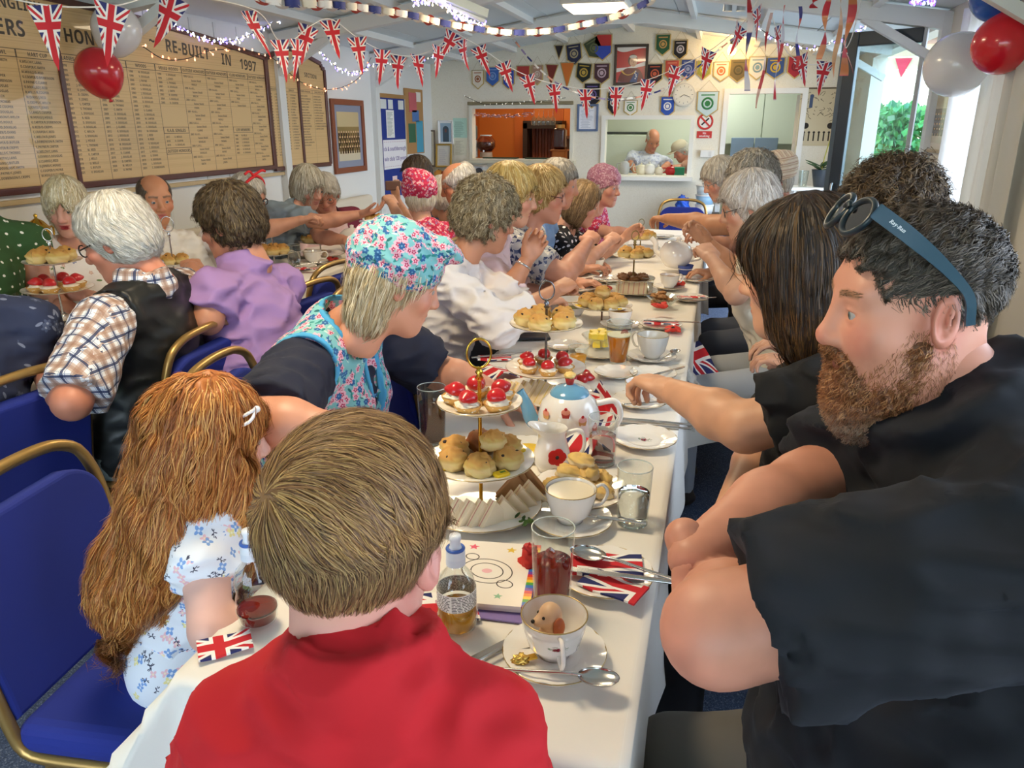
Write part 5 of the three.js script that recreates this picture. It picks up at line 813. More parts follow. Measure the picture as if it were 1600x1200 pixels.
{ const p = onT(1070, 428), t = thing('blue_bowl', 'small blue bowl with white writing in front of the cream top', 'bowl', p); part(t, 'bowl', lathe([[0.0001, 0.001], [0.03, 0], [0.045, 0.05], [0.043, 0.05], [0.028, 0.006], [0.0001, 0.005]], 30), M('#3f56a4', 0.25)); part(t, 'white_marks', new THREE.TorusGeometry(0.039, 0.002, 6, 30).rotateX(Math.PI / 2).translate(0, 0.03, 0), china); }
[[1045, 452, 0.6, 'rose sprigged teacup near the right edge of the middle table'], [968, 512, 2, 'teacup between the beer and the footed plate'], [930, 425, 1, 'teacup in front of the black polka dot top'], [1062, 395, 2, 'far teacup beside the white teapot'], [960, 400, 0.4, 'far teacup near the rose head scarf']].forEach(([u, v, a, l], i) => { const p = onT(u, v); plate(p, 0.078, `saucer of the ${l.replace('far teacup', 'far cup').replace('teacup', 'cup')}`, goldRim, 'saucer'); cup(p.clone().add(V(0, 0.009, 0)), 0.048, 0.065, a, l, { print: a, tea: '#a5713c' }); });
[[1078, 470, 'plate with cutlery beside the sprigged cup'], [905, 455, 'plate in front of the white blouse hands'], [1090, 440, 'white plate by the cream top'], [950, 440, 'plate with sandwich by the polka dots'], [1035, 372, 'far plate beside the stretched arm'], [915, 420, 'plate under the blue leaf print arm']].forEach(([u, v, l]) => { plate(onT(u, v), 0.085, l); knife(onT(u + 4, v - 2, 0.018), rr(0, 0.6), `knife on the ${l}`); });
napkin(onT(1080, 466, 0.016), 0.3, 0.13, 0.05, 'flag napkin beside the sprigged cup', { ou: 0.2 }); napkin(V(-0.03, 0.6, -3.03), 0.2, 0.16, 0.2, 'union flag napkin draped over the lap at the cream top', { peak: 0.012, su: 1, sv: 1, ov: 0 }).rotation.set(0.9, 0.6, -0.5);
poppyFlower(onT(945, 455, 0.02), 'red paper poppy near the low footed plate'); poppyFlower(onT(1060, 447, 0.01), 'small red poppy behind the sprigged cup');
tumbler(onT(975, 385), 0.03, 0.034, 0.1, 'far empty tumbler beside the polka dot hands'); tumbler(onT(958, 475), 0.03, 0.035, 0.1, 'white plastic tumbler shaped glass on the middle table', {}); tumbler(onT(1010, 462), 0.028, 0.034, 0.09, 'clear tumbler of sugar beside the teapot side stand', { liquid: '#f4efe2', dist: 0.2, level: 0.7 });
// ---------------------------------------------------------------- on the wall table
const SF = onT(100, 500); cakeStand(SF, [[0.006, 0.12], [0.12, 0.135], [0.235, 0.11]], 0.33, silver, 'cake stand with strawberry tarts beside the plaid shirt', 0.02); ringOf(SF, SF.y + 0.245, 4, 0.055, (p, a, i) => scone(p, a, 'puff pastry on the top tier of the wall table stand', 'pastries on the wall table stand', 1.4, i), 0.4); ringOf(SF, SF.y + 0.13, 6, 0.075, (p, a) => tart(p, -a, 'strawberry tart on the wall table stand', 'tarts on the wall table stand', 1.25), 0.1);
{ const p = onT(90, 515); plate(V(p.x + 0.02, TY, p.z + 0.16), 0.12, 'plate of finger sandwiches in front of the plaid shirt'); for (let i = 0; i < 6; i++) sandwich(V(p.x - 0.04 + i * 0.026, TY + 0.01, p.z + 0.16), Math.PI / 2, 'finger sandwich in front of the plaid shirt', 'finger sandwiches on the wall table'); }
{ const p = onT(60, 548); plate(p, 0.1, 'saucer under the cream mug on the wall table', goldRim, 'saucer'); cup(p.clone().add(V(0, 0.01, 0)), 0.058, 0.09, 0.2, 'cream cup with purple flowers on the wall table', { print: 0.2 }); knife(onT(95, 560), 0.1, 'knife beside the cream cup on the wall table'); }
tumbler(onT(20, 500), 0.035, 0.042, 0.13, 'empty tumbler at the left edge of the wall table'); cup(onT(62, 492), 0.05, 0.07, 3, 'flowered teacup behind the tarts on the wall table', { print: 3 });
{ const t = thing('trophy', 'small gold trophy cup on the sill behind the blonde bob', 'trophy', onX(62, 372, XL + 0.12)); part(t, 'cup', lathe([[0.0001, 0], [0.04, 0], [0.012, 0.03], [0.012, 0.06], [0.05, 0.11], [0.055, 0.16], [0.0001, 0.16]], 24), brass); part(t, 'lid', lathe([[0.05, 0.16], [0.03, 0.185], [0.006, 0.2], [0.01, 0.215], [0.0001, 0.222]], 20), brass); for (const s of [-1, 1]) part(t, 'handle', tube([V(0, 0.14, s * 0.05), V(0, 0.15, s * 0.09), V(0, 0.1, s * 0.085), V(0, 0.085, s * 0.04)], 0.005, 16, 6), brass); t.position.y = 0.89; t.position.x = XL + 0.12; }
const SG = onT(275, 445); cakeStand(SG, [[0.006, 0.12], [0.1, 0.1]], 0.27, silver, 'cake stand with a twisted ring handle in front of the balding man', 0.03); ringOf(SG, SG.y + 0.11, 5, 0.055, (p, a, i) => scone(p, a, 'scone on the stand in front of the balding man', 'scones before the balding man', 1.1, i), 0);
const SH = onT(430, 418); cakeStand(SH, [[0.006, 0.13], [0.07, 0.115]], 0.2, silver, 'cake stand of scones right of the lilac top', 0.02); ringOf(SH, SH.y + 0.08, 6, 0.06, (p, a, i) => scone(p, a, 'scone on the stand right of the lilac top', 'scones right of the lilac top', 1.25, i), 0);
{ const SI = onT(502, 402); cakeStand(SI, [[0.006, 0.14], [0.085, 0.13]], 0.1, china, 'two tier plate of sandwiches and potatoes near the slate blue top', 0.004); ringOf(SI, SI.y + 0.095, 7, 0.075, (p, a, i) => scone(p, a, 'golden bun on the two tier plate', 'buns on the two tier plate', 1.3, i), 0); for (let i = 0; i < 6; i++) sandwich(V(SI.x - 0.06 + i * 0.025, SI.y + 0.016, SI.z + 0.07), Math.PI / 2, 'sandwich on the two tier plate', 'sandwiches on the two tier plate', { s: 0.8 }); }
{ const p = onT(552, 392), t = thing('sugar_bowl', 'white lidded china pot near the aqua head scarf', 'pot', p); part(t, 'body', lathe([[0.0001, 0.001], [0.06, 0], [0.085, 0.05], [0.088, 0.1], [0.075, 0.12], [0.0001, 0.125]], 32), china); part(t, 'lid', lathe([[0.075, 0.12], [0.05, 0.14], [0.012, 0.15], [0.014, 0.165], [0.0001, 0.17]], 28), china); }
tumbler(onT(461, 418), 0.034, 0.04, 0.13, 'water tumbler on the wall table right of the lilac top', { liquid: '#f2eddc', dist: 0.3, level: 0.7 }); { const p = onT(490, 412); plate(p, 0.085, 'saucer near the edge of the wall table', goldRim, 'saucer'); cup(p.clone().add(V(0, 0.01, 0)), 0.055, 0.065, 0.3, 'white teacup near the edge of the wall table', { print: 0.3 }); }
plate(onT(470, 420), 0.09, 'plate with red napkin at the wall table edge'); napkin(onT(478, 421, 0.015), 0.2, 0.12, 0.05, 'red white and blue napkin at the wall table edge', { ou: 0.3 }); spoon(onT(484, 414, 0.016), 0.9, 'spoon on the plate at the wall table edge'); poppyFlower(onT(520, 408), 'red paper poppy on the wall table');
{ const p = at(585, 350, 4.55); plate(p, 0.09, 'plate passed between two hands over the wall table', goldRim, 'plate'); scone(p.clone().add(V(-0.02, 0.012, 0)), 0, 'golden bun on the passed plate', 'buns on the passed plate', 1.2, 1); scone(p.clone().add(V(0.03, 0.012, 0.01)), 2, 'golden bun on the passed plate', 'buns on the passed plate', 1.2, 2); }
{ const p = at(614, 290, 5.05), t = thing('camera', 'small brown compact camera held up by a hand', 'camera', p, 0.5); part(t, 'body', box(0.1, 0.062, 0.025, 0, 0, 0, 0.008), M('#6a4a3a', 0.4)); part(t, 'lens', new THREE.CylinderGeometry(0.018, 0.02, 0.02, 20).rotateX(Math.PI / 2).translate(0.012, 0, -0.02), M('#222222', 0.3)); }
{ const p = onX(548, 335, XL + 0.42), t = thing('rucksack', 'maroon rucksack standing on the wall bench', 'bag', [p.x - 0.04, 0.482, p.z], 1.2); part(t, 'body', displace(box(0.3, 0.4, 0.16, 0, 0.2, 0, 0.06), (v) => { v.x *= 1 - 0.15 * smooth(0.2, 0.4, v.y); }), M('#7a1830', 0.75)); part(t, 'pocket', box(0.22, 0.17, 0.05, 0, 0.12, 0.09, 0.02), M('#8a1c38', 0.75)); part(t, 'strap', tube([V(-0.1, 0.36, 0.05), V(-0.14, 0.42, 0), V(-0.12, 0.3, -0.09), V(-0.13, 0.08, -0.08)], 0.012, 20, 6), M('#4a1424', 0.8)); part(t, 'zip', tube([V(-0.12, 0.24, 0.082), V(0, 0.34, 0.075), V(0.12, 0.24, 0.082)], 0.004, 16, 6), M('#2a1018', 0.6)); }
// ---------------------------------------------------------------- honour boards on the left wall
reseed(90);
const INK = '#3a2f22', SUR = ['DOUGLAS', 'COOPER', 'JONES', 'CRIPPS', 'SMITH', 'LANG', 'WELCH', 'HOULE', 'CLARKE', 'DOBBINSON', 'REID', 'MOULE', 'MILLS', 'CARTER', 'PAYNE', 'EVANS', 'BUTLER', 'THOMAS'];
const oak = (g, w, h) => { g.fillStyle = '#d8b781'; g.fillRect(0, 0, w, h); for (let i = 0; i < h / 2; i++) { g.strokeStyle = `rgba(${rnd() < 0.5 ? '150,112,66' : '216,182,128'},${rr(0.05, 0.22)})`; g.lineWidth = rr(0.5, 3); const y = rnd() * h; g.beginPath(); g.moveTo(0, y); g.bezierCurveTo(w * 0.3, y + rr(-8, 8), w * 0.6, y + rr(-8, 8), w, y + rr(-5, 5)); g.stroke(); } };
function column(g, x, y0, y1, w, step, mode, y00) { g.fillStyle = INK; g.textAlign = 'left'; const fs = step * 0.66; g.font = `bold ${fs}px sans-serif`; let yr = y00 || 1998; for (let y = y0; y < y1; y += step) { if (mode === 'year') { g.fillText(String(yr++), x + w * 0.06, y, w * 0.24); const k = Math.floor(rnd() * 6); g.fillText(`${'JCDURSLMV'[Math.floor(rnd() * 9)]}. ${SUR[k < 3 ? 0 : Math.floor(rnd() * SUR.length)]}`, x + w * 0.38, y, w * 0.58); } else if (mode === 'pair') g.fillText(`${'JCDURSLM'[Math.floor(rnd() * 8)]}.${SUR[Math.floor(rnd() * 18)]}/${'JCDRS'[Math.floor(rnd() * 5)]}.${SUR[Math.floor(rnd() * 18)]}`, x + w * 0.05, y, w * 0.9); else { const k = Math.floor((y - y0) / step) % 3; if (k === 0) g.fillText(`${yr++}  K.A.G.L.`, x + w * 0.05, y, w * 0.7); else g.fillText(k === 1 ? 'Sussex Shield' : SUR[Math.floor(rnd() * 18)], x + w * 0.35, y, w * 0.6); } } }
function head(g, x, y, w, h, text) { g.strokeStyle = INK; g.lineWidth = 2; g.strokeRect(x + 2, y, w - 4, h); g.fillStyle = INK; g.font = `bold ${h * 0.68}px sans-serif`; g.textAlign = 'center'; g.fillText(text, x + w / 2, y + h * 0.76, w * 0.92); }
const darkWood = M('#54281f', 0.4, 0, { clearcoat: 0.3 });
function wallBoard(pts, tex, label, pos, rails, name = 'honour_board') {      // pts: outline in board metres; hung on the left wall
  const t = thing(name, label, 'board', pos, Math.PI / 2), s = new THREE.Shape(pts.map((p) => new THREE.Vector2(...p)));
  const g = clean(new THREE.ExtrudeGeometry(s, { depth: 0.018, bevelEnabled: false })), W = Math.max(...pts.map((p) => p[0])), H = Math.max(...pts.map((p) => p[1])), p = g.attributes.position, uv = g.attributes.uv; for (let i = 0; i < p.count; i++) uv.setXY(i, p.getX(i) / W, p.getY(i) / H);
  part(t, 'panel', g, texMat(tex, 0.45, { clearcoat: 0.25 }));
  for (let i = 0; i < pts.length; i++) { const a = pts[i], b = pts[(i + 1) % pts.length]; part(t, 'frame_rail', bar(V(a[0], a[1], 0.016), V(b[0], b[1], 0.016), 0.034, 0.032, V(0, 0, 1), 0.006), darkWood); }
  for (const [x, y0, y1] of rails || []) part(t, 'divider', boxAB(x - 0.014, y0, 0.0, x + 0.014, y1, 0.03, 0.004), darkWood);
  return t;
}
{
  const R = onX(417, 180, XL), D = onX(101, 180, XL), bot = 1.215, z0 = -2.75, W = z0 - R.z, xd = z0 - D.z, pk = z0 - onX(211, 29, XL).z, H = 0.93;
  const tex = ctex(2048, Math.round(2048 * H / W), (g, w, h) => {
    oak(g, w, h); const X = (m) => m / W * w, Y = (m) => h - m / H * h, hy = 0.665;
    g.fillStyle = INK; g.textAlign = 'left'; const word = (s, x, y, size, rot) => { g.save(); g.translate(X(x), Y(y)); g.rotate(rot); g.font = `bold ${X(size)}px sans-serif`; g.fillText(s, 0, 0); g.restore(); };
    word('BOROUGH  ENGLISH', 0.02, 0.845, 0.07, 0.0); word('MEMBERS', 0.1, 0.725, 0.1, 0.0); word('HONOURS', xd + 0.06, 0.725, 0.095, 0.0); word('CLUB', pk - 0.28, 0.76, 0.1, 0.02); word('~', pk + 0.06, 0.76, 0.1, 0.05); word('RE-BUILT', pk + 0.2, 0.745, 0.1, 0.04); word('IN', pk + 0.76, 0.71, 0.1, 0.05); word('1997', pk + 0.97, 0.695, 0.095, 0.05);
    const cols = [['BOWL', 'pair', 0, xd * 0.33], ['RINK BOWL', 'pair', xd * 0.33, xd * 0.66], ['HART CUP', 'pair', xd * 0.66, xd]]; const n = 8, names = ['LADIES CAPTAIN', 'CAPTAIN', 'WOODS', 'MIXED WOODS', 'OUTSIDE HONOURS', 'OUTSIDE HONOURS', 'CLUB HONOURS', 'OUTSIDE HONOURS']; for (let i = 0; i < n; i++) cols.push([names[i], i < 4 ? 'year' : 'mix', lerp(xd, W, i / n), lerp(xd, W, (i + 1) / n)]);
    const hh = h * 0.04; cols.forEach(([t, mode, a, b], i) => { head(g, X(a), Y(hy), X(b - a), hh, t); g.strokeStyle = INK; g.lineWidth = 2; g.beginPath(); g.moveTo(X(b), Y(hy)); g.lineTo(X(b), h); g.stroke(); const st = h * 0.0255, end = i === 6 ? Y(0.42) : i === 9 ? Y(0.36) : Y(0.05); column(g, X(a), Y(hy) + hh + st, end, X(b - a), st, mode, 1998); });
    const a3 = lerp(xd, W, 3 / n), wb = (W - xd) / n, a6 = lerp(xd, W, 6 / n); g.fillStyle = '#d8b781'; g.fillRect(X(a3) + 4, Y(0.42), X(wb) - 8, Y(0.3) - Y(0.42)); head(g, X(a3), Y(0.3), X(wb), hh, 'K.A.B. SINGLES'); column(g, X(a3), Y(0.235), Y(0.18), X(wb), h * 0.0255, 'year', 2017); head(g, X(a3), Y(0.175), X(wb), hh, 'OUTSIDE HONOURS'); g.fillStyle = '#d8b781'; g.fillRect(X(a6) + 4, Y(0.43), X(wb) - 8, Y(0.3) - Y(0.43)); head(g, X(a6), Y(0.3), X(wb), hh, 'LIFE MEMBERS'); column(g, X(a6), Y(0.235), Y(0.1), X(wb), h * 0.0255, 'year', 1998);
  });
  wallBoard([[0, 0], [W, 0], [W, 0.775], [lerp(pk, W, 0.5), 0.845], [pk, 0.89], [pk - 0.8, 0.915], [0, 0.915]], tex, 'long oak honour board with a sloping top reading CLUB RE-BUILT IN 1997', [XL + 0.004, bot, z0], [[xd, 0, 0.67]]);
  const A = onX(424, 180, XL + 0.03), B = onX(507, 180, XL), W2 = A.z - B.z, H2 = 0.98;
  const tex2 = ctex(1024, Math.round(1024 * H2 / W2), (g, w, h) => { oak(g, w, h); const Y = (m) => h - m / H2 * h; g.fillStyle = INK; g.font = `bold ${h * 0.05}px sans-serif`; g.textAlign = 'center'; g.fillText('LADIES', w * 0.28, Y(0.79)); g.save(); g.translate(w * 0.74, Y(0.765)); g.rotate(0.06); g.fillText('SECTION', 0, 0, w * 0.4); g.restore(); for (let i = 0; i < 4; i++) { head(g, i * w / 4, Y(0.66), w / 4, h * 0.03, ['SINGLES HONOURS', 'SINGLES', 'PAIRS HONOURS', 'CHALLENGE CUP'][i]); column(g, i * w / 4, Y(0.6), Y([0.1, 0.14, 0.16, 0.3][i]), w / 4, h * 0.024, i < 2 ? 'year' : 'pair', 1999); g.strokeStyle = INK; g.lineWidth = 2; g.beginPath(); g.moveTo((i + 1) * w / 4, Y(0.66)); g.lineTo((i + 1) * w / 4, h); g.stroke(); } });
  wallBoard([[0, 0], [W2, 0], [W2, 0.77], [W2 - 0.05, 0.78], [W2 - 0.05, 0.81], [W2 * 0.5, 0.885], [W2 * 0.3, 0.885], [0, 0.79]], tex2, 'smaller oak honour board headed LADIES SECTION', [XL + 0.004, 1.2, A.z], [[W2 * 0.5, 0, 0.87]]);
  solo('oak_shelf_rail', boxAB(XL, 1.15, -2.4, XL + 0.03, 1.175, -6.0, 0.004), M('#c9b38a', 0.5), 'pale timber rail below the honour boards', 'rail');
}
// ---------------------------------------------------------------- framed things and notices
const paintTex = (w, h, f) => ctex(w, h, f);
function framed(name, label, cat, w, h, fw, fm, tex, pos, turn, tilt = 0, mount) {
  const t = thing(name, label, cat, pos, turn); t.rotation.order = 'YXZ'; t.rotation.x = tilt;
  part(t, 'frame_rail', boxAB(-w / 2, -h / 2, 0, -w / 2 + fw, h / 2, 0.022, 0.004), fm); part(t, 'frame_rail', boxAB(w / 2 - fw, -h / 2, 0, w / 2, h / 2, 0.022, 0.004), fm); part(t, 'frame_rail', boxAB(-w / 2 + fw, h / 2 - fw, 0, w / 2 - fw, h / 2, 0.022, 0.004), fm); part(t, 'frame_rail', boxAB(-w / 2 + fw, -h / 2, 0, w / 2 - fw, -h / 2 + fw, 0.022, 0.004), fm);
  if (mount) part(t, 'mount', boxAB(-w / 2 + fw, -h / 2 + fw, 0.001, w / 2 - fw, h / 2 - fw, 0.006), mount); const m = mount ? fw + Math.min(w, h) * 0.09 : fw;
  part(t, 'picture', boxAB(-w / 2 + m, -h / 2 + m, 0.002, w / 2 - m, h / 2 - m, 0.0075), texMat(tex, 0.2, { clearcoat: 0.6 })); return t;
}
reseed(91);
const teamTex = paintTex(384, 512, (g, w, h) => { g.fillStyle = '#c9b98e'; g.fillRect(0, 0, w, h); g.fillStyle = '#8a7a4e'; g.fillRect(0, h * 0.3, w, h * 0.5); g.fillStyle = '#d8cdb0'; g.fillRect(0, h * 0.8, w, h * 0.2); for (let r = 0; r < 4; r++) for (let i = 0; i < 9; i++) { const x = (i + 0.5 + 0.3 * (r % 2)) * w / 9, y = h * (0.42 + r * 0.1); g.fillStyle = ['#2e2618', '#4a3a22', '#6a5838'][Math.floor(rnd() * 3)]; g.fillRect(x - 14, y, 28, h * 0.13); g.fillStyle = '#d9bb92'; g.beginPath(); g.arc(x, y - 6, 11, 0, 7); g.fill(); } });
{ const a = onX(513, 152, XL), b = onX(571, 271, XL); framed('team_photograph', 'sepia team photograph in a wide brown frame beside the blue notice board', 'picture', a.z - b.z, 0.64, 0.05, M('#8a4a2c', 0.4), teamTex, [XL + 0.004, (a.y + b.y) / 2 + 0.01, (a.z + b.z) / 2], Math.PI / 2, 0, M('#8d93a6', 0.7)); }
{ // blue notice board with papers
  const a = onX(589, 152, XL), b = onX(635, 300, XL), w = a.z - b.z, h = 0.98, t = thing('notice_board', 'tall blue felt notice board on the left wall with club banner', 'notice board', [XL + 0.004, a.y - h / 2, (a.z + b.z) / 2], Math.PI / 2);
  part(t, 'felt', boxAB(-w / 2, -h / 2, 0, w / 2, h / 2, 0.018), M('#22398c', 0.95)); part(t, 'frame_rail', boxAB(-w / 2 - 0.01, h / 2, 0, w / 2 + 0.01, h / 2 + 0.04, 0.025), M('#a87f4a', 0.5)); for (const s of [-1, 1]) part(t, 'frame_rail', boxAB(s * w / 2 - 0.01, -h / 2, 0, s * w / 2 + 0.01, h / 2, 0.024), M('#c9bb98', 0.5));
  const paper = (x, y, pw, ph, tex, name, lab) => part(t, name, boxAB(x - pw / 2, y - ph / 2, 0.018, x + pw / 2, y + ph / 2, 0.0205), tex, lab);
  const lines = paintTex(128, 192, (g, W, H) => { g.fillStyle = '#eef0ec'; g.fillRect(0, 0, W, H); g.fillStyle = '#8a938e'; for (let y = 14; y < H - 10; y += 9) g.fillRect(14, y, rr(50, 100), 3); });
  paper(-0.08, 0.24, 0.2, 0.27, texMat(lines, 0.8), 'pinned_letter'); for (const [x, q] of [[-0.24, 0.2], [-0.05, 0.12], [0.2, 0.14]]) paper(x * w / 0.6, 0.43, q, 0.09, M('#dfe4e2', 0.8), 'pinned_slip');
  const ban = paintTex(512, 320, (g, W, H) => { g.fillStyle = '#f1f0f4'; g.fillRect(0, 0, W, H); g.fillStyle = '#6a5a98'; g.font = 'bold 60px sans-serif'; g.textAlign = 'center'; g.fillText('ck & southborough', W / 2, 120, W * 0.95); g.fillText('wls club 120 years', W / 2, 230, W * 0.95); g.fillStyle = '#c9a8b8'; for (let i = 0; i < 12; i++) { g.fillRect(20 + i * 40, 20, 22, 6); g.fillRect(20 + i * 40, 290, 22, 6); } });
  paper(0.02, -0.06, w * 0.94, 0.29, texMat(ban, 0.7), 'banner', 'white banner about the club anniversary'); paper(-0.03, -0.37, 0.12, 0.18, M('#f2d9d6', 0.7), 'sign_paper'); part(t, 'no_smoking_ring', new THREE.TorusGeometry(0.038, 0.005, 6, 28).translate(-0.03, -0.36, 0.021), M('#c8383a', 0.6));
}
// notices in the corner of the left wall and on the back wall
const BW = (u, v, d = 0.004) => onZ(u, v, ZB).add(V(0, 0, d));
{ const a = onX(637, 172, XL), b = onX(651, 250, XL), t = thing('cork_board', 'small cork board with leaflets in the corner', 'notice board', [XL + 0.004, 1.6, (a.z + b.z) / 2 - 0.05], Math.PI / 2); part(t, 'cork', boxAB(-0.26, -0.38, 0, 0.26, 0.3, 0.016), M('#b58a58', 0.95)); [[-0.05, 0.16, 0.22, 0.2, '#c9626a'], [0.02, 0.02, 0.2, 0.12, '#4a78b8'], [-0.1, -0.16, 0.2, 0.2, '#2f6a4e'], [0.13, -0.2, 0.2, 0.34, '#4aa6c8'], [0.12, 0.22, 0.14, 0.1, '#ece8e0']].forEach(([x, y, w, h, c]) => part(t, 'leaflet', boxAB(x - w / 2, y - h / 2, 0.016, x + w / 2, y + h / 2, 0.019), M(c, 0.6))); }
reseed(92);
const castle = paintTex(128, 192, (g, w, h) => { g.fillStyle = '#9fb8cc'; g.fillRect(0, 0, w, h); g.fillStyle = '#4a5560'; g.fillRect(28, 60, 72, 132); g.beginPath(); g.arc(64, 66, 36, Math.PI, 0); g.fill(); g.fillStyle = '#7a5048'; g.fillRect(52, 60, 24, 34); });
framed('poster', 'white mounted picture of a dark tower on the back wall', 'picture', 0.19, 0.27, 0.012, M('#f0f0ee', 0.5), castle, BW(697, 207), 0, 0, M('#f4f4f2', 0.7));
const textSheet = (bg, ink, seed, title) => { reseed(seed); return paintTex(192, 256, (g, w, h) => { g.fillStyle = bg; g.fillRect(0, 0, w, h); g.fillStyle = ink; if (title) { g.font = 'bold 24px sans-serif'; g.textAlign = 'center'; g.fillText(title, w / 2, 32); } for (let y = 46; y < h - 14; y += 12) g.fillRect(rr(14, 30), y, rr(70, 140), 4); }); };
solo('green_notice', box(0.17, 0.22, 0.004), texMat(textSheet('#b9dccb', '#7fa596', 4), 0.8), 'pale green notice taped left of the bar hatch', 'notice', null, BW(719, 200)); solo('white_notice', box(0.16, 0.2, 0.004), texMat(textSheet('#e4e2cc', '#a9a58c', 5), 0.8), 'cream notice sheet under the pale green one', 'notice', null, BW(719, 229));
framed('leaning_picture', 'gold framed certificate standing on the cabinet in the corner', 'picture', 0.2, 0.27, 0.02, M('#b99444', 0.35, 0.5), textSheet('#dcd8cc', '#b0a8b0', 6), BW(696, 243, 0.05), 0, -0.12); framed('tall_picture', 'tall narrow dark framed print leaning in the corner', 'picture', 0.17, 0.42, 0.018, M('#5a4a38', 0.4), textSheet('#b8b4a4', '#8a8678', 7), BW(672, 232, 0.06), 0.25, -0.1, M('#e4dcc4', 0.7));
{ const p = BW(690, 275, 0.25), t = thing('corner_cabinet', 'low white cabinet in the back left corner', 'cabinet', [Math.max(p.x, XL + 0.34), 0, ZB + 0.24]); part(t, 'carcass', boxAB(-0.3, 0, -0.22, 0.3, 0.95, 0.18, 0.006), M('#d8d0b8', 0.6)); for (const s of [-1, 1]) { const d = part(t, 'door', boxAB(s * 0.148 - 0.14, 0.05, 0.18, s * 0.148 + 0.14, 0.9, 0.2, 0.004), M('#e2dac4', 0.6)); part(d, 'knob', ball(0.012, s * 0.04, 0.5, 0.21), brass); } for (const [x, c] of [[-0.05, '#d2702a'], [0.07, '#c8862f'], [0.16, '#b5552a']]) { const f = thing('ornamental_gourd', `small ${c === '#d2702a' ? 'orange' : c === '#c8862f' ? 'amber' : 'rust'} ornament on the corner cabinet`, 'ornament', [p.x + x, 0.952, ZB + 0.3]); part(f, 'gourd', lump(0.05, 0.045, 0.05, x * 30, 0.12, () => lin(c)), VC(0.5)); part(f, 'stalk', rod(V(0, 0.06, 0), V(0.005, 0.085, 0), 0.006), M('#6a5a30', 0.8)); } }
{ const p = BW(745, 270, 0.2), t = thing('music_player', 'grey portable music player on a dark shelf below the bar hatch', 'stereo', [p.x, p.y - 0.02, p.z]); part(t, 'body', box(0.36, 0.13, 0.2, 0, 0.05, 0, 0.03), M('#a9adb0', 0.35)); part(t, 'display', box(0.1, 0.04, 0.004, 0, 0.06, 0.1), M('#20242a', 0.2)); for (const s of [-1, 1]) part(t, 'speaker', new THREE.CylinderGeometry(0.045, 0.045, 0.006, 20).rotateX(Math.PI / 2).translate(s * 0.12, 0.05, 0.1), M('#3a3c40', 0.7)); const s = thing('black_table', 'small black side table below the bar hatch', 'table', [p.x + 0.05, 0, p.z]); part(s, 'top', box(0.55, 0.03, 0.3, 0, p.y - 0.055, 0, 0.004), M('#2a2a2c', 0.5)); for (const a of [-1, 1]) for (const b of [-1, 1]) part(s, 'leg', rod(V(a * 0.24, 0, b * 0.11), V(a * 0.24, p.y - 0.07, b * 0.11), 0.014), M('#2a2a2c', 0.5)); }
// certificate, portrait, clock, signs
framed('certificate', 'blue framed certificate between the two hatches', 'picture', onZ(935, 200, ZB).x - onZ(902, 200, ZB).x, 0.29, 0.024, M('#5a6f92', 0.5), textSheet('#e9ebf2', '#a9b0c2', 8, ''), BW(918.5, 184), 0);
{ const a = onZ(961, 70, ZB), b = onZ(1011, 133, ZB); reseed(93);
  const tex = paintTex(384, 512, (g, w, h) => { g.fillStyle = '#c33a30'; g.fillRect(0, 0, w, h); g.fillStyle = '#e8e0d8'; g.beginPath(); g.moveTo(0, 40); g.bezierCurveTo(120, 120, 200, 10, 384, 20); g.lineTo(384, 0); g.lineTo(0, 0); g.fill(); g.beginPath(); g.moveTo(0, 300); g.lineTo(150, 290); g.lineTo(384, 210); g.lineTo(384, 270); g.lineTo(0, 360); g.fill(); g.fillStyle = '#6e2a1c'; g.beginPath(); g.moveTo(20, 512); g.quadraticCurveTo(40, 330, 150, 300); g.lineTo(260, 300); g.quadraticCurveTo(360, 330, 364, 512); g.fill(); g.strokeStyle = '#d8ac4a'; g.lineWidth = 11; for (const x of [60, 78]) { g.beginPath(); g.moveTo(x, 330); g.bezierCurveTo(120, 440, 220, 400, 250, 350); g.stroke(); } g.fillStyle = '#2c3f6e'; g.beginPath(); g.moveTo(180, 512); g.lineTo(250, 360); g.lineTo(300, 370); g.lineTo(280, 512); g.fill(); g.fillStyle = '#e3e0da'; for (let i = 0; i < 5; i++) { g.beginPath(); g.arc(270 + rr(-26, 26), 350 + i * 26, 10, 0, 7); g.fill(); } g.fillStyle = '#5d4432'; g.beginPath(); g.ellipse(215, 190, 64, 86, 0, 0, 7); g.fill(); g.fillStyle = '#d9ab86'; g.beginPath(); g.ellipse(222, 208, 50, 74, 0, 0, 7); g.fill(); g.fillStyle = '#cfc8bc'; g.beginPath(); g.ellipse(218, 138, 50, 24, 0, 0, 7); g.fill(); g.fillStyle = '#4a3428'; for (const x of [200, 244]) g.fillRect(x - 9, 196, 18, 7); g.fillStyle = '#b07a60'; g.fillRect(218, 205, 9, 30); g.fillStyle = '#9a5848'; g.fillRect(202, 252, 40, 7); });
  framed('portrait', 'framed portrait of a man in red uniform before a flag', 'picture', b.x - a.x, a.y - b.y, 0.028, M('#3a2a1c', 0.4), tex, [(a.x + b.x) / 2, (a.y + b.y) / 2, ZB + 0.004], 0); }
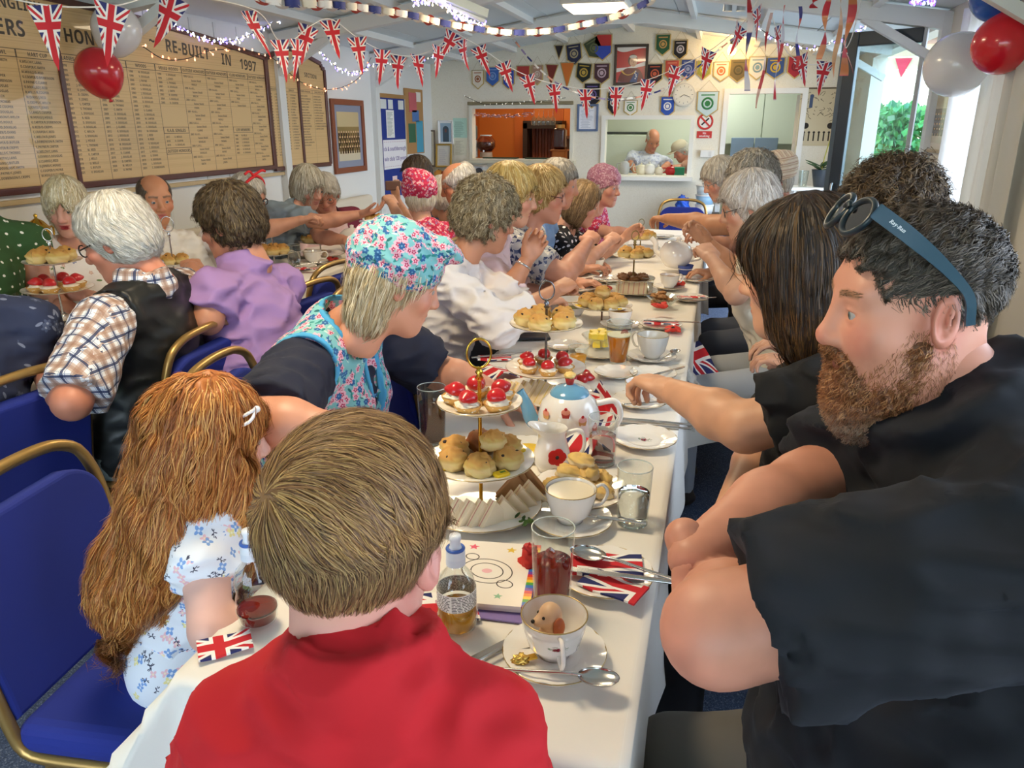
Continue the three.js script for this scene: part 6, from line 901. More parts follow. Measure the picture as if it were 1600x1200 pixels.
{ const c = BW(1069, 148), t = thing('wall_clock', 'round pale wall clock half behind the bunting', 'clock', c); const r = 0.118; part(t, 'case', new THREE.CylinderGeometry(r, r, 0.03, 40).rotateX(Math.PI / 2).translate(0, 0, 0.015), M('#d8d2c4', 0.4)); part(t, 'face', new THREE.CylinderGeometry(r * 0.88, r * 0.88, 0.004, 40).rotateX(Math.PI / 2).translate(0, 0, 0.031), M('#ece6d4', 0.6)); for (let i = 0; i < 12; i++) { const a = i / 12 * 6.283; part(t, 'hour_mark', box(0.005, 0.016, 0.002).rotateZ(-a).translate(Math.sin(a) * r * 0.74, Math.cos(a) * r * 0.74, 0.034), M('#8a8478', 0.6)); } for (const [a, l] of [[4.1, 0.05], [1.95, 0.075]]) part(t, 'hand', box(0.005, l, 0.002, 0, l / 2, 0.036).rotateZ(-a), M('#6a665c', 0.5)); }
{ const c = BW(1102, 190), t = thing('no_smoking_sign', 'round no smoking sign above a red plate on the back wall', 'sign', c); part(t, 'disc', new THREE.CylinderGeometry(0.085, 0.085, 0.004, 36).rotateX(Math.PI / 2), M('#f2efe8', 0.5)); part(t, 'ring', new THREE.TorusGeometry(0.075, 0.011, 6, 36).scale(1, 1, 0.3).translate(0, 0, 0.003), M('#c8302c', 0.5)); part(t, 'cigarette', box(0.1, 0.016, 0.003, 0, 0, 0.004).rotateZ(0.75), M('#1c1a1a', 0.6)); part(t, 'slash', box(0.14, 0.018, 0.004, 0, 0, 0.005).rotateZ(-0.78), M('#c8302c', 0.5)); const g = box(0.16, 0.072, 0.004, 0, -0.135, 0); part(t, 'plate', g, texMat(paintTex(256, 112, (q, w, h) => { q.fillStyle = '#c8302c'; q.fillRect(0, 0, w, h); q.fillStyle = '#f6f0ec'; q.font = 'bold 44px sans-serif'; q.textAlign = 'center'; q.fillText('No', w / 2, 46); q.fillText('smoking', w / 2, 94); }), 0.5)); }
{ const t = thing('wall_switch_box', 'small white electrical box right of the kitchen hatch', 'switch', BW(1105, 240)); part(t, 'box', box(0.15, 0.08, 0.05, 0, 0, 0.025, 0.008), M('#eceae4', 0.4)); part(t, 'rocker', box(0.03, 0.05, 0.008, 0.03, 0, 0.05, 0.003), M('#dcdad4', 0.4)); }
{ const a = onZ(1252, 138, ZB), b = onZ(1311, 228, ZB); reseed(94); const tex = paintTex(320, 448, (g, w, h) => { g.fillStyle = '#cfc2a2'; g.fillRect(0, 0, w, h); g.strokeStyle = '#4a4238'; g.lineWidth = 3; for (let i = 0; i < 40; i++) { const x = rr(20, 300), y = rr(20, 240); g.beginPath(); g.moveTo(x, y); g.quadraticCurveTo(x + rr(-30, 30), y + rr(-20, 20), x + rr(-40, 40), y + rr(-10, 30)); g.stroke(); } g.fillStyle = '#4a5a78'; g.fillRect(70, 70, 24, 80); g.beginPath(); g.arc(84, 60, 14, 0, 7); g.fill(); g.fillStyle = '#2f2a26'; for (const x of [60, 240]) { g.beginPath(); g.arc(x, 290, 24, 0, 7); g.fill(); } for (let i = 0; i < 7; i++) { const x = 50 + i * 36; g.fillRect(x, 350, 10, 60); g.beginPath(); g.arc(x + 5, 342, 9, 0, 7); g.fill(); } });
  const t = thing('wall_hanging', 'beige printed cloth hanging with little sporting figures', 'wall hanging', [(a.x + b.x) / 2, (a.y + b.y) / 2, ZB + 0.004]); part(t, 'cloth', box(b.x - a.x, a.y - b.y, 0.006), texMat(tex, 0.9)); part(t, 'rod', rod(V(-(b.x - a.x) / 2 - 0.02, (a.y - b.y) / 2, 0.004), V((b.x - a.x) / 2 + 0.02, (a.y - b.y) / 2, 0.004), 0.008), M('#6a5a44', 0.6)); }
// club pennants: u, v top, width, height in survey units, colours, shape
const fringeM = M('#c9ae6a', 0.8), cordM = M('#b8ab88', 0.8);
function pennant(u, v, w, h, col, emb, kind, label, tilt = 0, low) {
  const p = BW(u, v, 0.012), k = Math.abs(ZB) / (FOCAL * 0.99), W = w * k, H = h * k, t = thing('club_pennant', label, 'pennant', p); t.rotation.z = tilt;
  const out = (e) => kind === 'tri' ? [[-W / 2 - e, e * 0.3], [W / 2 + e, e * 0.3], [0, -H - e * 1.6]] : [[-W / 2 - e, e * 0.3], [W / 2 + e, e * 0.3], [W / 2 + e, -H * 0.72 - e * 0.5], [0, -H - e * 1.2], [-W / 2 - e, -H * 0.72 - e * 0.5]];
  const ext = (pts, d, z) => new THREE.ExtrudeGeometry(new THREE.Shape(pts.map((q) => new THREE.Vector2(...q))), { depth: d, bevelEnabled: false }).translate(0, 0, z);
  part(t, 'fringe', ext(out(0.012), 0.003, -0.002), fringeM); part(t, 'cloth', ext(out(0), 0.004, 0.001), M(col, 0.75));
  if (low) part(t, 'lower_half', ext([[-W / 2, -H * 0.45], [W / 2, -H * 0.45], [W / 2, -H * 0.72], [0, -H], [-W / 2, -H * 0.72]], 0.001, 0.005), M(low, 0.75));
  if (emb && kind !== 'tri') { part(t, 'emblem', new THREE.TorusGeometry(W * 0.26, W * 0.05, 6, 24).scale(1, 1, 0.3).translate(0, -H * 0.48, 0.006), M(emb, 0.7)); part(t, 'crest', new THREE.CylinderGeometry(W * 0.15, W * 0.13, 0.003, 7).rotateX(Math.PI / 2).translate(0, -H * 0.48, 0.006), M(emb, 0.6)); part(t, 'title_band', box(W * 0.7, H * 0.05, 0.0012, 0, -H * 0.14, 0.0055), M(emb, 0.7)); }
  part(t, 'rod', rod(V(-W / 2 - 0.012, 0, 0.004), V(W / 2 + 0.012, 0, 0.004), 0.005), cordM); const hh = 0.07 + W * 0.2; part(t, 'cord', merge([rod(V(-W / 2, 0, 0.003), V(0, hh, 0), 0.0016, 0.0016, 5), rod(V(W / 2, 0, 0.003), V(0, hh, 0), 0.0016, 0.0016, 5)]), cordM);
  return t;
}
[[874, 71, 12, 17, '#241c22', '#b9a98c', 'tri', 'tiny black triangular pennant at the top left of the group'], [896, 69, 20, 27, '#252a48', '#a89a78', 's', 'navy pennant with a crowned crest, slightly tilted', 0.12], [922, 62, 21, 27, '#424a30', '#6a7048', 's', 'dark olive pennant hanging at a steep tilt', 0.5], [943, 54, 23, 33, '#c63a34', null, 's', 'red and blue halved pennant left of the portrait', 0, '#3a50b0'], [863, 101, 17, 27, '#7a2c22', null, 'tri', 'brown red triangular pennant near the bar hatch', -0.05], [887, 98, 19, 33, '#d4742a', null, 'tri', 'bright orange triangular pennant'], [914, 99, 20, 26, '#1c2420', '#c2a244', 's', 'black pennant with a gold crest', -0.1], [941, 99, 21, 27, '#4a2c34', '#c4aab4', 's', 'dark maroon pennant with a lilac ring crest'], [926, 130, 22, 33, '#1c1a22', '#6a5a94', 's', 'black pennant under the gold crested one'], [959, 144, 15, 30, '#1c1a1e', '#d8d4cc', 's', 'narrow black pennant left of the white one'], [986, 157, 17, 20, '#efece2', '#4a8a4a', 's', 'white pennant with a green tree crest above the kitchen hatch'], [1037, 54, 18, 26, '#2a5a3c', '#c49a5a', 's', 'green pennant right of the portrait'], [1064, 63, 17, 24, '#1a1a1e', '#b8b4c0', 's', 'black pennant with a silver crest'], [1024, 100, 20, 27, '#221a20', '#c05a3a', 's', 'black pennant with a small red crest beside the portrait'], [1051, 94, 18, 27, '#b8483c', '#d88a6a', 's', 'faded red pennant right of the portrait'], [1076, 93, 18, 26, '#2a3f80', '#8a94b8', 's', 'royal blue pennant behind the bunting'], [1101, 95, 17, 23, '#94903e', '#d8cc3a', 's', 'olive and yellow pennant'], [1128, 97, 19, 24, '#e6d4bc', '#d06a34', 's', 'white pennant with an orange disc'], [1155, 93, 21, 28, '#6a5a38', '#4a4228', 's', 'brown pennant below the bare bulb'], [1185, 89, 21, 28, '#ddd4c4', '#7a98a4', 's', 'pale grey pennant with a blue disc'], [1213, 90, 22, 26, '#3a548c', '#c8a83a', 's', 'blue pennant near the doorway'], [1245, 88, 19, 27, '#b02c38', '#8a2030', 's', 'crimson pennant nearest the folding door'], [1044, 151, 18, 27, '#2f55b0', '#f0ece4', 's', 'blue pennant with a white disc above the kitchen hatch'], [1107, 143, 27, 33, '#c2d8dc', '#2c7a44', 's', 'large pale blue pennant with green leaves'], [747, 110, 16, 25, '#ece2d0', '#a8643c', 's', 'white pennant with a brown disc above the bar hatch'], [770, 105, 19, 26, '#3a66b4', '#7a9ad0', 's', 'blue pennant above the bar hatch'], [795, 110, 16, 25, '#2f50b4', '#c05468', 's', 'second blue pennant with a red badge above the bar hatch'], [818, 103, 18, 17, '#b03a34', null, 's', 'small red pennant above the bar hatch'], [840, 102, 15, 26, '#b08a78', '#d8c4b4', 's', 'dusty pink pennant above the bar hatch']].forEach((a) => pennant(...a));
// ---------------------------------------------------------------- bunting, chains, lights, balloons
const pennTex = ctex(256, 384, (g, w, h) => { const cx = w / 2, cy = 120; g.fillStyle = '#272d70'; g.fillRect(0, 0, w, h); const ln = (x, y, s, c) => { g.strokeStyle = c; g.lineWidth = s; g.beginPath(); g.moveTo(cx, cy); g.lineTo(cx + x * 3, cy + y * 3); g.stroke(); }; for (const [x, y] of [[-130, -120], [130, -120], [-80, 150], [80, 150]]) { ln(x, y, 46, '#f4f2ee'); ln(x, y, 16, '#cc2230'); } g.fillStyle = '#f4f2ee'; g.fillRect(cx - 36, 0, 72, h); g.fillRect(0, cy - 36, w, 72); g.fillStyle = '#cc2230'; g.fillRect(cx - 22, 0, 44, h); g.fillRect(0, cy - 22, w, 44); g.fillRect(0, h - 60, w, 60); });
const pennM = new THREE.MeshPhysicalMaterial({ map: pennTex, roughness: 0.7, side: THREE.DoubleSide, transmission: 0.1, thickness: 0 });
function flagGeo(w, h, curl, seed) { const n = 8, pos = [], uv = [], I = []; for (let i = 0; i <= n; i++) for (let j = 0; j <= 4; j++) { const t = i / n, u = j / 4, x = (u - 0.5) * w * (1 - t); pos.push(x, -t * h, curl * Math.sin(t * 2.2 + seed) * 0.03 + curl * x * x * 6 * Math.cos(seed)); uv.push(0.5 + (u - 0.5) * (1 - t), 1 - t); } for (let i = 0; i < n; i++) for (let j = 0; j < 4; j++) { const a = i * 5 + j; I.push(a, a + 5, a + 1, a + 1, a + 5, a + 6); } const g = new THREE.BufferGeometry(); g.setAttribute('position', new THREE.Float32BufferAttribute(pos, 3)); g.setAttribute('uv', new THREE.Float32BufferAttribute(uv, 2)); g.setIndex(I); g.computeVertexNormals(); return g; }
reseed(95);
const flagVar = [0, 1, 2, 3].map((i) => flagGeo(0.12, 0.215, 0.6 + 0.4 * i, i * 1.7));
// each flag: u, v of its top, depth, turn about the vertical, tilt
function bunting(label, list, cordPts) {
  const t = thing('flag_bunting', label, 'bunting', [0, 0, 0]); part(t, 'cord', tube(cordPts, 0.003, cordPts.length * 8, 5), M('#f2efe8', 0.7));
  list.forEach(([u, v, d, yaw, tilt], i) => { const m = part(t, 'flag', flagVar[i % 4], pennM); m.position.copy(at(u, v, d)); m.rotation.set(0, YAW + (yaw || 0), tilt || 0, 'YXZ'); });
}
const fl1 = [[72, 8, 2.65, 0.1, 0.05], [178, 9, 2.75, 0.25, -0.28], [268, -8, 2.95, 0.1, -0.5], [398, 16, 3.6, 1.2, 0.15], [434, 62, 4.0, 0.9, 0.1], [458, 62, 4.1, 1.15, 0.0], [486, 40, 4.2, 0.6, -0.3], [517, 30, 4.3, 0.4, 0.12], [557, 58, 4.6, 0.3, 0.1], [594, 78, 4.9, 0.6, -0.05], [627, 87, 5.1, 0.6, -0.1], [657, 85, 5.2, 0.7, -0.1], [685, 72, 5.2, 0.7, -0.2], [708, 52, 5.2, 0.3, -0.5], [728, 61, 5.3, 0.9, 0.3], [748, 72, 5.4, 0.2, 0.35], [785, 98, 5.5, 0.1, 0.35], [823, 118, 5.6, 0, 0.3], [865, 131, 5.7, -0.1, 0.12], [915, 139, 5.7, 0, 0.06], [963, 136, 5.7, 0, -0.03], [1011, 125, 5.6, 0.1, -0.12], [1061, 104, 5.4, 0.1, -0.25], [1112, 77, 5.2, 0.2, -0.35], [1157, 40, 4.9, 0.6, -0.5], [1176, 14, 4.6, 0.8, 0.6]];
bunting('long string of union flag pennants sweeping across the room', fl1, [at(-60, -20, 2.6), ...fl1.map(([u, v, d]) => at(u, v, d)), at(1200, -30, 4.2)]);
const fl2 = [[1212, 42, 4.9, 0.9, 0.3], [1246, 88, 5.0, 0.3, 0.5], [1294, 96, 5.0, 0.0, -0.12], [1330, 60, 4.7, 1.3, 0.1]];
bunting('short string of union flag pennants beside the folding door', fl2, [at(1205, 20, 4.9), at(1212, 42, 4.9), at(1232, 84, 5.0), at(1262, 100, 5.0), at(1290, 98, 5.0), at(1313, 84, 4.9), at(1330, 60, 4.7), at(1350, -20, 4.4)]);
// twisted foil and paper streamers hanging near the doorway
function streamer(u, v0, v1, d, cols, label, w = 0.018) { const a = at(u, v0, d), b = at(u + rr(-6, 6), v1, d).setY(at(u, v1, d).y); b.x = a.x + rr(-0.03, 0.03); b.z = a.z + rr(-0.03, 0.03); const n = 60, pos = [], I = [], col = [], tw = rr(3, 6), ph = rnd() * 6; const C = cols.map(lin); for (let i = 0; i <= n; i++) { const t = i / n, c = a.clone().lerp(b, t), an = ph + t * tw; c.x += 0.008 * Math.sin(t * 9 + ph); for (const s of [-1, 1]) pos.push(c.x + s * Math.cos(an) * w, c.y, c.z + s * Math.sin(an) * w); const k = C[Math.floor(t * 5) % C.length]; col.push(...k, ...k); if (i) { const q = 2 * i; I.push(q - 2, q - 1, q, q - 1, q + 1, q); } } const g = new THREE.BufferGeometry(); g.setAttribute('position', new THREE.Float32BufferAttribute(pos, 3)); g.setAttribute('color', new THREE.Float32BufferAttribute(col, 3)); g.setIndex(I); g.computeVertexNormals(); solo('streamer', g, new THREE.MeshPhysicalMaterial({ vertexColors: true, side: THREE.DoubleSide, roughness: 0.35 }), label, 'streamer', null); }
streamer(1172, -10, 140, 4.6, ['#c8303a', '#e8e4e8', '#39408a'], 'union coloured streamer hanging left of the blue pennant'); streamer(1205, 20, 168, 4.7, ['#d8b8b0', '#c83a40'], 'thin red tipped streamer above the doorway', 0.01); streamer(1228, 8, 155, 4.7, ['#c8303a', '#d8d4e0'], 'red and white streamer above the doorway', 0.01); streamer(1250, 10, 105, 4.6, ['#39408a', '#c8303a', '#e8e4e8'], 'streamer with a blue top above the wall hanging', 0.011); streamer(1298, -20, 90, 4.2, ['#d8946a', '#c8303a'], 'copper and red streamer left of the folding door'); streamer(1318, -20, 125, 4.2, ['#d89a6a', '#e0b890'], 'pale copper streamer beside the folding door', 0.014); streamer(1334, -20, 116, 4.0, ['#c87a4a', '#c8404a'], 'broad copper streamer over the folding door', 0.022); streamer(1276, -20, 12, 4.0, ['#c8242c'], 'short red streamer at the top of the picture', 0.022);
// paper chain across the ceiling
{ const t = thing('paper_chain', 'red white and blue paper chain drooping from the ceiling', 'paper chain', [0, 0, 0]); const c = new THREE.CatmullRomCurve3([at(360, -18, 2.9), at(430, 2, 3.0), at(520, 8, 3.2), at(575, 14, 3.4), at(640, 24, 3.6), at(690, 36, 3.8), at(750, 46, 4.0), at(800, 51, 4.1), at(860, 48, 4.2), at(905, 40, 4.2), at(955, 28, 4.1), at(1000, 10, 4.0), at(1035, -14, 3.9)]), cols = ['#2b3474', '#ece4d8', '#e2d6c2', '#b8483c', '#e8e2dc', '#d2c8c0'], g = new THREE.CylinderGeometry(0.027, 0.027, 0.03, 18, 1, true), n = 64, len = c.getLength(); void len; for (let i = 0; i < n; i++) { const p = c.getPointAt(i / (n - 1)), d = c.getTangentAt(i / (n - 1)), m = part(t, 'link', g, new THREE.MeshPhysicalMaterial({ color: cols[i % 6], roughness: 0.7, side: THREE.DoubleSide })); m.position.copy(p); m.quaternion.setFromUnitVectors(V(1, 0, 0), d); m.rotateX(i % 2 ? 1.3 : 0.1); m.scale.set(1.25, 1, 0.75); } }
{ const t = thing('thin_paper_chain', 'thin paper chain looping low across the pennants', 'paper chain', [0, 0, 0]); const c = new THREE.CatmullRomCurve3([at(800, 58, 7.4), at(830, 95, 7.4), at(870, 130, 7.4), at(905, 146, 7.4), at(950, 155, 7.4), at(1005, 150, 7.4), at(1060, 128, 7.3), at(1110, 88, 7.2), at(1165, 45, 7.1)]), cols = ['#f0ece4', '#2b3474', '#e8a890', '#ece6dc', '#9a8ab0'], g = new THREE.CylinderGeometry(0.022, 0.022, 0.014, 12, 1, true), ms = cols.map((k) => new THREE.MeshPhysicalMaterial({ color: k, roughness: 0.7, side: THREE.DoubleSide })); for (let i = 0; i < 58; i++) { const m = part(t, 'link', g, ms[i % 5]); m.position.copy(c.getPointAt(i / 57)); m.quaternion.setFromUnitVectors(V(1, 0, 0), c.getTangentAt(i / 57)); m.rotateX(i % 2 ? 1.4 : 0); m.scale.set(1.5, 1, 0.6); } }
// fairy lights: wire and many tiny bulbs
function fairy(label, pts, n, cols) { const t = thing('fairy_lights', label, 'lights', [0, 0, 0]), c = new THREE.CatmullRomCurve3(pts); part(t, 'wire', new THREE.TubeGeometry(c, pts.length * 14, 0.0028, 5), M('#1f2a22', 0.6)); cols.forEach(([hex, k], j) => { const L = []; for (let i = j; i < n; i += cols.length) { const p = c.getPointAt(i / n), o = V(rr(-1, 1), rr(-1, 0.6), rr(-1, 1)).multiplyScalar(0.022); L.push(ball(0.0058, p.x + o.x, p.y + o.y, p.z + o.z, 1, 1.5, 1, 6, 5)); L.push(rod(p, p.clone().add(o), 0.0018, 0.0018, 4)); } const m = part(t, 'led_bulbs', merge(L), new THREE.MeshStandardMaterial({ color: hex, emissive: hex, emissiveIntensity: k })); m.userData.kind = 'stuff'; }); }
const cool = [['#dfe6ff', 3], ['#8a7aff', 4], ['#ffe8c0', 3]];
fairy('blue white fairy lights along the wall above the honour board', [onX(205, -4, XL + 0.08), onX(240, 20, XL + 0.08), onX(290, 48, XL + 0.08), onX(340, 64, XL + 0.08), onX(375, 60, XL + 0.08), onX(410, 44, XL + 0.1), onX(450, 20, XL + 0.3)], 90, cool); fairy('amber fairy lights drooping across the honour board', [onX(222, 72, XL + 0.06), onX(255, 92, XL + 0.06), onX(290, 92, XL + 0.06), onX(335, 78, XL + 0.06), onX(420, 88, XL + 0.07), onX(470, 128, XL + 0.06), onX(515, 140, XL + 0.06), onX(560, 122, XL + 0.06), onX(580, 90, XL + 0.07)], 40, [['#ffb890', 3], ['#ff9a70', 2.5]]);
fairy('cool fairy lights looping past the corner post', [onX(495, 75, XL + 0.08), onX(520, 100, XL + 0.08), onX(550, 114, XL + 0.08), onX(590, 100, XL + 0.1), onZ(660, 95, -7.6), onZ(700, 72, -7.6), onZ(725, 60, -7.4)], 90, cool); fairy('fairy lights wound round the ceiling batten light', [at(645, 2, 4.6), at(690, 4, 4.7), at(706, 18, 4.7), at(725, 28, 4.8), at(745, 36, 4.9), at(756, 31, 4.9)], 110, cool); fairy('fairy lights along the right of the ceiling', [at(1180, 40, 6), at(1215, 62, 6), at(1260, 76, 6), at(1310, 62, 5.9), at(1350, 42, 5.6), at(1372, 20, 5.2), at(1385, -10, 4.8)], 80, cool); fairy('bright blue fairy lights at the top right corner', [at(1425, 3, 4.2), at(1440, 1, 4.2), at(1458, 2, 4.1)], 36, [['#6a4aff', 5], ['#a8b0ff', 4]]);
fairy('dim globe lights strung above the bar hatch', [BW(727, 150, 0.05), BW(760, 163, 0.05), BW(800, 160, 0.05), BW(850, 158, 0.05), BW(885, 153, 0.05)], 18, [['#efe8d8', 0.6]]);
{ const a = at(706, 12, 4.75), b = at(757, 33, 4.9), t = thing('batten_light', 'unlit fluorescent batten under the left ceiling slope', 'light', a.clone().add(b).multiplyScalar(0.5)); const d = b.clone().sub(a), h = d.clone().multiplyScalar(0.5); part(t, 'channel', bar(h.clone().negate().multiplyScalar(2.2).add(V(0, 0.04, 0)), h.clone().multiplyScalar(1).add(V(0, 0.04, 0)), 0.09, 0.05), M('#dfe6dc', 0.5)); part(t, 'tube', rod(h.clone().negate().multiplyScalar(2.2), h, 0.014), M('#eef2ee', 0.4)); }
{ const p = BW(1143, 82, 0.35), t = thing('bare_bulb', 'glowing bare bulb hanging before the brown pennant', 'light', p); part(t, 'bulb', lathe([[0.0001, -0.06], [0.035, -0.045], [0.045, -0.01], [0.035, 0.025], [0.018, 0.05], [0.0001, 0.05]], 24), new THREE.MeshStandardMaterial({ color: '#fff0c8', emissive: '#ffd27a', emissiveIntensity: 6 })); part(t, 'holder', new THREE.CylinderGeometry(0.02, 0.022, 0.05, 16).translate(0, 0.072, 0), M('#3a3632', 0.5)); part(t, 'flex', rod(V(0, 0.09, 0), V(0, roofY(p.x) - p.y - 0.01, 0), 0.004), M('#3a3632', 0.6)); const l = new THREE.PointLight('#ffd08a', 0.6); l.position.copy(p).add(V(0, -0.02, 0)); scene.add(l); }
{ const p = at(1148, 6, 5.2), t = thing('ceiling_spotlight', 'twin silver spotlight fixed under the right ceiling slope', 'light', p); for (const s of [-1, 1]) part(t, 'lamp_head', new THREE.CylinderGeometry(0.028, 0.032, 0.09, 18).translate(s * 0.045, 0, 0), M('#c8ccd0', 0.3, 0.9)); part(t, 'mounting_bar', box(0.16, 0.02, 0.03, 0, 0.06, 0, 0.005), M('#d8dad8', 0.4)); }
function balloon(p, r, col, label, tilt = [0, 0], o = {}) { const t = thing('balloon', label, 'balloon', p); part(t, 'skin', displace(new THREE.SphereGeometry(r, 32, 24), (v) => { const k = v.y / r; v.y *= k < 0 ? 1.18 : 1.02; const q = 1 - 0.12 * smooth(0, -1, k); v.x *= q; v.z *= q; }), new THREE.MeshPhysicalMaterial({ color: col, roughness: 0.22, clearcoat: 0.5, transmission: o.tr || 0.12, thickness: 0 })); part(t, 'knot', lathe([[0.0001, -1.17 * r], [0.006, -1.17 * r - 0.004], [0.011, -1.17 * r - 0.016], [0.0001, -1.17 * r - 0.012]], 12), M(col, 0.4)); t.rotation.set(tilt[0], 0, tilt[1]); }
balloon(onX(182, 46, XL + 0.24), 0.122, '#e6e4e6', 'white balloon behind a flag on the honour board', [0, -0.4]); balloon(onX(155, 112, XL + 0.3), 0.113, '#c81e2c', 'red balloon hanging before the honour board', [0, 0.3]);
{ const q = (u, v, x) => onX(u, v, x); balloon(q(1568, 68, XR - 0.15), 0.125, '#e01c2c', 'red balloon fixed beside the right curtain', [0, 2.6]); balloon(q(1496, 101, XR - 0.2), 0.15, '#eceaec', 'white balloon fixed beside the right curtain', [0.2, 2.0]); balloon(q(1562, -12, XR - 0.16), 0.12, '#1c62c8', 'blue balloon at the top right corner', [0, 2.8]); }
{ const a = onX(1462, 147, XR), b = onX(1491, 242, XR); framed('pier_picture', 'narrow pale framed photograph on the pier by the curtain', 'picture', Math.abs(a.z - b.z), 0.4, 0.02, M('#b8a98c', 0.5), teamTex, [XR - 0.004, 1.56, (a.z + b.z) / 2], -Math.PI / 2, 0, M('#dcd8cc', 0.7)); }
// ---------------------------------------------------------------- kitchen and bar behind the wall
{ const hx0 = kitHatch[0].x, hx1 = kitHatch[1].x, sy = kitHatch[1].y; const t = thing('kitchen_counter', 'white kitchen counter behind the hatch', 'counter', [(hx0 + hx1) / 2, 0, ZB - 0.42]); part(t, 'worktop', box(hx1 - hx0 + 0.2, 0.04, 0.55, 0, sy - 0.035, 0, 0.006), M('#e4e0d4', 0.4)); part(t, 'base_unit', box(hx1 - hx0 + 0.16, sy - 0.1, 0.5, 0, (sy - 0.06) / 2, 0, 0.004), M('#d8d8d0', 0.6));
  const pot = (u, r, h, col, label, kind) => { const x = onZ(u, 260, ZB - 0.3).x, q = thing(kind, label, kind.split('_').pop(), [x, sy - 0.014, ZB - 0.3]); part(q, 'body', lathe([[0.0001, 0.001], [r * 0.7, 0], [r, h * 0.35], [r * 0.9, h * 0.75], [r * 0.5, h * 0.9], [0.0001, h * 0.92]], 26), M(col, 0.25)); part(q, 'knob', ball(r * 0.18, 0, h * 0.98, 0), M(col, 0.25)); part(q, 'spout', tube([V(r * 0.8, h * 0.4, 0), V(r * 1.4, h * 0.6, 0), V(r * 1.6, h * 0.85, 0)], r * 0.13, 14, 8), M(col, 0.25)); part(q, 'handle', tube([V(-r * 0.8, h * 0.75, 0), V(-r * 1.5, h * 0.7, 0), V(-r * 1.3, h * 0.3, 0), V(-r * 0.85, h * 0.3, 0)], r * 0.1, 14, 8), M(col, 0.25)); };
  pot(976, 0.06, 0.17, '#b9b9b6', 'steel kettle at the left of the kitchen hatch', 'hatch_kettle'); pot(1002, 0.06, 0.13, '#efe6c8', 'cream teapot on the hatch sill', 'cream_teapot'); pot(1015, 0.065, 0.14, '#f2f0e8', 'white teapot in the middle of the hatch sill', 'sill_teapot'); pot(1030, 0.05, 0.1, '#efe8d4', 'small cream teapot on the hatch sill', 'small_teapot'); pot(1049, 0.07, 0.11, '#c4242c', 'round red teapot on the hatch sill', 'red_teapot'); const gx = onZ(1062, 262, ZB - 0.3).x; const bx = thing('green_box', 'small green box beside the red teapot', 'box', [gx, sy - 0.014, ZB - 0.3]); part(bx, 'carton', box(0.11, 0.08, 0.1, 0, 0.04, 0, 0.004), M('#1f8a6a', 0.5)); part(bx, 'lid', box(0.114, 0.015, 0.104, 0, 0.086, 0, 0.003), M('#24987a', 0.5));
  const fr = thing('fridge', 'tall pale green fridge at the back of the kitchen', 'fridge', [onZ(978, 235, KB + 0.32).x + 0.02, 0, KB + 0.32]); part(fr, 'cabinet', box(0.6, 1.42, 0.55, 0, 0.71, 0, 0.02), M('#cfd6c4', 0.4)); part(fr, 'door', box(0.58, 1.0, 0.03, 0, 0.9, 0.285, 0.01), M('#d6dccc', 0.4)); part(fr, 'top_edge', box(0.61, 0.02, 0.56, 0, 1.43, 0, 0.004), M('#3a3e3a', 0.5));
  const ub = thing('wall_unit', 'pale kitchen wall unit seen through the doorway', 'cabinet', [onZ(1190, 190, KB + 0.02).x, 1.1, KB + 0.18]); part(ub, 'carcass', box(1.1, 0.72, 0.3, 0, 0.55, 0, 0.004), M('#d3dccf', 0.5)); for (const s of [-1, 1]) part(ub, 'door', box(0.54, 0.7, 0.02, s * 0.275, 0.55, 0.16, 0.004), M('#d9e2d5', 0.5));
  const gl = thing('blue_screen_panel', 'blue grey double panel standing in the kitchen doorway', 'panel', [onZ(1177, 240, KB + 0.7).x, 0.0, KB + 0.7]); for (const s of [-1, 1]) part(gl, 'panel', box(0.27, 0.42, 0.03, s * 0.14, 1.17, 0, 0.008), M('#7f93ac', 0.4)); part(gl, 'stand', box(0.5, 0.96, 0.2, 0, 0.48, 0, 0.01), M('#c9ccc4', 0.5)); }
{ const dx = doorway[1].x, t = thing('open_door', 'white glazed kitchen door folded back into the doorway', 'door', [dx - 0.02, 0.01, ZB - 0.14], 1.32); part(t, 'stile', boxAB(0, 0, -0.02, 0.08, 1.82, 0.02, 0.004), M('#eceae2', 0.5)); part(t, 'stile', boxAB(0.6, 0, -0.02, 0.68, 1.82, 0.02, 0.004), M('#eceae2', 0.5)); for (const [a, b] of [[0, 0.18], [0.95, 1.05], [1.36, 1.42], [1.72, 1.82]]) part(t, 'rail', boxAB(0.08, a, -0.02, 0.6, b, 0.02, 0.004), M('#eceae2', 0.5)); part(t, 'panel', boxAB(0.08, 0.18, -0.008, 0.6, 0.95, 0.008), M('#e2e0d6', 0.5)); for (const [a, b] of [[1.05, 1.36], [1.42, 1.72]]) part(t, 'pane', boxAB(0.08, a, -0.003, 0.6, b, 0.003), M('#e6f0e8', 0.1, 0, { transmission: 1, thickness: 0 })); }
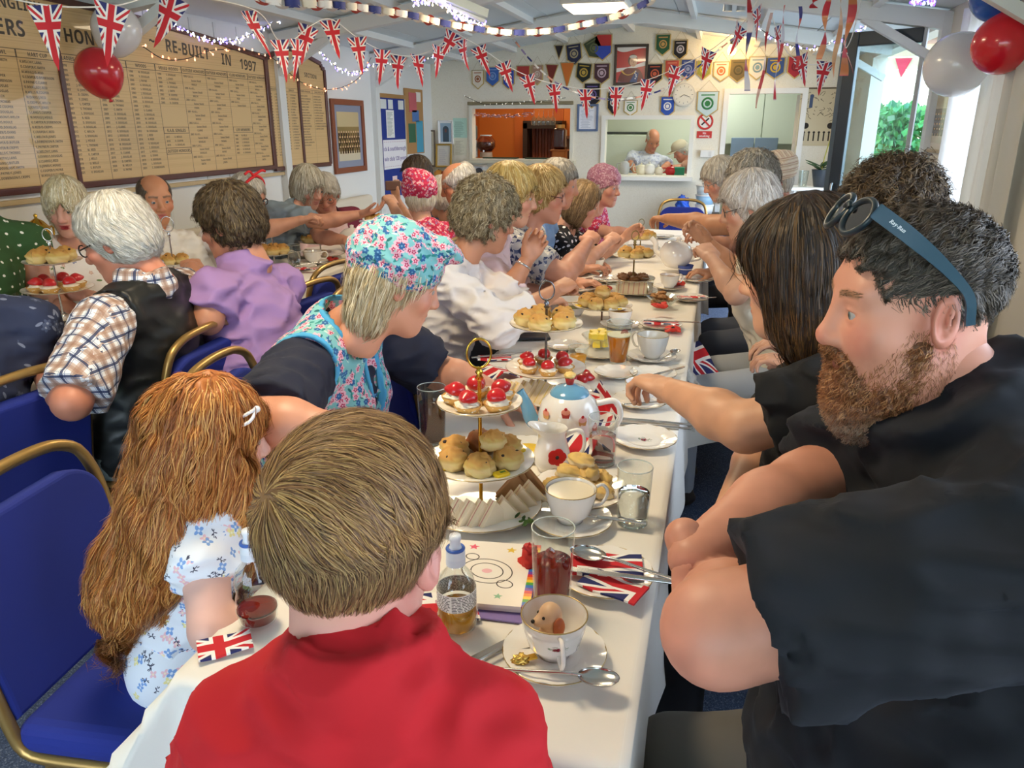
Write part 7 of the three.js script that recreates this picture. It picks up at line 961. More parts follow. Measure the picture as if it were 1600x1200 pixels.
{ const hx0 = barHatch[0].x, hx1 = barHatch[1].x, sy = barHatch[1].y, w = hx1 - hx0, X = (u) => onZ(u, 215, ZB - 0.6).x; const t = thing('back_bar', 'dark wooden back bar with an orange boarded surround', 'shelving', [(hx0 + hx1) / 2 + 0.06, 0, KB + 0.2]); part(t, 'side', boxAB(-0.42, 0, -0.15, -0.36, sy + 0.4, 0.15), M('#2a1a12', 0.5)); part(t, 'side', boxAB(0.06, 0, -0.15, 0.12, sy + 0.4, 0.15), M('#2a1a12', 0.5)); part(t, 'header', boxAB(-0.42, sy + 0.33, -0.15, 0.12, sy + 0.43, 0.15), M('#20130c', 0.5)); for (let i = 0; i < 9; i++) part(t, 'slat', boxAB(-0.34 + i * 0.044, sy - 0.4, -0.12, -0.305 + i * 0.044, sy + 0.33, -0.1), M(i % 2 ? '#6a2c18' : '#7d3a20', 0.5)); part(t, 'counter', boxAB(0.16, sy + 0.2, -0.14, 0.6, sy + 0.235, 0.16), M('#5a3a28', 0.5)); part(t, 'red_tray', boxAB(0.24, sy + 0.236, -0.1, 0.5, sy + 0.25, 0.12, 0.006), M('#a81c24', 0.4)); part(t, 'counter_side', boxAB(0.18, 0, -0.12, 0.22, sy + 0.2, 0.14), M('#3a2418', 0.5)); for (let i = 0; i < 8; i++) part(t, 'board', boxAB(-0.62 + i * 0.14, sy - 0.5, -0.19, -0.485 + i * 0.14, 2.25, -0.17), M(['#c46a24', '#b85f20', '#cc742c'][i % 3], 0.5));
  const keg = thing('drink_dispenser', 'round glass drinks dispenser full of dark punch in the bar hatch', 'dispenser', [X(770), sy, ZB - 0.3]); part(keg, 'vessel', lathe([[0.0001, 0.06], [0.07, 0.06], [0.115, 0.12], [0.115, 0.19], [0.07, 0.25], [0.068, 0.25], [0.11, 0.19], [0.11, 0.12], [0.0001, 0.068]], 30), M('#f0e4dc', 0.03, 0, { transmission: 1, thickness: 0 })); part(keg, 'punch', lathe([[0.0001, 0.07], [0.068, 0.07], [0.107, 0.122], [0.107, 0.18], [0.0001, 0.18]], 28), M('#4a0f0c', 0.1)); part(keg, 'base', new THREE.CylinderGeometry(0.075, 0.08, 0.06, 24).translate(0, 0.03, 0), M('#b9a48c', 0.5)); part(keg, 'tap', box(0.02, 0.03, 0.05, 0, 0.075, 0.09, 0.004), silver); part(keg, 'lid', new THREE.CylinderGeometry(0.072, 0.072, 0.012, 24).translate(0, 0.256, 0), M('#cfd2cc', 0.3));
  const jar = thing('punch_jar', 'square jar of red punch at the right of the bar hatch', 'jar', [X(879), sy + 0.1, ZB - 0.45]); part(jar, 'vessel', box(0.15, 0.24, 0.15, 0, 0.12, 0, 0.03), M('#3c0d10', 0.06, 0, { clearcoat: 1 })); part(jar, 'lid', new THREE.CylinderGeometry(0.055, 0.055, 0.04, 24).translate(0, 0.26, 0), M('#c8a060', 0.4, 0.5)); const ped = thing('jar_stand', 'wooden stand under the square punch jar', 'stand', [X(879), 0, ZB - 0.45]); part(ped, 'post', box(0.16, sy + 0.098, 0.16, 0, (sy + 0.098) / 2, 0, 0.01), M('#b5702c', 0.5)); part(ped, 'slab', box(0.2, 0.02, 0.2, 0, sy + 0.088, 0, 0.004), M('#a5642a', 0.5));
  const rl = thing('napkin_roll', 'white printed paper stack at the left of the bar hatch', 'paper', [X(752), sy, ZB - 0.25]); part(rl, 'stack', box(0.1, 0.2, 0.1, 0, 0.1, 0, 0.01), texMat(textSheet('#e6e6e0', '#9a9c9a', 12), 0.7)); part(rl, 'dark_top', box(0.11, 0.17, 0.09, 0, 0.29, 0, 0.03), M('#5d6664', 0.5));
  for (let i = 0; i < 5; i++) { const q = thing('hanging_glass', 'wine glass hanging upside down at the top of the bar hatch', 'glass', [X(843 + i * 7), barHatch[0].y - 0.13, ZB - 0.3], 0, 'glasses hanging in the bar hatch'); part(q, 'bowl', lathe([[0.012, 0.05], [0.034, 0.02], [0.036, -0.02], [0.03, -0.05], [0.029, -0.05], [0.034, -0.02], [0.032, 0.02], [0.0001, 0.048]], 20), glassM); part(q, 'stem', rod(V(0, 0.05, 0), V(0, 0.11, 0), 0.004), glassM); part(q, 'foot', new THREE.CylinderGeometry(0.032, 0.03, 0.004, 20).translate(0, 0.112, 0), glassM); }
  const bm = thing('bar_mats', 'dark green bar towels along the hatch sill', 'towel', [(hx0 + hx1) / 2, sy, ZB - 0.06]); for (const s of [-1, 1]) part(bm, 'towel', box(w * 0.36, 0.012, 0.12, s * w * 0.22, 0.006, 0, 0.005), M('#1d3a28', 0.9));
  { const g = thing('tinsel_garland', 'pink and silver garland across the top of the bar hatch', 'garland', [0, 0, 0]); const L = []; for (let i = 0; i < 90; i++) { const u = rr(742, 832), x = onZ(u, 178, ZB - 0.08).x; L.push(ball(rr(0.008, 0.014), x, barHatch[0].y - 0.06 - 0.02 * Math.sin((u - 742) / 90 * 3.14) + rr(-0.02, 0.02), ZB - 0.06 + rr(-0.015, 0.015), 1.6, 0.6, 1, 6, 4)); } const m = part(g, 'tinsel', merge(L), M('#e0a8a4', 0.25, 0.5)); m.userData.kind = 'stuff'; } }
// things on the floor side near the kitchen door
{ const p = onZ(1090, 330, ZB + 0.6), b = thing('speaker_box', 'low black amplifier box against the back wall', 'box', [p.x, 0, ZB + 0.35]); part(b, 'cabinet', box(0.45, 0.62, 0.35, 0, 0.31, 0, 0.01), M('#26282c', 0.6)); part(b, 'grille', box(0.4, 0.5, 0.01, 0, 0.3, 0.178, 0.004), M('#1a1b1e', 0.9));
  const y0 = 0.62; const tub = thing('plastic_tubs', 'stack of pale blue and pink lidded tubs on the black box', 'tub', [p.x + 0.06, y0, ZB + 0.35]); [['#eceff2', 0], ['#9cc4e4', 0.1], ['#d8e6ee', 0.2], ['#eaccd2', -0.0]].slice(0, 3).forEach(([c, y]) => { const q = part(tub, 'tub', lathe([[0.0001, 0], [0.085, 0], [0.098, 0.09], [0.0001, 0.09]], 28), M(c, 0.35)); q.position.y = y; const l = part(q, 'lid', new THREE.CylinderGeometry(0.103, 0.103, 0.012, 28).translate(0, 0.092, 0), M('#f2f2f0', 0.35)); void l; });
  const bag = thing('blue_bag', 'crumpled bright blue bag beside the tubs', 'bag', [p.x - 0.17, y0, ZB + 0.37]); part(bag, 'sack', lump(0.07, 0.1, 0.05, 9, 0.35, () => lin('#1f5ad0')), VC(0.4)); part(bag, 'tie', ball(0.02, -0.03, 0.16, 0), M('#1f5ad0', 0.4)); }
{ const p = onZ(1275, 290, ZB + 0.5), t = thing('side_table', 'white side table by the folding door', 'table', [p.x, 0, ZB + 0.45]); const y = p.y - 0.03; part(t, 'top', box(0.5, 0.03, 0.4, 0, y, 0, 0.006), M('#eeeeea', 0.4)); for (const a of [-1, 1]) for (const b of [-1, 1]) part(t, 'leg', rod(V(a * 0.21, 0, b * 0.16), V(a * 0.21, y - 0.01, b * 0.16), 0.016), M('#eeeeea', 0.4)); const pl = thing('potted_orchid', 'dark potted plant on the white side table', 'plant', [p.x + 0.04, y + 0.016, ZB + 0.45]); part(pl, 'pot', lathe([[0.0001, 0], [0.06, 0], [0.095, 0.17], [0.088, 0.17], [0.0001, 0.15]], 26), M('#3a4048', 0.3)); for (let i = 0; i < 9; i++) { const a = i * 0.7, l = part(pl, 'leaf', ball(0.09, 0, 0, 0, 1, 0.08, 0.28, 12, 6), M(i % 2 ? '#2f4a26' : '#3d5a30', 0.6)); l.position.set(Math.cos(a) * 0.09, 0.19 + 0.02 * (i % 3), Math.sin(a) * 0.09); l.rotation.set(0, -a, 0.35); } part(pl, 'stem', tube([V(0, 0.16, 0), V(0.02, 0.32, 0), V(0.05, 0.48, 0)], 0.006, 16, 6), M('#a8a43c', 0.6)); const jg = thing('clear_jug', 'clear glass vase beside the potted plant', 'vase', [p.x - 0.13, y + 0.016, ZB + 0.5]); part(jg, 'vase', lathe([[0.0001, 0], [0.04, 0], [0.05, 0.16], [0.047, 0.16], [0.037, 0.006], [0.0001, 0.006]], 24), glassM); }
// sunglasses on the bearded man's head
{
  const m = basis(MAN_F).scale(V(MAN_S, MAN_S, MAN_S)).setPosition(MAN_H), t = thing('sunglasses', 'dark sunglasses with teal arms pushed up on the bearded man', 'sunglasses', [0, 0, 0]); const fm = M('#1c2a33', 0.3), tm = M('#27495a', 0.35);
  const up = (v) => { const a = -0.72; return V(v.x, 0.05 + v.y * Math.cos(a) - v.z * Math.sin(a), -0.012 + v.y * Math.sin(a) + v.z * Math.cos(a)); };
  for (const s of [-1, 1]) { const pts = []; for (let i = 0; i < 20; i++) { const a = i / 20 * 6.283; pts.push(up(V(s * 0.036 + 0.029 * Math.cos(a) * (1 + 0.12 * Math.sin(a)), 0.024 * Math.sin(a), 0.122 - 0.006 * Math.abs(s * 0.036 + 0.029 * Math.cos(a)) / 0.06))); } const rim = part(t, 'rim', tube(pts, 0.0042, 40, 8, true).applyMatrix4(m), fm); const L = new THREE.BufferGeometry().setFromPoints(pts); const I = []; for (let i = 1; i < 19; i++) I.push(0, i, i + 1); L.setIndex(I); L.computeVertexNormals(); part(rim, 'lens', L.applyMatrix4(m), new THREE.MeshPhysicalMaterial({ color: '#15181c', roughness: 0.06, clearcoat: 1, side: THREE.DoubleSide }));
    const A = [V(s * 0.07, 0.014, 0.118), V(s * 0.084, 0.012, 0.07), V(s * 0.092, 0.006, 0.01), V(s * 0.094, -0.004, -0.03), V(s * 0.092, -0.028, -0.055)].map(up), c = new THREE.CatmullRomCurve3(A), n = 30, pos = [], I2 = []; for (let i = 0; i <= n; i++) { const q = i / n, p = c.getPointAt(q), tg = c.getTangentAt(q), sd = V(1, 0, 0), upv = tg.clone().cross(sd).normalize(), hh = lerp(0.0095, 0.0055, smooth(0.2, 0.8, q)), th = 0.002; for (const [a, b] of [[-1, -1], [1, -1], [1, 1], [-1, 1]]) { const w = p.clone().addScaledVector(sd, a * th).addScaledVector(upv, b * hh); pos.push(w.x, w.y, w.z); } if (i) for (let k = 0; k < 4; k++) { const a = (i - 1) * 4 + k, b = (i - 1) * 4 + (k + 1) % 4; I2.push(a, b, a + 4, b, b + 4, a + 4); } } I2.push(n * 4, n * 4 + 1, n * 4 + 2, n * 4, n * 4 + 2, n * 4 + 3); let g = new THREE.BufferGeometry(); g.setAttribute('position', new THREE.Float32BufferAttribute(pos, 3)); g.setIndex(I2); g = g.toNonIndexed(); g.computeVertexNormals(); g.applyMatrix4(m); const arm = part(t, 'temple_arm', g, tm);
    if (s > 0) { const p = c.getPointAt(0.16), tg = c.getTangentAt(0.16), X = tg.clone(), Z = V(1, 0, 0), Y = Z.clone().cross(X).normalize(); Z.copy(X).cross(Y); const q = new THREE.PlaneGeometry(0.024, 0.009).applyMatrix4(new THREE.Matrix4().makeBasis(X, Y, Z).setPosition(p.clone().add(V(0.0024, 0, 0)))).applyMatrix4(m); part(arm, 'lettering', q, new THREE.MeshPhysicalMaterial({ side: THREE.DoubleSide, roughness: 0.4, map: ctex(256, 96, (k, w, h) => { k.fillStyle = '#27495a'; k.fillRect(0, 0, w, h); k.fillStyle = '#f0f2f2'; k.font = 'italic bold 64px serif'; k.textAlign = 'center'; k.fillText('Ray-Ban', w / 2, 68, w * 0.9); }) })); } }
  part(t, 'bridge', tube([V(-0.009, 0.006, 0.124), V(0, 0.011, 0.126), V(0.009, 0.006, 0.124)].map(up), 0.004, 10, 8).applyMatrix4(m), fm);
}
// ---------------------------------------------------------------- cloth prints
function printTex(bg, draw, n, size = 512, seed = 3) {
  reseed(seed);
  return ctex(size, size, (g, w, h) => { g.fillStyle = bg; g.fillRect(0, 0, w, h); for (let i = 0; i < n; i++) { const x = rnd() * w, y = rnd() * h, a = rnd() * 6.28, k = rnd(), st = seedState; for (const ox of [-w, 0, w]) for (const oy of [-h, 0, h]) { if (x + ox < -60 || x + ox > w + 60 || y + oy < -60 || y + oy > h + 60) continue; seedState = st; g.save(); g.translate(x + ox, y + oy); g.rotate(a); draw(g, k, i); g.restore(); } seedState = st; rnd(); } });
}
const petal = (g, n, r, c, c2) => { g.fillStyle = c; for (let i = 0; i < n; i++) { g.beginPath(); g.ellipse(Math.cos(i / n * 6.283) * r * 0.6, Math.sin(i / n * 6.283) * r * 0.6, r * 0.52, r * 0.36, i / n * 6.283, 0, 7); g.fill(); } g.fillStyle = c2; g.beginPath(); g.arc(0, 0, r * 0.3, 0, 7); g.fill(); };
const leafy = (g, r, c) => { g.fillStyle = c; g.beginPath(); g.ellipse(0, 0, r, r * 0.38, 0, 0, 7); g.fill(); };
const aquaFloral = printTex('#7ebec2', (g, k) => { if (k < 0.3) { petal(g, 5, 19, '#e9b4c4', '#b02f55'); petal(g, 5, 10, '#b83a60', '#f3dbe0'); } else if (k < 0.5) petal(g, 6, 15, '#2a5f98', '#6aa2cc'); else if (k < 0.85) leafy(g, 15, k < 0.62 ? '#22666c' : k < 0.75 ? '#2f8a86' : '#b8dcd6'); else { g.strokeStyle = '#22383e'; g.lineWidth = 2; g.beginPath(); g.moveTo(-8, 0); g.lineTo(8, 3); g.stroke(); } }, 420, 512, 5);
const pinkFloral = printTex('#c22a52', (g, k) => { if (k < 0.5) petal(g, 5, 12, k < 0.25 ? '#f0b6c4' : '#f3d6d6', '#a01f44'); else if (k < 0.75) petal(g, 6, 10, '#8a5f9a', '#d9c6dc'); else leafy(g, 9, '#7a1a3c'); }, 360, 512, 6);
const rosePrint = printTex('#b57a8e', (g, k) => { if (k < 0.5) petal(g, 5, 12, '#e2bcc9', '#7a2f56'); else leafy(g, 12, k < 0.75 ? '#7d3d66' : '#d9a9ba'); }, 320, 512, 7);
const leafPrint = printTex('#b7b6b4', (g, k) => { g.fillStyle = k < 0.45 ? '#27335c' : k < 0.75 ? '#55607f' : '#e4dfd2'; for (let i = -2; i <= 2; i++) { g.beginPath(); g.ellipse(i * 5, -Math.abs(i) * 3, 4, 22 - Math.abs(i) * 4, i * 0.35, 0, 7); g.fill(); } }, 150, 512, 8);
const plaidTex = ctex(512, 512, (g, w, h) => { g.fillStyle = '#ecebee'; g.fillRect(0, 0, w, h); for (let i = 0; i < 4; i++) { const o = i * 128; for (const v of [0, 1]) { const r = (p, s, c) => { g.fillStyle = c; if (v) g.fillRect(0, o + p, w, s); else g.fillRect(o + p, 0, s, h); }; r(10, 44, 'rgba(168,132,112,0.55)'); r(22, 18, 'rgba(140,100,84,0.35)'); r(84, 16, 'rgba(34,44,82,0.75)'); r(76, 4, 'rgba(90,120,160,0.5)'); r(106, 5, 'rgba(90,110,150,0.5)'); } } });
const polka = (bg, dot, r, n) => ctex(256, 256, (g, w, h) => { g.fillStyle = bg; g.fillRect(0, 0, w, h); g.fillStyle = dot; for (let i = 0; i < n; i++) for (let j = 0; j < n; j++) { g.beginPath(); g.arc((i + 0.25 + 0.5 * (j % 2)) * w / n, (j + 0.5) * h / n, r, 0, 7); g.fill(); } });
const greenDots = polka('#33552c', '#f0ece0', 7, 4), blackDots = polka('#17171c', '#f2eef0', 13, 4);
const girlPrint = printTex('#eaf0fa', (g, k) => { if (k < 0.3) petal(g, 4, 16, '#7fa6e0', '#dfe9f8'); else if (k < 0.5) petal(g, 4, 14, '#f0c4cf', '#f7e6d0'); else if (k < 0.62) petal(g, 4, 15, '#f1e7a0', '#fdf8d8'); else { g.strokeStyle = '#2b2f45'; g.lineWidth = 2; g.beginPath(); g.moveTo(0, 16); g.quadraticCurveTo(3, 0, 0, -16); g.stroke(); for (let i = -1; i < 3; i++) { g.save(); g.translate(i % 2 ? 5 : -5, i * 8 - 4); g.rotate(i); leafy(g, 5, '#33384f'); g.restore(); } } }, 130, 512, 9);
const whiteFloral = printTex('#efe9e2', (g, k) => { if (k < 0.25) petal(g, 5, 14, '#8d8fae', '#d9c27a'); else if (k < 0.5) leafy(g, 16, '#6f8a5a'); else if (k < 0.7) petal(g, 5, 11, '#d8b3a3', '#efe3c9'); }, 70, 512, 10);
const navyFloral = printTex('#2a3350', (g, k) => { if (k < 0.5) petal(g, 5, 18, '#4b5674', '#8e97ad'); else leafy(g, 16, '#77809a'); }, 60, 512, 11);
const kitchenShirt = printTex('#c9cddd', (g, k) => { if (k < 0.5) petal(g, 5, 18, '#9aa3c4', '#e7e8f0'); else leafy(g, 16, '#b1b4cf'); }, 120, 512, 12);
const stripeShirt = ctex(256, 64, (g, w, h) => { g.fillStyle = '#d8e4e2'; g.fillRect(0, 0, w, h); for (let i = 0; i < 8; i++) { g.fillStyle = i % 2 ? 'rgba(120,180,180,0.6)' : 'rgba(205,160,160,0.5)'; g.fillRect(i * 32, 0, 9, h); } });
const cloth = (t) => texMat(t, 0.9, { sheen: 0.2 });
const turnTo = (x, z) => V(x, 0, z).normalize();
const GREY = ['#b9b3a6', '#cfc9bb', '#a49d90', '#ddd8cc'], WHITE_H = ['#d9d4c8', '#ebe7dd', '#c9c3b5', '#f2efe8'], BLONDE = ['#c2a66c', '#dcc48c', '#a98d58', '#e8d6a8'], BROWN = ['#5d4630', '#7a5d40', '#4a3624', '#8d6f50'];

// ---------------------------------------------------------------- right side of the long table
reseed(21);
person({
  label: 'large bearded man in a black t-shirt with sunglasses pushed up on his head', head: MAN_H, face: MAN_F, hs: MAN_S, fat: 0.1, nose: 1.15, lid: 0.0048, skin: '#d9967c', pink: '#cf6a5e', lip: '#b0605a', brow: '#a07050', iris: '#5c6a6a', headCell: 0.0035, handCell: 0.005,
  bodyFace: V(-1, 0, 0.08), pelvis: V(0.5, 0.58, -0.92), neck: V(0.335, 1.17, -0.99), sw: 0.225, bulk: 1.5, belly: 0.14, ab: 1.42, cell: 0.011, neckR: 0.09, hand: 1.05, shDrop: 0.07,
  arms: { l: [at(1122, 985, 0.8), at(1165, 915, 1.06), V(0, -1, 0.2), 0.7], r: [at(1262, 765, 1.12), at(1080, 872, 0.98), V(0.3, -1, 0), 0.9, V(0.35, -0.5, 0.8)] },
  top: { name: 't_shirt', mat: M('#0f1219', 0.9, 0, { sheen: 0.2, sheenColor: 0x334466 }), sleeve: 0.86, ease: 0.03, inf: 0.012, neck: 0.002, neckUp: 0.17, neckEnd: 0.003, wrinkle: 0.009, wf: 0.9, last: ({ loc }) => [[1, 0.03, sleeveD(loc(V(0.37, 1.1, -0.99)), loc(V(0.286, 1.212, -1.0)), 0.13, 0.106)]], cell: 0.01, hem: -0.12 },
  bottom: { color: '#5d5a54' }, thigh: 0.48, shoe: '#222222',
  hair: { style: 'crop', puff: 0.0, line: 0.022, colors: ['#3f352c', '#574a3e', '#2f2720', '#6d6054'], n: 12000, len: [0.016, 0.034], w: 0.0007, lift: 0.008, curl: 0.4, jit: 0.4, cell: 0.005, rough: 0.004, roughFreq: 60,
    tone: (q, c) => (q.y < 0.02 && q.z > -0.03 ? [c[0] * 1.9 + 0.03, c[1] * 1.85 + 0.028, c[2] * 1.8 + 0.026] : c), comb: (q, n) => (q.y < 0.03 ? V(0, -1, -0.5) : V(q.x * 2 + 0.1, -0.1, 0.35)) },
  extras: ({ root, hm }) => {
    // beard: a soft volume under the cheeks and chin, covered with curled hair
    const vol = [[1, 0, ellD(V(0, -0.108, 0.05), [0.058, 0.055, 0.052])], [1, 0.03, ellD(V(0, -0.14, 0.06), [0.044, 0.042, 0.04])], [1, 0.02, capD(V(-0.074, -0.04, 0.012), V(-0.052, -0.1, 0.03), 0.012, 0.026)], [1, 0.02, capD(V(0.074, -0.04, 0.012), V(0.052, -0.1, 0.03), 0.012, 0.026)], [1, 0.012, capD(V(-0.03, -0.062, 0.084), V(0, -0.048, 0.095), 0.008, 0.0085)], [1, 0.012, capD(V(0.03, -0.062, 0.084), V(0, -0.048, 0.095), 0.008, 0.0085)], [1, 0.012, capD(V(-0.03, -0.062, 0.084), V(-0.028, -0.095, 0.078), 0.01, 0.018)], [1, 0.012, capD(V(0.03, -0.062, 0.084), V(0.028, -0.095, 0.078), 0.01, 0.018)], [-1, 0.006, ellD(V(0, -0.067, 0.1), [0.026, 0.012, 0.036])]];
    const f0 = field(vol), f = (x, y, z) => f0(x, y, z) + 0.004 * noise3(x * 70, y * 70, z * 70), surf = netMesh(f, V(-0.13, -0.24, -0.06), V(0.13, 0.0, 0.15), 0.0045, (p) => { const t = smooth(-0.1, -0.17, p.y); return [lerp(0.2, 0.16, t), lerp(0.085, 0.1, t), lerp(0.04, 0.06, t)]; });
    const cols = ['#a5683c', '#8a532f', '#c08a5a', '#7a4a2c'].map(lin), greyc = lin('#b8a68e');
    const st = strands(f, surf, 9000, { len: [0.012, 0.034], w: 0.0006, seg: 6, colors: cols, lift: 0.007, curl: 1.1, freq: 1.3, jit: 0.7, comb: (q) => V(q.x * 2, -1, 0.35), tone: (q, c) => { const t = 0.8 * smooth(-0.115, -0.17, q.y) * (Math.abs(Math.sin(q.x * 900 + q.z * 700)) > 0.45 ? 1 : 0.2); return [lerp(c[0], greyc[0], t), lerp(c[1], greyc[1], t), lerp(c[2], greyc[2], t)]; } });
    const g = merge([surf, st]); g.applyMatrix4(hm); part(root, 'beard', g, HAIR_M, 'bushy ginger beard turning grey at the chin');
    // stubble on the cheeks and neck, and the eyebrows
    const sk = field(headPrims({ fat: 0.1, nose: 1.15 })), skin = netMesh(sk, V(-0.13, -0.16, -0.1), V(0.13, 0.05, 0.14), 0.008);
    const stub = strands(sk, skin, 17000, { len: [0.004, 0.009], w: 0.0003, seg: 2, colors: cols, lift: 0.003, jit: 0.8, comb: () => V(0, -1, 0.2), filter: (q) => q.y < -0.012 && q.y > -0.14 && Math.abs(q.x) > 0.03 && q.z > -0.03 && q.z < 0.075 && (q.z < 0.03 + (-q.y - 0.02) * 0.9) && !(Math.abs(q.y) < 0.04 && q.z < 0.01 && Math.abs(q.x) > 0.08) });
    stub.applyMatrix4(hm); part(root, 'stubble', stub, HAIR_M);
    for (const sg of [-1, 1]) { const br = strands(sk, netMesh(sk, V(-0.07, 0.005, 0.04), V(0.07, 0.05, 0.12), 0.006), 1400, { len: [0.006, 0.012], w: 0.0005, seg: 3, colors: ['#8a6548', '#6d4f38'].map(lin), lift: 0.002, comb: (q) => V(Math.sign(q.x), 0.15, 0), filter: (q) => q.x * sg > 0.014 && Math.abs(q.x) < 0.054 && Math.abs(q.y - 0.0285 - 0.004 * Math.sin((Math.abs(q.x) - 0.012) * 60)) < 0.004 && q.z > 0.05 });
    br.applyMatrix4(hm); part(root, 'eyebrow', br, HAIR_M); }
  },
});
reseed(22);
person({
  label: 'woman with a dark brown bob in a black top reaching across for a napkin', head: at(1252, 425, 1.5), face: V(-0.95, -0.12, -0.28), hs: 1.06, female: true, skin: '#d9a07c', lip: '#b8655c', brow: '#4a3524', headCell: 0.005, handCell: 0.005,
  bodyFace: V(-1, 0, -0.05), pelvis: V(0.42, 0.56, -1.5), neck: V(0.235, 1.08, -1.58), sw: 0.19, bulk: 1.15, ab: 1.15, cell: 0.011,
  arms: { l: [at(1165, 668, 1.42), at(1050, 612, 1.6), V(0.1, -1, 0.3), 0.75], r: [at(1200, 690, 1.75), at(1135, 805, 1.5), V(0, -1, 0), 0.5] },
  top: { name: 'blouse', mat: M('#0d0d0f', 0.9, 0, { sheen: 0.12 }), sleeve: 0.72, ease: 0.028, inf: 0.01, neck: 0.15, vee: 0.14, wrinkle: 0.008, cell: 0.01 }, bottom: { color: '#1b1c22' },
  hair: { style: 'bob', puff: 0.014, drop: 0.02, colors: ['#2a1c12', '#3d2917', '#1f150d', '#5a4020'], n: 7000, len: [0.09, 0.17], w: 0.0011, seg: 7, lift: 0.004, jit: 0.06, cell: 0.006, rough: 0.003, lo: V(-0.17, -0.26, -0.2), tone: (q, c, t) => (q.y < -0.06 ? [c[0] * 1.6, c[1] * 1.45, c[2] * 1.1] : c), comb: (q) => V(q.x * 0.5, -1 + (q.y > 0.08 ? 0.7 : 0), (q.y > 0.07 ? q.z - 0.0 : 0) * 2), more: [[1, 0.04, ellD(V(0, 0.055, 0.055), [0.068, 0.055, 0.05])], [1, 0.03, ellD(V(0.07, -0.07, -0.022), [0.03, 0.09, 0.06])], [1, 0.03, ellD(V(-0.07, -0.07, -0.022), [0.03, 0.09, 0.06])], [-1, 0.01, ellD(V(0, -0.055, 0.13), [0.12, 0.09, 0.092])]] },
});
reseed(23);
person({ label: 'person with curly brown hair seated behind the bearded man', head: at(1382, 332, 2.2), face: V(-0.98, -0.05, -0.1), bodyFace: V(-1, 0, 0), pelvis: V(0.62, 0.56, -2.4), cell: 0.018, headCell: 0.008, top: { color: '#4a5058' }, noEyes: true,
  hair: { style: 'perm', puff: 0.022, colors: ['#4a3826', '#6a5338', '#3a2b1c', '#7c6548'], n: 3500, len: [0.04, 0.075], w: 0.0016, seg: 8, curl: 1.4, freq: 1.5, lift: 0.03, jit: 0.6, rough: 0.012, roughFreq: 40, cell: 0.008 } });
reseed(24);
person({ label: 'white haired woman in a cream top holding the white teapot', head: at(1168, 322, 3.0), face: V(-0.95, -0.28, 0.05), female: true, skin: '#d4a184', brow: '#b5a594', bodyFace: V(-1, 0, 0), pelvis: V(0.36, 0.55, -3.1), sw: 0.18, bulk: 1.15, cell: 0.015, headCell: 0.006, handCell: 0.006,
  arms: { l: [at(1150, 460, 2.85), at(1112, 405, 3.0), V(-0.3, -0.6, -1), 0.7], r: [at(1140, 415, 3.3), at(1105, 378, 3.28), V(-0.3, -0.6, 1), 0.7] }, top: { mat: M('#e8dcc4', 0.85), sleeve: 0.6, ease: 0.025, neck: 0.085, vee: 0.1, wrinkle: 0.008 }, bottom: { color: '#9aa0a8' },
  hair: { style: 'perm', puff: 0.012, colors: ['#cfc4b8', '#e2d9cf', '#b8aca2', '#efe8e0'], n: 2600, len: [0.04, 0.08], w: 0.0018, lift: 0.006, curl: 0.25 }, extras: ({ root, hm }) => glasses(root, hm, '#3a3030') });
reseed(25);
person({ label: 'grey haired person stretching a bare arm over the far end of the table', head: at(1172, 282, 3.75), face: V(-0.9, -0.2, -0.3), bodyFace: V(-1, 0, 0), pelvis: V(0.45, 0.55, -3.85), sw: 0.2, bulk: 1.15, ab: 1.25, skin: '#b98260', cell: 0.017, headCell: 0.007, arms: { l: [at(1112, 352, 3.75), at(1042, 342, 4.05), V(0, -1, 0), 0.6], r: null }, top: { color: '#d9cba8', sleeve: 0.3 },
  hair: { style: 'perm', puff: 0.018, colors: ['#8f8a80', '#a8a296', '#6f6a62', '#bdb7aa'], n: 1800, len: [0.04, 0.07], w: 0.002, curl: 0.6, lift: 0.01, rough: 0.007 } });
reseed(26);
person({ label: 'grey haired woman with glasses bending over her plate near the kitchen hatch', head: at(1124, 280, 4.7), face: V(-0.85, -0.45, 0.25), female: true, bodyFace: V(-1, 0, 0.1), pelvis: V(0.3, 0.55, -4.95), cell: 0.019, headCell: 0.007, skin: '#d09a80', top: { color: '#7486b8', sleeve: 0.8 }, arms: { l: [at(1140, 385, 4.5), at(1105, 372, 4.4), V(0, -1, 0), 0.6], r: null }, hair: { style: 'perm', puff: 0.01, colors: GREY, n: 1200, len: [0.04, 0.08], w: 0.0024, lift: 0.006 }, extras: ({ root, hm }) => glasses(root, hm, '#8a8a8a') });
reseed(27);
person({ label: 'woman in a cream striped head scarf and hoop earrings on the far right', head: at(1207, 280, 4.3), face: V(-0.85, -0.15, 0.4), female: true, bodyFace: V(-1, 0, 0.2), pelvis: V(0.62, 0.55, -4.7), cell: 0.019, headCell: 0.007, skin: '#c98a72', top: { color: '#e5d9c8' }, hair: { style: 'perm', puff: 0.0, colors: GREY, n: 500, len: [0.04, 0.07], w: 0.0024 },
  extras: ({ root, hm }) => { headWrap(root, hm, cloth(ctex(256, 256, (g, w, h) => { g.fillStyle = '#ddcdb6'; g.fillRect(0, 0, w, h); for (let i = 0; i < 16; i++) { g.fillStyle = ['#c3a78e', '#efe3d2', '#b98f80'][i % 3]; g.fillRect(0, i * 16, w, 5); } })), { puff: 0.012, uv: 6, cell: 0.008, more: [[1, 0.03, ellD(V(0, 0.09, -0.09), [0.06, 0.045, 0.05])]] }); const e = tube(Array.from({ length: 12 }, (_, i) => V(0.082, -0.06 + 0.016 * Math.cos(i / 12 * 6.283), -0.005 + 0.014 * Math.sin(i / 12 * 6.283))), 0.002, 24, 6, true); e.applyMatrix4(hm); part(root, 'earring', e, M('#f0ece4', 0.3)); } });

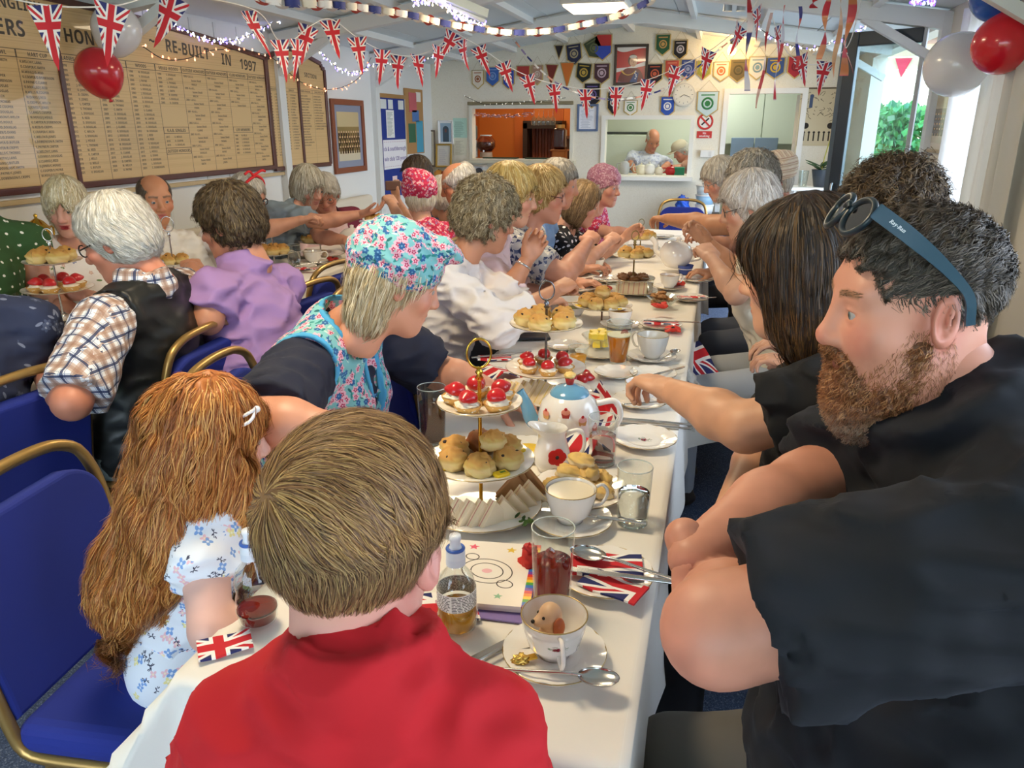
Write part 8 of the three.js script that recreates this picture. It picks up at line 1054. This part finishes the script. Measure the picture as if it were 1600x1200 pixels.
// ---------------------------------------------------------------- children and left side of the long table
reseed(31);
person({
  label: 'boy with short fair hair in a red polo shirt seen from behind', head: at(560, 850, 0.7), face: V(-0.03, -0.2, -0.98), hs: 0.91, skin: '#e0a593', pink: '#d8706a', headCell: 0.0045, bodyFace: V(-0.25, 0, -1), pelvis: V(-0.24, 0.63, -0.4), neck: at(566, 1072, 0.67), sw: 0.1, bulk: 0.8, ab: 0.75, cell: 0.01, standing: true, neckR: 0.05, shDrop: 0.05, hand: 0.8,
  arms: { l: [V(-0.5, 0.82, -0.58), V(-0.42, 0.79, -0.85), V(0, -1, 0), 0.4], r: [V(-0.1, 0.74, -0.5), V(-0.16, 0.6, -0.66), V(0, -1, 0), 0.4] },
  top: { name: 'polo_shirt', mat: M('#c4121f', 0.85, 0, { sheen: 0.3, sheenColor: 0x661015 }), sleeve: 0.7, ease: 0.02, inf: 0.012, neck: 0.05, neckUp: 0.075, wrinkle: 0.005, wf: 1.2, cell: 0.008, last: ({ N, U, Fx }) => { const c = N.clone().addScaledVector(U, 0.04); const out = capD(c.clone().addScaledVector(U, -0.02), c.clone().addScaledVector(U, 0.018).addScaledVector(Fx, 0.006), 0.075, 0.066), inn = capD(c.clone().addScaledVector(U, 0.0), c.clone().addScaledVector(U, 0.05).addScaledVector(Fx, 0.01), 0.053, 0.058), top = planeD(c.clone().addScaledVector(U, 0.016), U); return [[1, 0.006, (x, y, z) => Math.max(out(x, y, z), -inn(x, y, z), top(x, y, z))]]; } }, bottom: { color: '#2b3142' },
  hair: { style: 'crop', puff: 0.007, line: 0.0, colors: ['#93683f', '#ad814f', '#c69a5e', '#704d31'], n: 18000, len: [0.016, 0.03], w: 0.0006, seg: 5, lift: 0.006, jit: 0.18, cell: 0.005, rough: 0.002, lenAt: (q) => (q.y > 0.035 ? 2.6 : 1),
    comb: (q, n) => { const w = V(0.03, 0.085, -0.085), d = q.clone().sub(w), r = d.length(); if (q.y < 0.02) return V(q.x * 0.2, -1, -0.1); const s = V(-d.z, 0, d.x).multiplyScalar(0.9); return d.add(s).add(V(-0.05, 0, 0.03)).multiplyScalar(1 / (r + 0.01)); },
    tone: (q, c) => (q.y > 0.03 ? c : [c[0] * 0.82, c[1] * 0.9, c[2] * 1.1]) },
});
reseed(32);
person({
  label: 'girl with long wavy red hair in a white floral dress', head: at(332, 690, 1.4), face: V(0.66, -0.12, -0.74), female: false, hs: 0.92, skin: '#e6b6a6', pink: '#e08a7c', headCell: 0.005, bodyFace: V(0.8, 0, -0.6), pelvis: V(-0.96, 0.53, -1.06), neck: at(325, 800, 1.4), sw: 0.1, bulk: 0.62, ab: 0.85, cell: 0.01, thigh: 0.34, hand: 0.8, shDrop: 0.035,
  arms: { r: [at(330, 985, 1.27), at(405, 985, 1.32), V(0, -1, 0), 0.4], l: [V(-0.84, 0.76, -1.25), V(-0.66, 0.775, -1.25), V(0, -1, 0), 0.4] },
  top: { name: 'dress', mat: cloth(girlPrint), uv: 4, sleeve: 0.16, ease: 0.014, inf: 0.01, neck: 0.06, hem: -0.16, wrinkle: 0.006, cell: 0.008 }, bottom: { name: 'dress_skirt', mat: cloth(girlPrint), uv: 4, inf: 0.02 }, shoe: '#e8e4e0',
  hair: { style: 'perm', puff: 0.012, colors: ['#b0662a', '#cb8640', '#dea45c', '#965420'], n: 13000, len: [0.12, 0.26], w: 0.0009, seg: 12, lift: 0.02, jit: 0.12, curl: 0.28, freq: 0.9, cell: 0.007, rough: 0.008, roughFreq: 22, lo: V(-0.22, -0.56, -0.36), hi: V(0.22, 0.18, 0.16),
    more: [[1, 0.05, ellD(V(0, -0.06, -0.045), [0.105, 0.15, 0.085])], [1, 0.06, ellD(V(0.0, -0.18, -0.1), [0.125, 0.14, 0.075])], [1, 0.06, ellD(V(0.02, -0.29, -0.155), [0.085, 0.1, 0.07])], [1, 0.04, ellD(V(-0.085, -0.15, 0.035), [0.03, 0.13, 0.05])], [-1, 0.012, ellD(V(0, -0.06, 0.13), [0.09, 0.12, 0.09])]],
    comb: (q) => (q.y > 0.05 ? V(q.x * 3, -0.4, q.z * 2.2 - 0.02) : V(q.x * 0.2, -1, -0.22)) },
  extras: ({ root, hm }) => { const g = merge([tube([V(-0.083, 0.068, 0.02), V(-0.078, 0.078, 0.045), V(-0.066, 0.085, 0.068)], 0.0035, 12, 6), tube([V(-0.09, 0.056, 0.022), V(-0.084, 0.066, 0.05), V(-0.066, 0.085, 0.068)], 0.0035, 12, 6), ball(0.007, -0.067, 0.083, 0.067)]); g.applyMatrix4(hm); part(root, 'hair_clip', g, M('#f4f2f4', 0.35)); },
});
reseed(33);
person({
  label: 'woman in an aqua floral head scarf and matching tabard over a navy top', head: at(622, 440, 1.85), face: V(0.78, -0.34, -0.5), female: true, skin: '#d99a7e', pink: '#cf7060', brow: '#9a7a58', headCell: 0.005, handCell: 0.006, bodyFace: V(1, 0, -0.12), pelvis: V(-1.14, 0.56, -1.72), neck: V(-0.9, 1.03, -1.7), sw: 0.205, bulk: 1.25, ab: 1.3, cell: 0.011,
  arms: { r: [at(415, 662, 1.52), at(520, 668, 1.5), V(0, -1, 0), 0.6], l: [V(-0.76, 0.84, -2.0), V(-0.55, 0.8, -1.95), V(0, -1, 0), 0.5] },
  top: { name: 'navy_top', mat: M('#1c2136', 0.9, 0, { sheen: 0.3 }), sleeve: 0.95, ease: 0.022, inf: 0.008, neck: 0.09, wrinkle: 0.006, cell: 0.011 }, vest: { name: 'tabard', mat: cloth(aquaFloral), uv: 3.6, hole: 0.088, neck: 0.095, vee: 0.24, cell: 0.009, trim: M('#4aa6d8', 0.8) }, bottom: { color: '#20253a' },
  hair: { style: 'perm', puff: 0.004, colors: ['#c9b48c', '#dccba6', '#b19a70', '#e8dcc0'], n: 2500, len: [0.05, 0.12], w: 0.0011, seg: 7, lift: 0.012, jit: 0.15, comb: () => V(0, -1, 0), hang: true, lo: V(-0.16, -0.22, -0.18), more: [[1, 0.03, ellD(V(0, -0.085, -0.05), [0.078, 0.07, 0.055])]] },
  extras: ({ root, hm }) => headWrap(root, hm, cloth(aquaFloral), { puff: 0.009, uv: 3.8, cell: 0.005, low: 0.012, tilt: 0.3, more: [[1, 0.02, ellD(V(-0.03, 0.11, 0.07), [0.05, 0.03, 0.03])], [1, 0.02, ellD(V(-0.02, 0.1, 0.1), [0.03, 0.022, 0.03])]] }),
});
reseed(34);
person({ label: 'grey curly haired woman in a white blouse eating near the second cake stand', head: at(762, 340, 2.9), face: V(0.8, -0.25, -0.55), female: true, skin: '#c98e6e', bodyFace: V(1, 0, -0.1), pelvis: V(-1.08, 0.55, -2.72), neck: V(-0.94, 1.03, -2.78), sw: 0.195, bulk: 1.15, ab: 1.1, cell: 0.013, headCell: 0.006, handCell: 0.006,
  arms: { r: [at(778, 508, 2.72), at(868, 455, 2.88), V(-0.3, -1, 0), 0.9], l: [at(785, 470, 3.0), at(824, 405, 3.0), V(0.3, 0, 1), 0.95] }, top: { name: 'blouse', mat: M('#ece6e4', 0.8, 0, { sheen: 0.2 }), sleeve: 1.45, ease: 0.03, neck: 0.075, wrinkle: 0.011, cell: 0.011 }, bottom: { color: '#2a2f3a' },
  hair: { style: 'perm', puff: 0.022, colors: ['#8a7a5c', '#a89878', '#6e6048', '#c2b494'], n: 4500, len: [0.03, 0.06], w: 0.0013, seg: 6, curl: 0.8, freq: 1.2, lift: 0.012, jit: 0.4, rough: 0.01, roughFreq: 34, cell: 0.007 }, extras: ({ root, arms }) => { const d = arms.l.w.clone().sub(arms.l.e).normalize(), g = new THREE.TorusGeometry(0.031, 0.005, 8, 24); g.applyQuaternion(new THREE.Quaternion().setFromUnitVectors(V(0, 0, 1), d)); const c = arms.l.w.clone().addScaledVector(d, -0.03); g.translate(c.x, c.y, c.z); part(root, 'wristwatch', g, M('#c8c8cc', 0.25, 1)); } });
reseed(35);
person({ label: 'fair haired woman in a pale pink blouse mostly hidden behind the white blouse', head: at(800, 305, 3.25), face: V(0.95, -0.2, -0.2), female: true, bodyFace: V(1, 0, 0), pelvis: V(-1.12, 0.55, -3.22), cell: 0.016, headCell: 0.007, arms: { r: [at(805, 475, 3.0), at(850, 470, 3.1), V(0, -1, 0), 0.5], l: null }, top: { mat: M('#e8cfd2', 0.8), sleeve: 1.2, ease: 0.03, wrinkle: 0.01 }, hair: { style: 'perm', puff: 0.01, colors: ['#c9a860', '#dcc078', '#b39250', '#e8d49a'], n: 1500, len: [0.05, 0.09], w: 0.0018, lift: 0.008 } });
reseed(36);
person({ label: 'short blonde haired woman with dark red glasses in a blue leaf print top', head: at(850, 305, 3.6), face: V(0.97, -0.12, -0.1), female: true, skin: '#d69a80', pink: '#cc6a5c', brow: '#9a7a50', bodyFace: V(1, 0, 0), pelvis: V(-1.1, 0.55, -3.6), sw: 0.19, bulk: 1.25, ab: 1.25, cell: 0.014, headCell: 0.006, handCell: 0.006, arms: { r: [at(882, 432, 3.42), at(918, 380, 3.6), V(0, -0.3, -1), 0.9], l: null }, top: { mat: cloth(leafPrint), uv: 3.6, sleeve: 0.75, ease: 0.022, neck: 0.08 },
  hair: { style: 'perm', puff: 0.012, line: 0.012, colors: ['#b08f55', '#c9aa6c', '#96763f', '#dcc48c'], n: 2600, len: [0.04, 0.07], w: 0.0017, lift: 0.008, jit: 0.2 }, extras: ({ root, hm }) => { glasses(root, hm, '#5a1a22'); part(root, 'earring', ball(0.004, 0, 0, 0).applyMatrix4(new THREE.Matrix4().multiplyMatrices(hm, new THREE.Matrix4().makeTranslation(-0.083, -0.042, -0.008))), M('#e8e0d0', 0.2, 1)); } });
reseed(37);
person({ label: 'grey haired man in a light blue shirt behind the blonde woman', head: at(873, 287, 4.1), face: V(0.95, -0.2, -0.1), bodyFace: V(1, 0, 0), pelvis: V(-1.1, 0.55, -4.1), cell: 0.017, headCell: 0.007, nose: 1.15, skin: '#cf957a', top: { mat: M('#86aee0', 0.8), sleeve: 0.7, wrinkle: 0.008 }, hair: { style: 'crop', puff: 0.006, colors: ['#8e8a82', '#a8a49c', '#75716a'], n: 1200, len: [0.03, 0.05], w: 0.002 } });
reseed(38);
person({ label: 'woman with a light brown bob in a black polka dot top', head: at(911, 318, 4.45), face: V(0.9, -0.32, 0.0), female: true, skin: '#dba58c', pink: '#d4786e', bodyFace: V(1, 0, 0.05), pelvis: V(-1.06, 0.55, -4.5), sw: 0.175, cell: 0.016, headCell: 0.007, handCell: 0.007, arms: { r: [at(905, 420, 4.15), at(952, 378, 4.35), V(0, -0.6, -1), 0.8], l: [at(935, 400, 4.5), at(975, 372, 4.5), V(0, -0.6, 1), 0.8] }, top: { mat: cloth(blackDots), uv: 5, sleeve: 0.7, ease: 0.02, neck: 0.08 },
  hair: { style: 'bob', puff: 0.006, drop: 0.015, colors: ['#7d6444', '#977b56', '#66502f', '#ae9268'], n: 2400, len: [0.08, 0.15], w: 0.0017, seg: 7, lift: 0.003, jit: 0.05, comb: (q) => V(q.x * 0.6, q.y > 0.08 ? -0.3 : -1, 0) } });
reseed(39);
person({ label: 'woman in a rose patterned head scarf looking towards the right side', head: at(946, 292, 5.15), face: V(0.86, -0.12, 0.3), female: true, skin: '#d39a84', pink: '#cc6c60', brow: '#8a6a58', bodyFace: V(1, 0, 0.1), pelvis: V(-1.0, 0.55, -5.4), cell: 0.017, headCell: 0.006, arms: { r: [at(955, 365, 4.95), at(985, 362, 5.0), V(0, -1, 0), 0.6], l: null }, top: { mat: cloth(pinkFloral), uv: 4, sleeve: 0.7 }, hair: { style: 'perm', puff: 0.004, colors: GREY, n: 700, len: [0.03, 0.06], w: 0.0022 },
  extras: ({ root, hm }) => headWrap(root, hm, cloth(rosePrint), { puff: 0.008, uv: 5, cell: 0.007, low: 0.03, more: [[1, 0.02, capD(V(-0.02, 0.06, 0.085), V(-0.05, -0.02, 0.125), 0.014, 0.004)], [1, 0.02, ellD(V(-0.02, 0.07, 0.08), [0.03, 0.018, 0.02])]] }) });

// ---------------------------------------------------------------- the table by the wall
reseed(41);
person({ label: 'person in a green polka dot top cut off by the left edge', head: at(-70, 262, 3.15), face: V(0.75, -0.2, 0.5), female: true, bodyFace: V(0.8, 0, 0.45), pelvis: V(-2.98, 0.55, -2.35), neck: at(-48, 345, 3.15), sw: 0.22, bulk: 1.35, ab: 1.3, cell: 0.015, headCell: 0.008, skin: '#c98d70', arms: { l: [at(58, 445, 3.32), at(92, 468, 3.3), V(0, -1, 0), 0.5], r: null }, top: { mat: cloth(greenDots), uv: 5, sleeve: 0.42, ease: 0.012, wrinkle: 0.004 }, hair: { style: 'perm', puff: 0.01, colors: GREY, n: 500, len: [0.04, 0.06], w: 0.0025 } });
reseed(42);
person({ label: 'person in a navy flower print shirt with a lanyard at the left edge', head: at(-110, 400, 2.05), face: V(-0.7, -0.2, -0.4), bodyFace: V(-0.9, 0, -0.3), pelvis: V(-1.98, 0.56, -1.45), neck: at(-75, 480, 2.0), sw: 0.2, bulk: 1.2, ab: 1.15, cell: 0.014, headCell: 0.008, arms: { r: [at(5, 590, 2.15), at(35, 490, 2.5), V(0, -1, 0), 0.6], l: null }, top: { mat: cloth(navyFloral), uv: 3, sleeve: 0.75, ease: 0.025 }, hair: { style: 'crop', puff: 0.004, colors: GREY, n: 500, len: [0.03, 0.05], w: 0.0025 } });
reseed(43);
person({ label: 'blonde bobbed woman in a white floral top with her mouth open', head: at(103, 322, 3.45), face: V(0.42, -0.26, 0.82), female: true, skin: '#dba189', pink: '#d8837a', lip: '#b03a3e', brow: '#a88a62', bodyFace: V(0.8, 0, 0.4), pelvis: V(-3.0, 0.55, -2.95), sw: 0.19, bulk: 1.2, cell: 0.015, headCell: 0.005, arms: { r: [at(88, 452, 3.42), at(140, 462, 3.3), V(0, -1, 0), 0.5], l: null }, headMore: [[-1, 0.003, ellD(V(0, -0.0655, 0.092), [0.012, 0.0045, 0.016])]], top: { mat: cloth(whiteFloral), uv: 2.6, sleeve: 0.8, ease: 0.025, neck: 0.095 }, hair: { style: 'bob', puff: 0.005, line: 0.0, drop: -0.015, colors: ['#d2c198', '#e6dab8', '#bba97c', '#f0e8d0'], n: 3000, len: [0.06, 0.12], w: 0.0016, seg: 7, lift: 0.005, jit: 0.1 } });
reseed(44);
person({
  label: 'white haired man in a plaid shirt and black waistcoat with his back turned', head: at(182, 374, 2.3), face: V(-0.9, -0.34, 0.26), skin: '#d0886c', pink: '#c9604c', brow: '#c9c2b2', nose: 1.15, headCell: 0.005, handCell: 0.006, bodyFace: V(-1, 0, 0.12), pelvis: V(-1.74, 0.56, -1.95), neck: V(-1.68, 1.04, -1.95), sw: 0.205, bulk: 1.2, ab: 1.2, cell: 0.012,
  arms: { l: [at(112, 628, 2.0), at(62, 575, 2.3), V(0, -1, 0), 0.6], r: [V(-1.85, 0.84, -2.2), V(-2.1, 0.8, -2.15), V(0, -1, 0), 0.6] }, top: { name: 'plaid_shirt', mat: cloth(plaidTex), uv: 4.4, sleeve: 0.92, ease: 0.03, inf: 0.008, neck: 0.066, neckUp: 0.085, wrinkle: 0.005, cell: 0.011, last: ({ N, U, Fx }) => { const c = N.clone().addScaledVector(U, 0.045), o = capD(c.clone().addScaledVector(U, -0.03), c.clone().addScaledVector(U, 0.02).addScaledVector(Fx, 0.01), 0.092, 0.078), i = capD(c.clone().addScaledVector(U, 0.01), c.clone().addScaledVector(U, 0.06), 0.05, 0.062), t = planeD(c.clone().addScaledVector(U, 0.035), U); return [[1, 0.006, (x, y, z) => Math.max(o(x, y, z), -i(x, y, z), t(x, y, z))]]; } },
  vest: { name: 'waistcoat', mat: M('#1a1c1c', 0.42, 0, { sheen: 0.2 }), neck: 0.1, vee: 0.25, hole: 0.09 }, bottom: { color: '#67716c' },
  hair: { style: 'perm', puff: 0.012, line: 0.01, colors: WHITE_H, n: 5500, len: [0.03, 0.065], w: 0.0011, lift: 0.007, jit: 0.12, cell: 0.006, comb: (q) => (q.y > 0.06 ? V(q.x * 2 + 0.03, -0.3, q.z * 2 + 0.12) : V(0, -0.8, -0.55)) }, extras: ({ root, hm }) => glasses(root, hm, '#141212', 0.0024),
});
reseed(45);
person({ label: 'balding man in a white shirt facing right below the honour board', head: at(243, 312, 3.95), face: V(0.72, -0.12, 0.52), skin: '#c98a64', pink: '#b9604a', brow: '#5a4a3c', nose: 1.25, bodyFace: V(0.75, 0, 0.5), pelvis: V(-2.98, 0.55, -3.45), sw: 0.2, bulk: 1.2, cell: 0.015, headCell: 0.005, top: { mat: M('#ebe6dc', 0.8), sleeve: 1.5, ease: 0.025, neck: 0.07, wrinkle: 0.01 }, hair: { style: 'bald', puff: 0.0, colors: ['#5d5348', '#75695c', '#463d34'], n: 1500, len: [0.02, 0.04], w: 0.0014, lift: 0.004 } });
reseed(46);
person({ label: 'brown haired woman in a lilac top with her back turned', head: at(357, 350, 2.68), face: V(-0.9, -0.22, 0.1), female: true, skin: '#cf8f70', bodyFace: V(-1, 0, 0), pelvis: V(-1.48, 0.56, -2.3), neck: V(-1.6, 1.02, -2.37), sw: 0.2, bulk: 1.3, ab: 1.2, cell: 0.013, headCell: 0.006, arms: { l: [at(325, 500, 2.5), at(300, 420, 2.9), V(0, -1, 0), 0.5], r: [V(-1.82, 0.86, -2.65), V(-2.1, 0.8, -2.6), V(0, -1, 0), 0.5] }, top: { name: 'lilac_top', mat: M('#a884bc', 0.75, 0, { sheen: 0.3 }), sleeve: 0.7, ease: 0.02, neck: 0.066, neckUp: 0.085, wrinkle: 0.011, wf: 0.8, cell: 0.011, last: ({ N, U, Fx }) => { const c = N.clone().addScaledVector(U, 0.04), o = capD(c.clone().addScaledVector(U, -0.03), c.clone().addScaledVector(U, 0.012).addScaledVector(Fx, 0.01), 0.092, 0.078), i = capD(c.clone().addScaledVector(U, 0.01), c.clone().addScaledVector(U, 0.06), 0.05, 0.062), t = planeD(c.clone().addScaledVector(U, 0.028), U); return [[1, 0.006, (x, y, z) => Math.max(o(x, y, z), -i(x, y, z), t(x, y, z))]]; } }, bottom: { color: '#4a4458' },
  hair: { style: 'perm', puff: 0.016, line: 0.01, colors: ['#4a3a28', '#66543a', '#362a1c', '#7d6a4a'], n: 4500, len: [0.03, 0.06], w: 0.0013, lift: 0.009, jit: 0.25, cell: 0.006, rough: 0.005 } });
reseed(47);
person({ label: 'grey haired woman wearing a red band and dark glasses beside the lilac top', head: at(388, 308, 4.3), face: V(0.92, -0.3, 0.2), female: true, bodyFace: V(0.95, 0, 0.1), pelvis: V(-2.95, 0.55, -3.95), cell: 0.017, headCell: 0.006, skin: '#cf967a', ab: 1.1, arms: { r: [at(405, 362, 4.1), at(466, 345, 4.15), V(0, -1, 0), 0.7], l: null }, top: { mat: M('#f0e8e6', 0.8), sleeve: 0.6 }, hair: { style: 'perm', puff: 0.006, colors: GREY, n: 1200, len: [0.04, 0.07], w: 0.002, lift: 0.005 }, extras: ({ root, hm }) => { glasses(root, hm, '#1c1618', 0.0028); const g = tube([V(-0.092, 0.0, 0.0), V(-0.075, 0.085, 0.03), V(0, 0.135, 0.035), V(0.075, 0.085, 0.03), V(0.092, 0.0, 0.0)], 0.008, 24, 6).applyMatrix4(hm); part(root, 'headband', g, M('#d8262c', 0.7)); part(root, 'bow', merge([tube([V(-0.02, 0.138, 0.035), V(-0.06, 0.165, 0.04), V(-0.09, 0.15, 0.04)], 0.007, 12, 6), tube([V(-0.02, 0.138, 0.035), V(0.03, 0.165, 0.04), V(0.06, 0.16, 0.04)], 0.007, 12, 6)]).applyMatrix4(hm), M('#d8262c', 0.7)); } });
reseed(48);
person({ label: 'grey bobbed woman in a slate blue top leaning over with a plate', head: at(482, 292, 4.65), face: V(0.85, -0.35, 0.3), female: true, skin: '#cf957c', pink: '#c8705f', bodyFace: V(0.95, 0, 0.25), pelvis: V(-2.95, 0.56, -4.2), neck: at(462, 328, 4.65), sw: 0.18, bulk: 1.1, ab: 1.05, cell: 0.015, headCell: 0.006, handCell: 0.007, arms: { r: [at(503, 347, 4.45), at(562, 335, 4.5), V(0, 1, 0), 0.3], l: [at(500, 370, 4.6), at(540, 375, 4.5), V(0, -1, 0), 0.5] }, top: { mat: M('#7d8d99', 0.8), sleeve: 0.75, ease: 0.025, wrinkle: 0.009 }, hair: { style: 'bob', puff: 0.006, drop: -0.01, colors: ['#b5ad98', '#cdc6b2', '#968e78', '#e0dac8'], n: 1800, len: [0.07, 0.12], w: 0.0018, seg: 6, lift: 0.006, jit: 0.12 } });
reseed(49);
person({ label: 'elderly woman with glasses in pale pink beside the framed team photograph', head: at(509, 303, 5.05), face: V(0.35, -0.42, 0.84), female: true, skin: '#c98a72', bodyFace: V(0.8, 0, 0.4), pelvis: V(-2.9, 0.55, -4.85), cell: 0.018, headCell: 0.006, top: { mat: M('#e6c9cc', 0.8), sleeve: 1.4 }, hair: { style: 'perm', puff: 0.008, colors: GREY, n: 1100, len: [0.04, 0.07], w: 0.002, lift: 0.005 }, extras: ({ root, hm }) => glasses(root, hm, '#5a4038') });
reseed(50);
person({ label: 'woman in a crimson floral head scarf and matching top seen from behind', head: at(655, 308, 4.4), face: V(-0.55, -0.1, -0.82), female: true, skin: '#d9a58a', bodyFace: V(-0.7, 0, -0.7), pelvis: V(-1.5, 0.55, -4.1), sw: 0.18, bulk: 1.1, cell: 0.015, headCell: 0.007, arms: { l: [at(640, 372, 4.35), at(612, 318, 4.6), V(0, -1, 0), 0.7], r: null }, top: { mat: cloth(pinkFloral), uv: 4, sleeve: 0.6, neck: 0.06 }, noEyes: true, hair: { style: 'perm', puff: 0.002, colors: ['#d8cfb8', '#e8e0cc', '#c4b898'], n: 900, len: [0.04, 0.07], w: 0.002, hang: true, comb: () => V(0, -1, 0) },
  extras: ({ root, hm }) => headWrap(root, hm, cloth(pinkFloral), { puff: 0.012, uv: 4.5, cell: 0.007, low: 0.02, tilt: 0.55, more: [[1, 0.03, ellD(V(0.05, 0.13, -0.03), [0.04, 0.03, 0.05])]] }) });
reseed(51);
person({ label: 'dark haired person taking a picture behind the crimson head scarf', head: at(650, 272, 5.6), face: V(-0.6, -0.15, 0.5), bodyFace: V(-0.7, 0, 0.5), pelvis: V(-1.95, 0.56, -5.6), cell: 0.019, headCell: 0.008, skin: '#cf9a7c', arms: { r: [at(640, 350, 5.2), at(620, 312, 5.1), V(0.5, 0, -1), 0.8, V(-0.1, 1, 0.1)], l: null }, top: { color: '#3a3f55' }, hair: { style: 'perm', puff: 0.008, colors: ['#3f3020', '#554330', '#2e2216'], n: 900, len: [0.05, 0.08], w: 0.0022 } });
reseed(52);
person({ label: 'white haired person half hidden right of the crimson head scarf', head: at(689, 308, 4.95), face: V(-0.8, -0.1, -0.5), bodyFace: V(-0.9, 0, -0.2), pelvis: V(-1.52, 0.55, -4.95), cell: 0.018, headCell: 0.008, noEyes: true, top: { mat: cloth(stripeShirt), uv: 3.5, sleeve: 0.7 }, hair: { style: 'perm', puff: 0.01, colors: ['#e4e0d8', '#f2efe8', '#cfcac0'], n: 1000, len: [0.04, 0.07], w: 0.002 } });
reseed(53);
person({ label: 'balding white haired man with thin glasses in a pale aqua shirt', head: at(715, 288, 4.6), face: V(-0.82, -0.3, 0.35), skin: '#cf8f6c', pink: '#c0604c', nose: 1.15, brow: '#cfc8bc', bodyFace: V(-0.9, 0, 0.3), pelvis: V(-1.38, 0.55, -4.45), sw: 0.2, bulk: 1.15, cell: 0.016, headCell: 0.006, top: { mat: cloth(stripeShirt), uv: 3.5, sleeve: 0.75, ease: 0.02 }, hair: { style: 'bald', puff: 0.006, colors: ['#dedad2', '#f0ede6', '#c9c4ba'], n: 2000, len: [0.03, 0.06], w: 0.0016, lift: 0.01, jit: 0.3 }, extras: ({ root, hm }) => glasses(root, hm, '#4a4038', 0.0012) });

// ---------------------------------------------------------------- in the kitchen
reseed(61);
person({ label: 'bald man in a pale flowered shirt working in the kitchen hatch', head: at(1020, 219, 9.55), face: V(0.3, -0.5, 0.8), hs: 1.05, skin: '#c9886a', nose: 1.2, standing: true, bodyFace: V(0.1, 0, 1), pelvis: V(-0.92, 0.82, -10.1), sw: 0.21, bulk: 1.15, cell: 0.018, headCell: 0.007, top: { mat: cloth(kitchenShirt), uv: 2.6, sleeve: 0.9, ease: 0.03 }, hair: { style: 'bald', puff: -0.002, colors: ['#b8b2a8', '#cfc9be'], n: 400, len: [0.02, 0.03], w: 0.002 }, arms: { r: [at(985, 256, 9.5), at(992, 268, 9.3), V(0, -1, 0), 0.4], l: [at(1043, 258, 9.5), at(1030, 268, 9.3), V(0, -1, 0), 0.4] } });
reseed(62);
person({ label: 'woman in a beige cap bending over in the right of the kitchen hatch', head: at(1064, 236, 9.6), face: V(-0.8, -0.5, 0.4), female: true, skin: '#c98a70', standing: true, bodyFace: V(-1, 0, 0.4), pelvis: V(-0.28, 0.8, -10.2), cell: 0.018, headCell: 0.007, top: { color: '#a97f6a' }, arms: { l: [at(1060, 262, 9.5), at(1040, 265, 9.4), V(0, -1, 0), 0.4], r: null }, hair: { style: 'perm', puff: 0.002, colors: GREY, n: 400, len: [0.03, 0.05], w: 0.002 }, extras: ({ root, hm }) => { part(root, 'cap', merge([lathe([[0.09, 0.045], [0.093, 0.06], [0.086, 0.1], [0.055, 0.132], [0, 0.142]], 24).scale(1, 1, 1.15), box(0.13, 0.008, 0.09, 0, 0.045, 0.12, 0.003)]).applyMatrix4(hm), M('#b8ab94', 0.85)); } });
// single out look-alikes in a row by their place
{ const by = new Map(), ord = ['leftmost', 'second', 'third', 'fourth', 'fifth', 'sixth', 'seventh', 'eighth', 'ninth']; for (const o of scene.children) if (o.userData.group) { const k = o.userData.label; if (!by.has(k)) by.set(k, []); by.get(k).push(o); } for (const [k, l] of by) if (l.length > 1 && l.length < 10) l.sort((a, b) => a.position.x * cosY - a.position.z * sinY - b.position.x * cosY + b.position.z * sinY).forEach((o, i) => { o.userData.label = i ? `${ord[i]} from the left, ${k}` : `leftmost ${k}`; }); }
scene.traverse((o) => { if (o.isMesh || o.isLight) { o.castShadow = true; o.receiveShadow = true; } });
renderer.render(scene, camera);
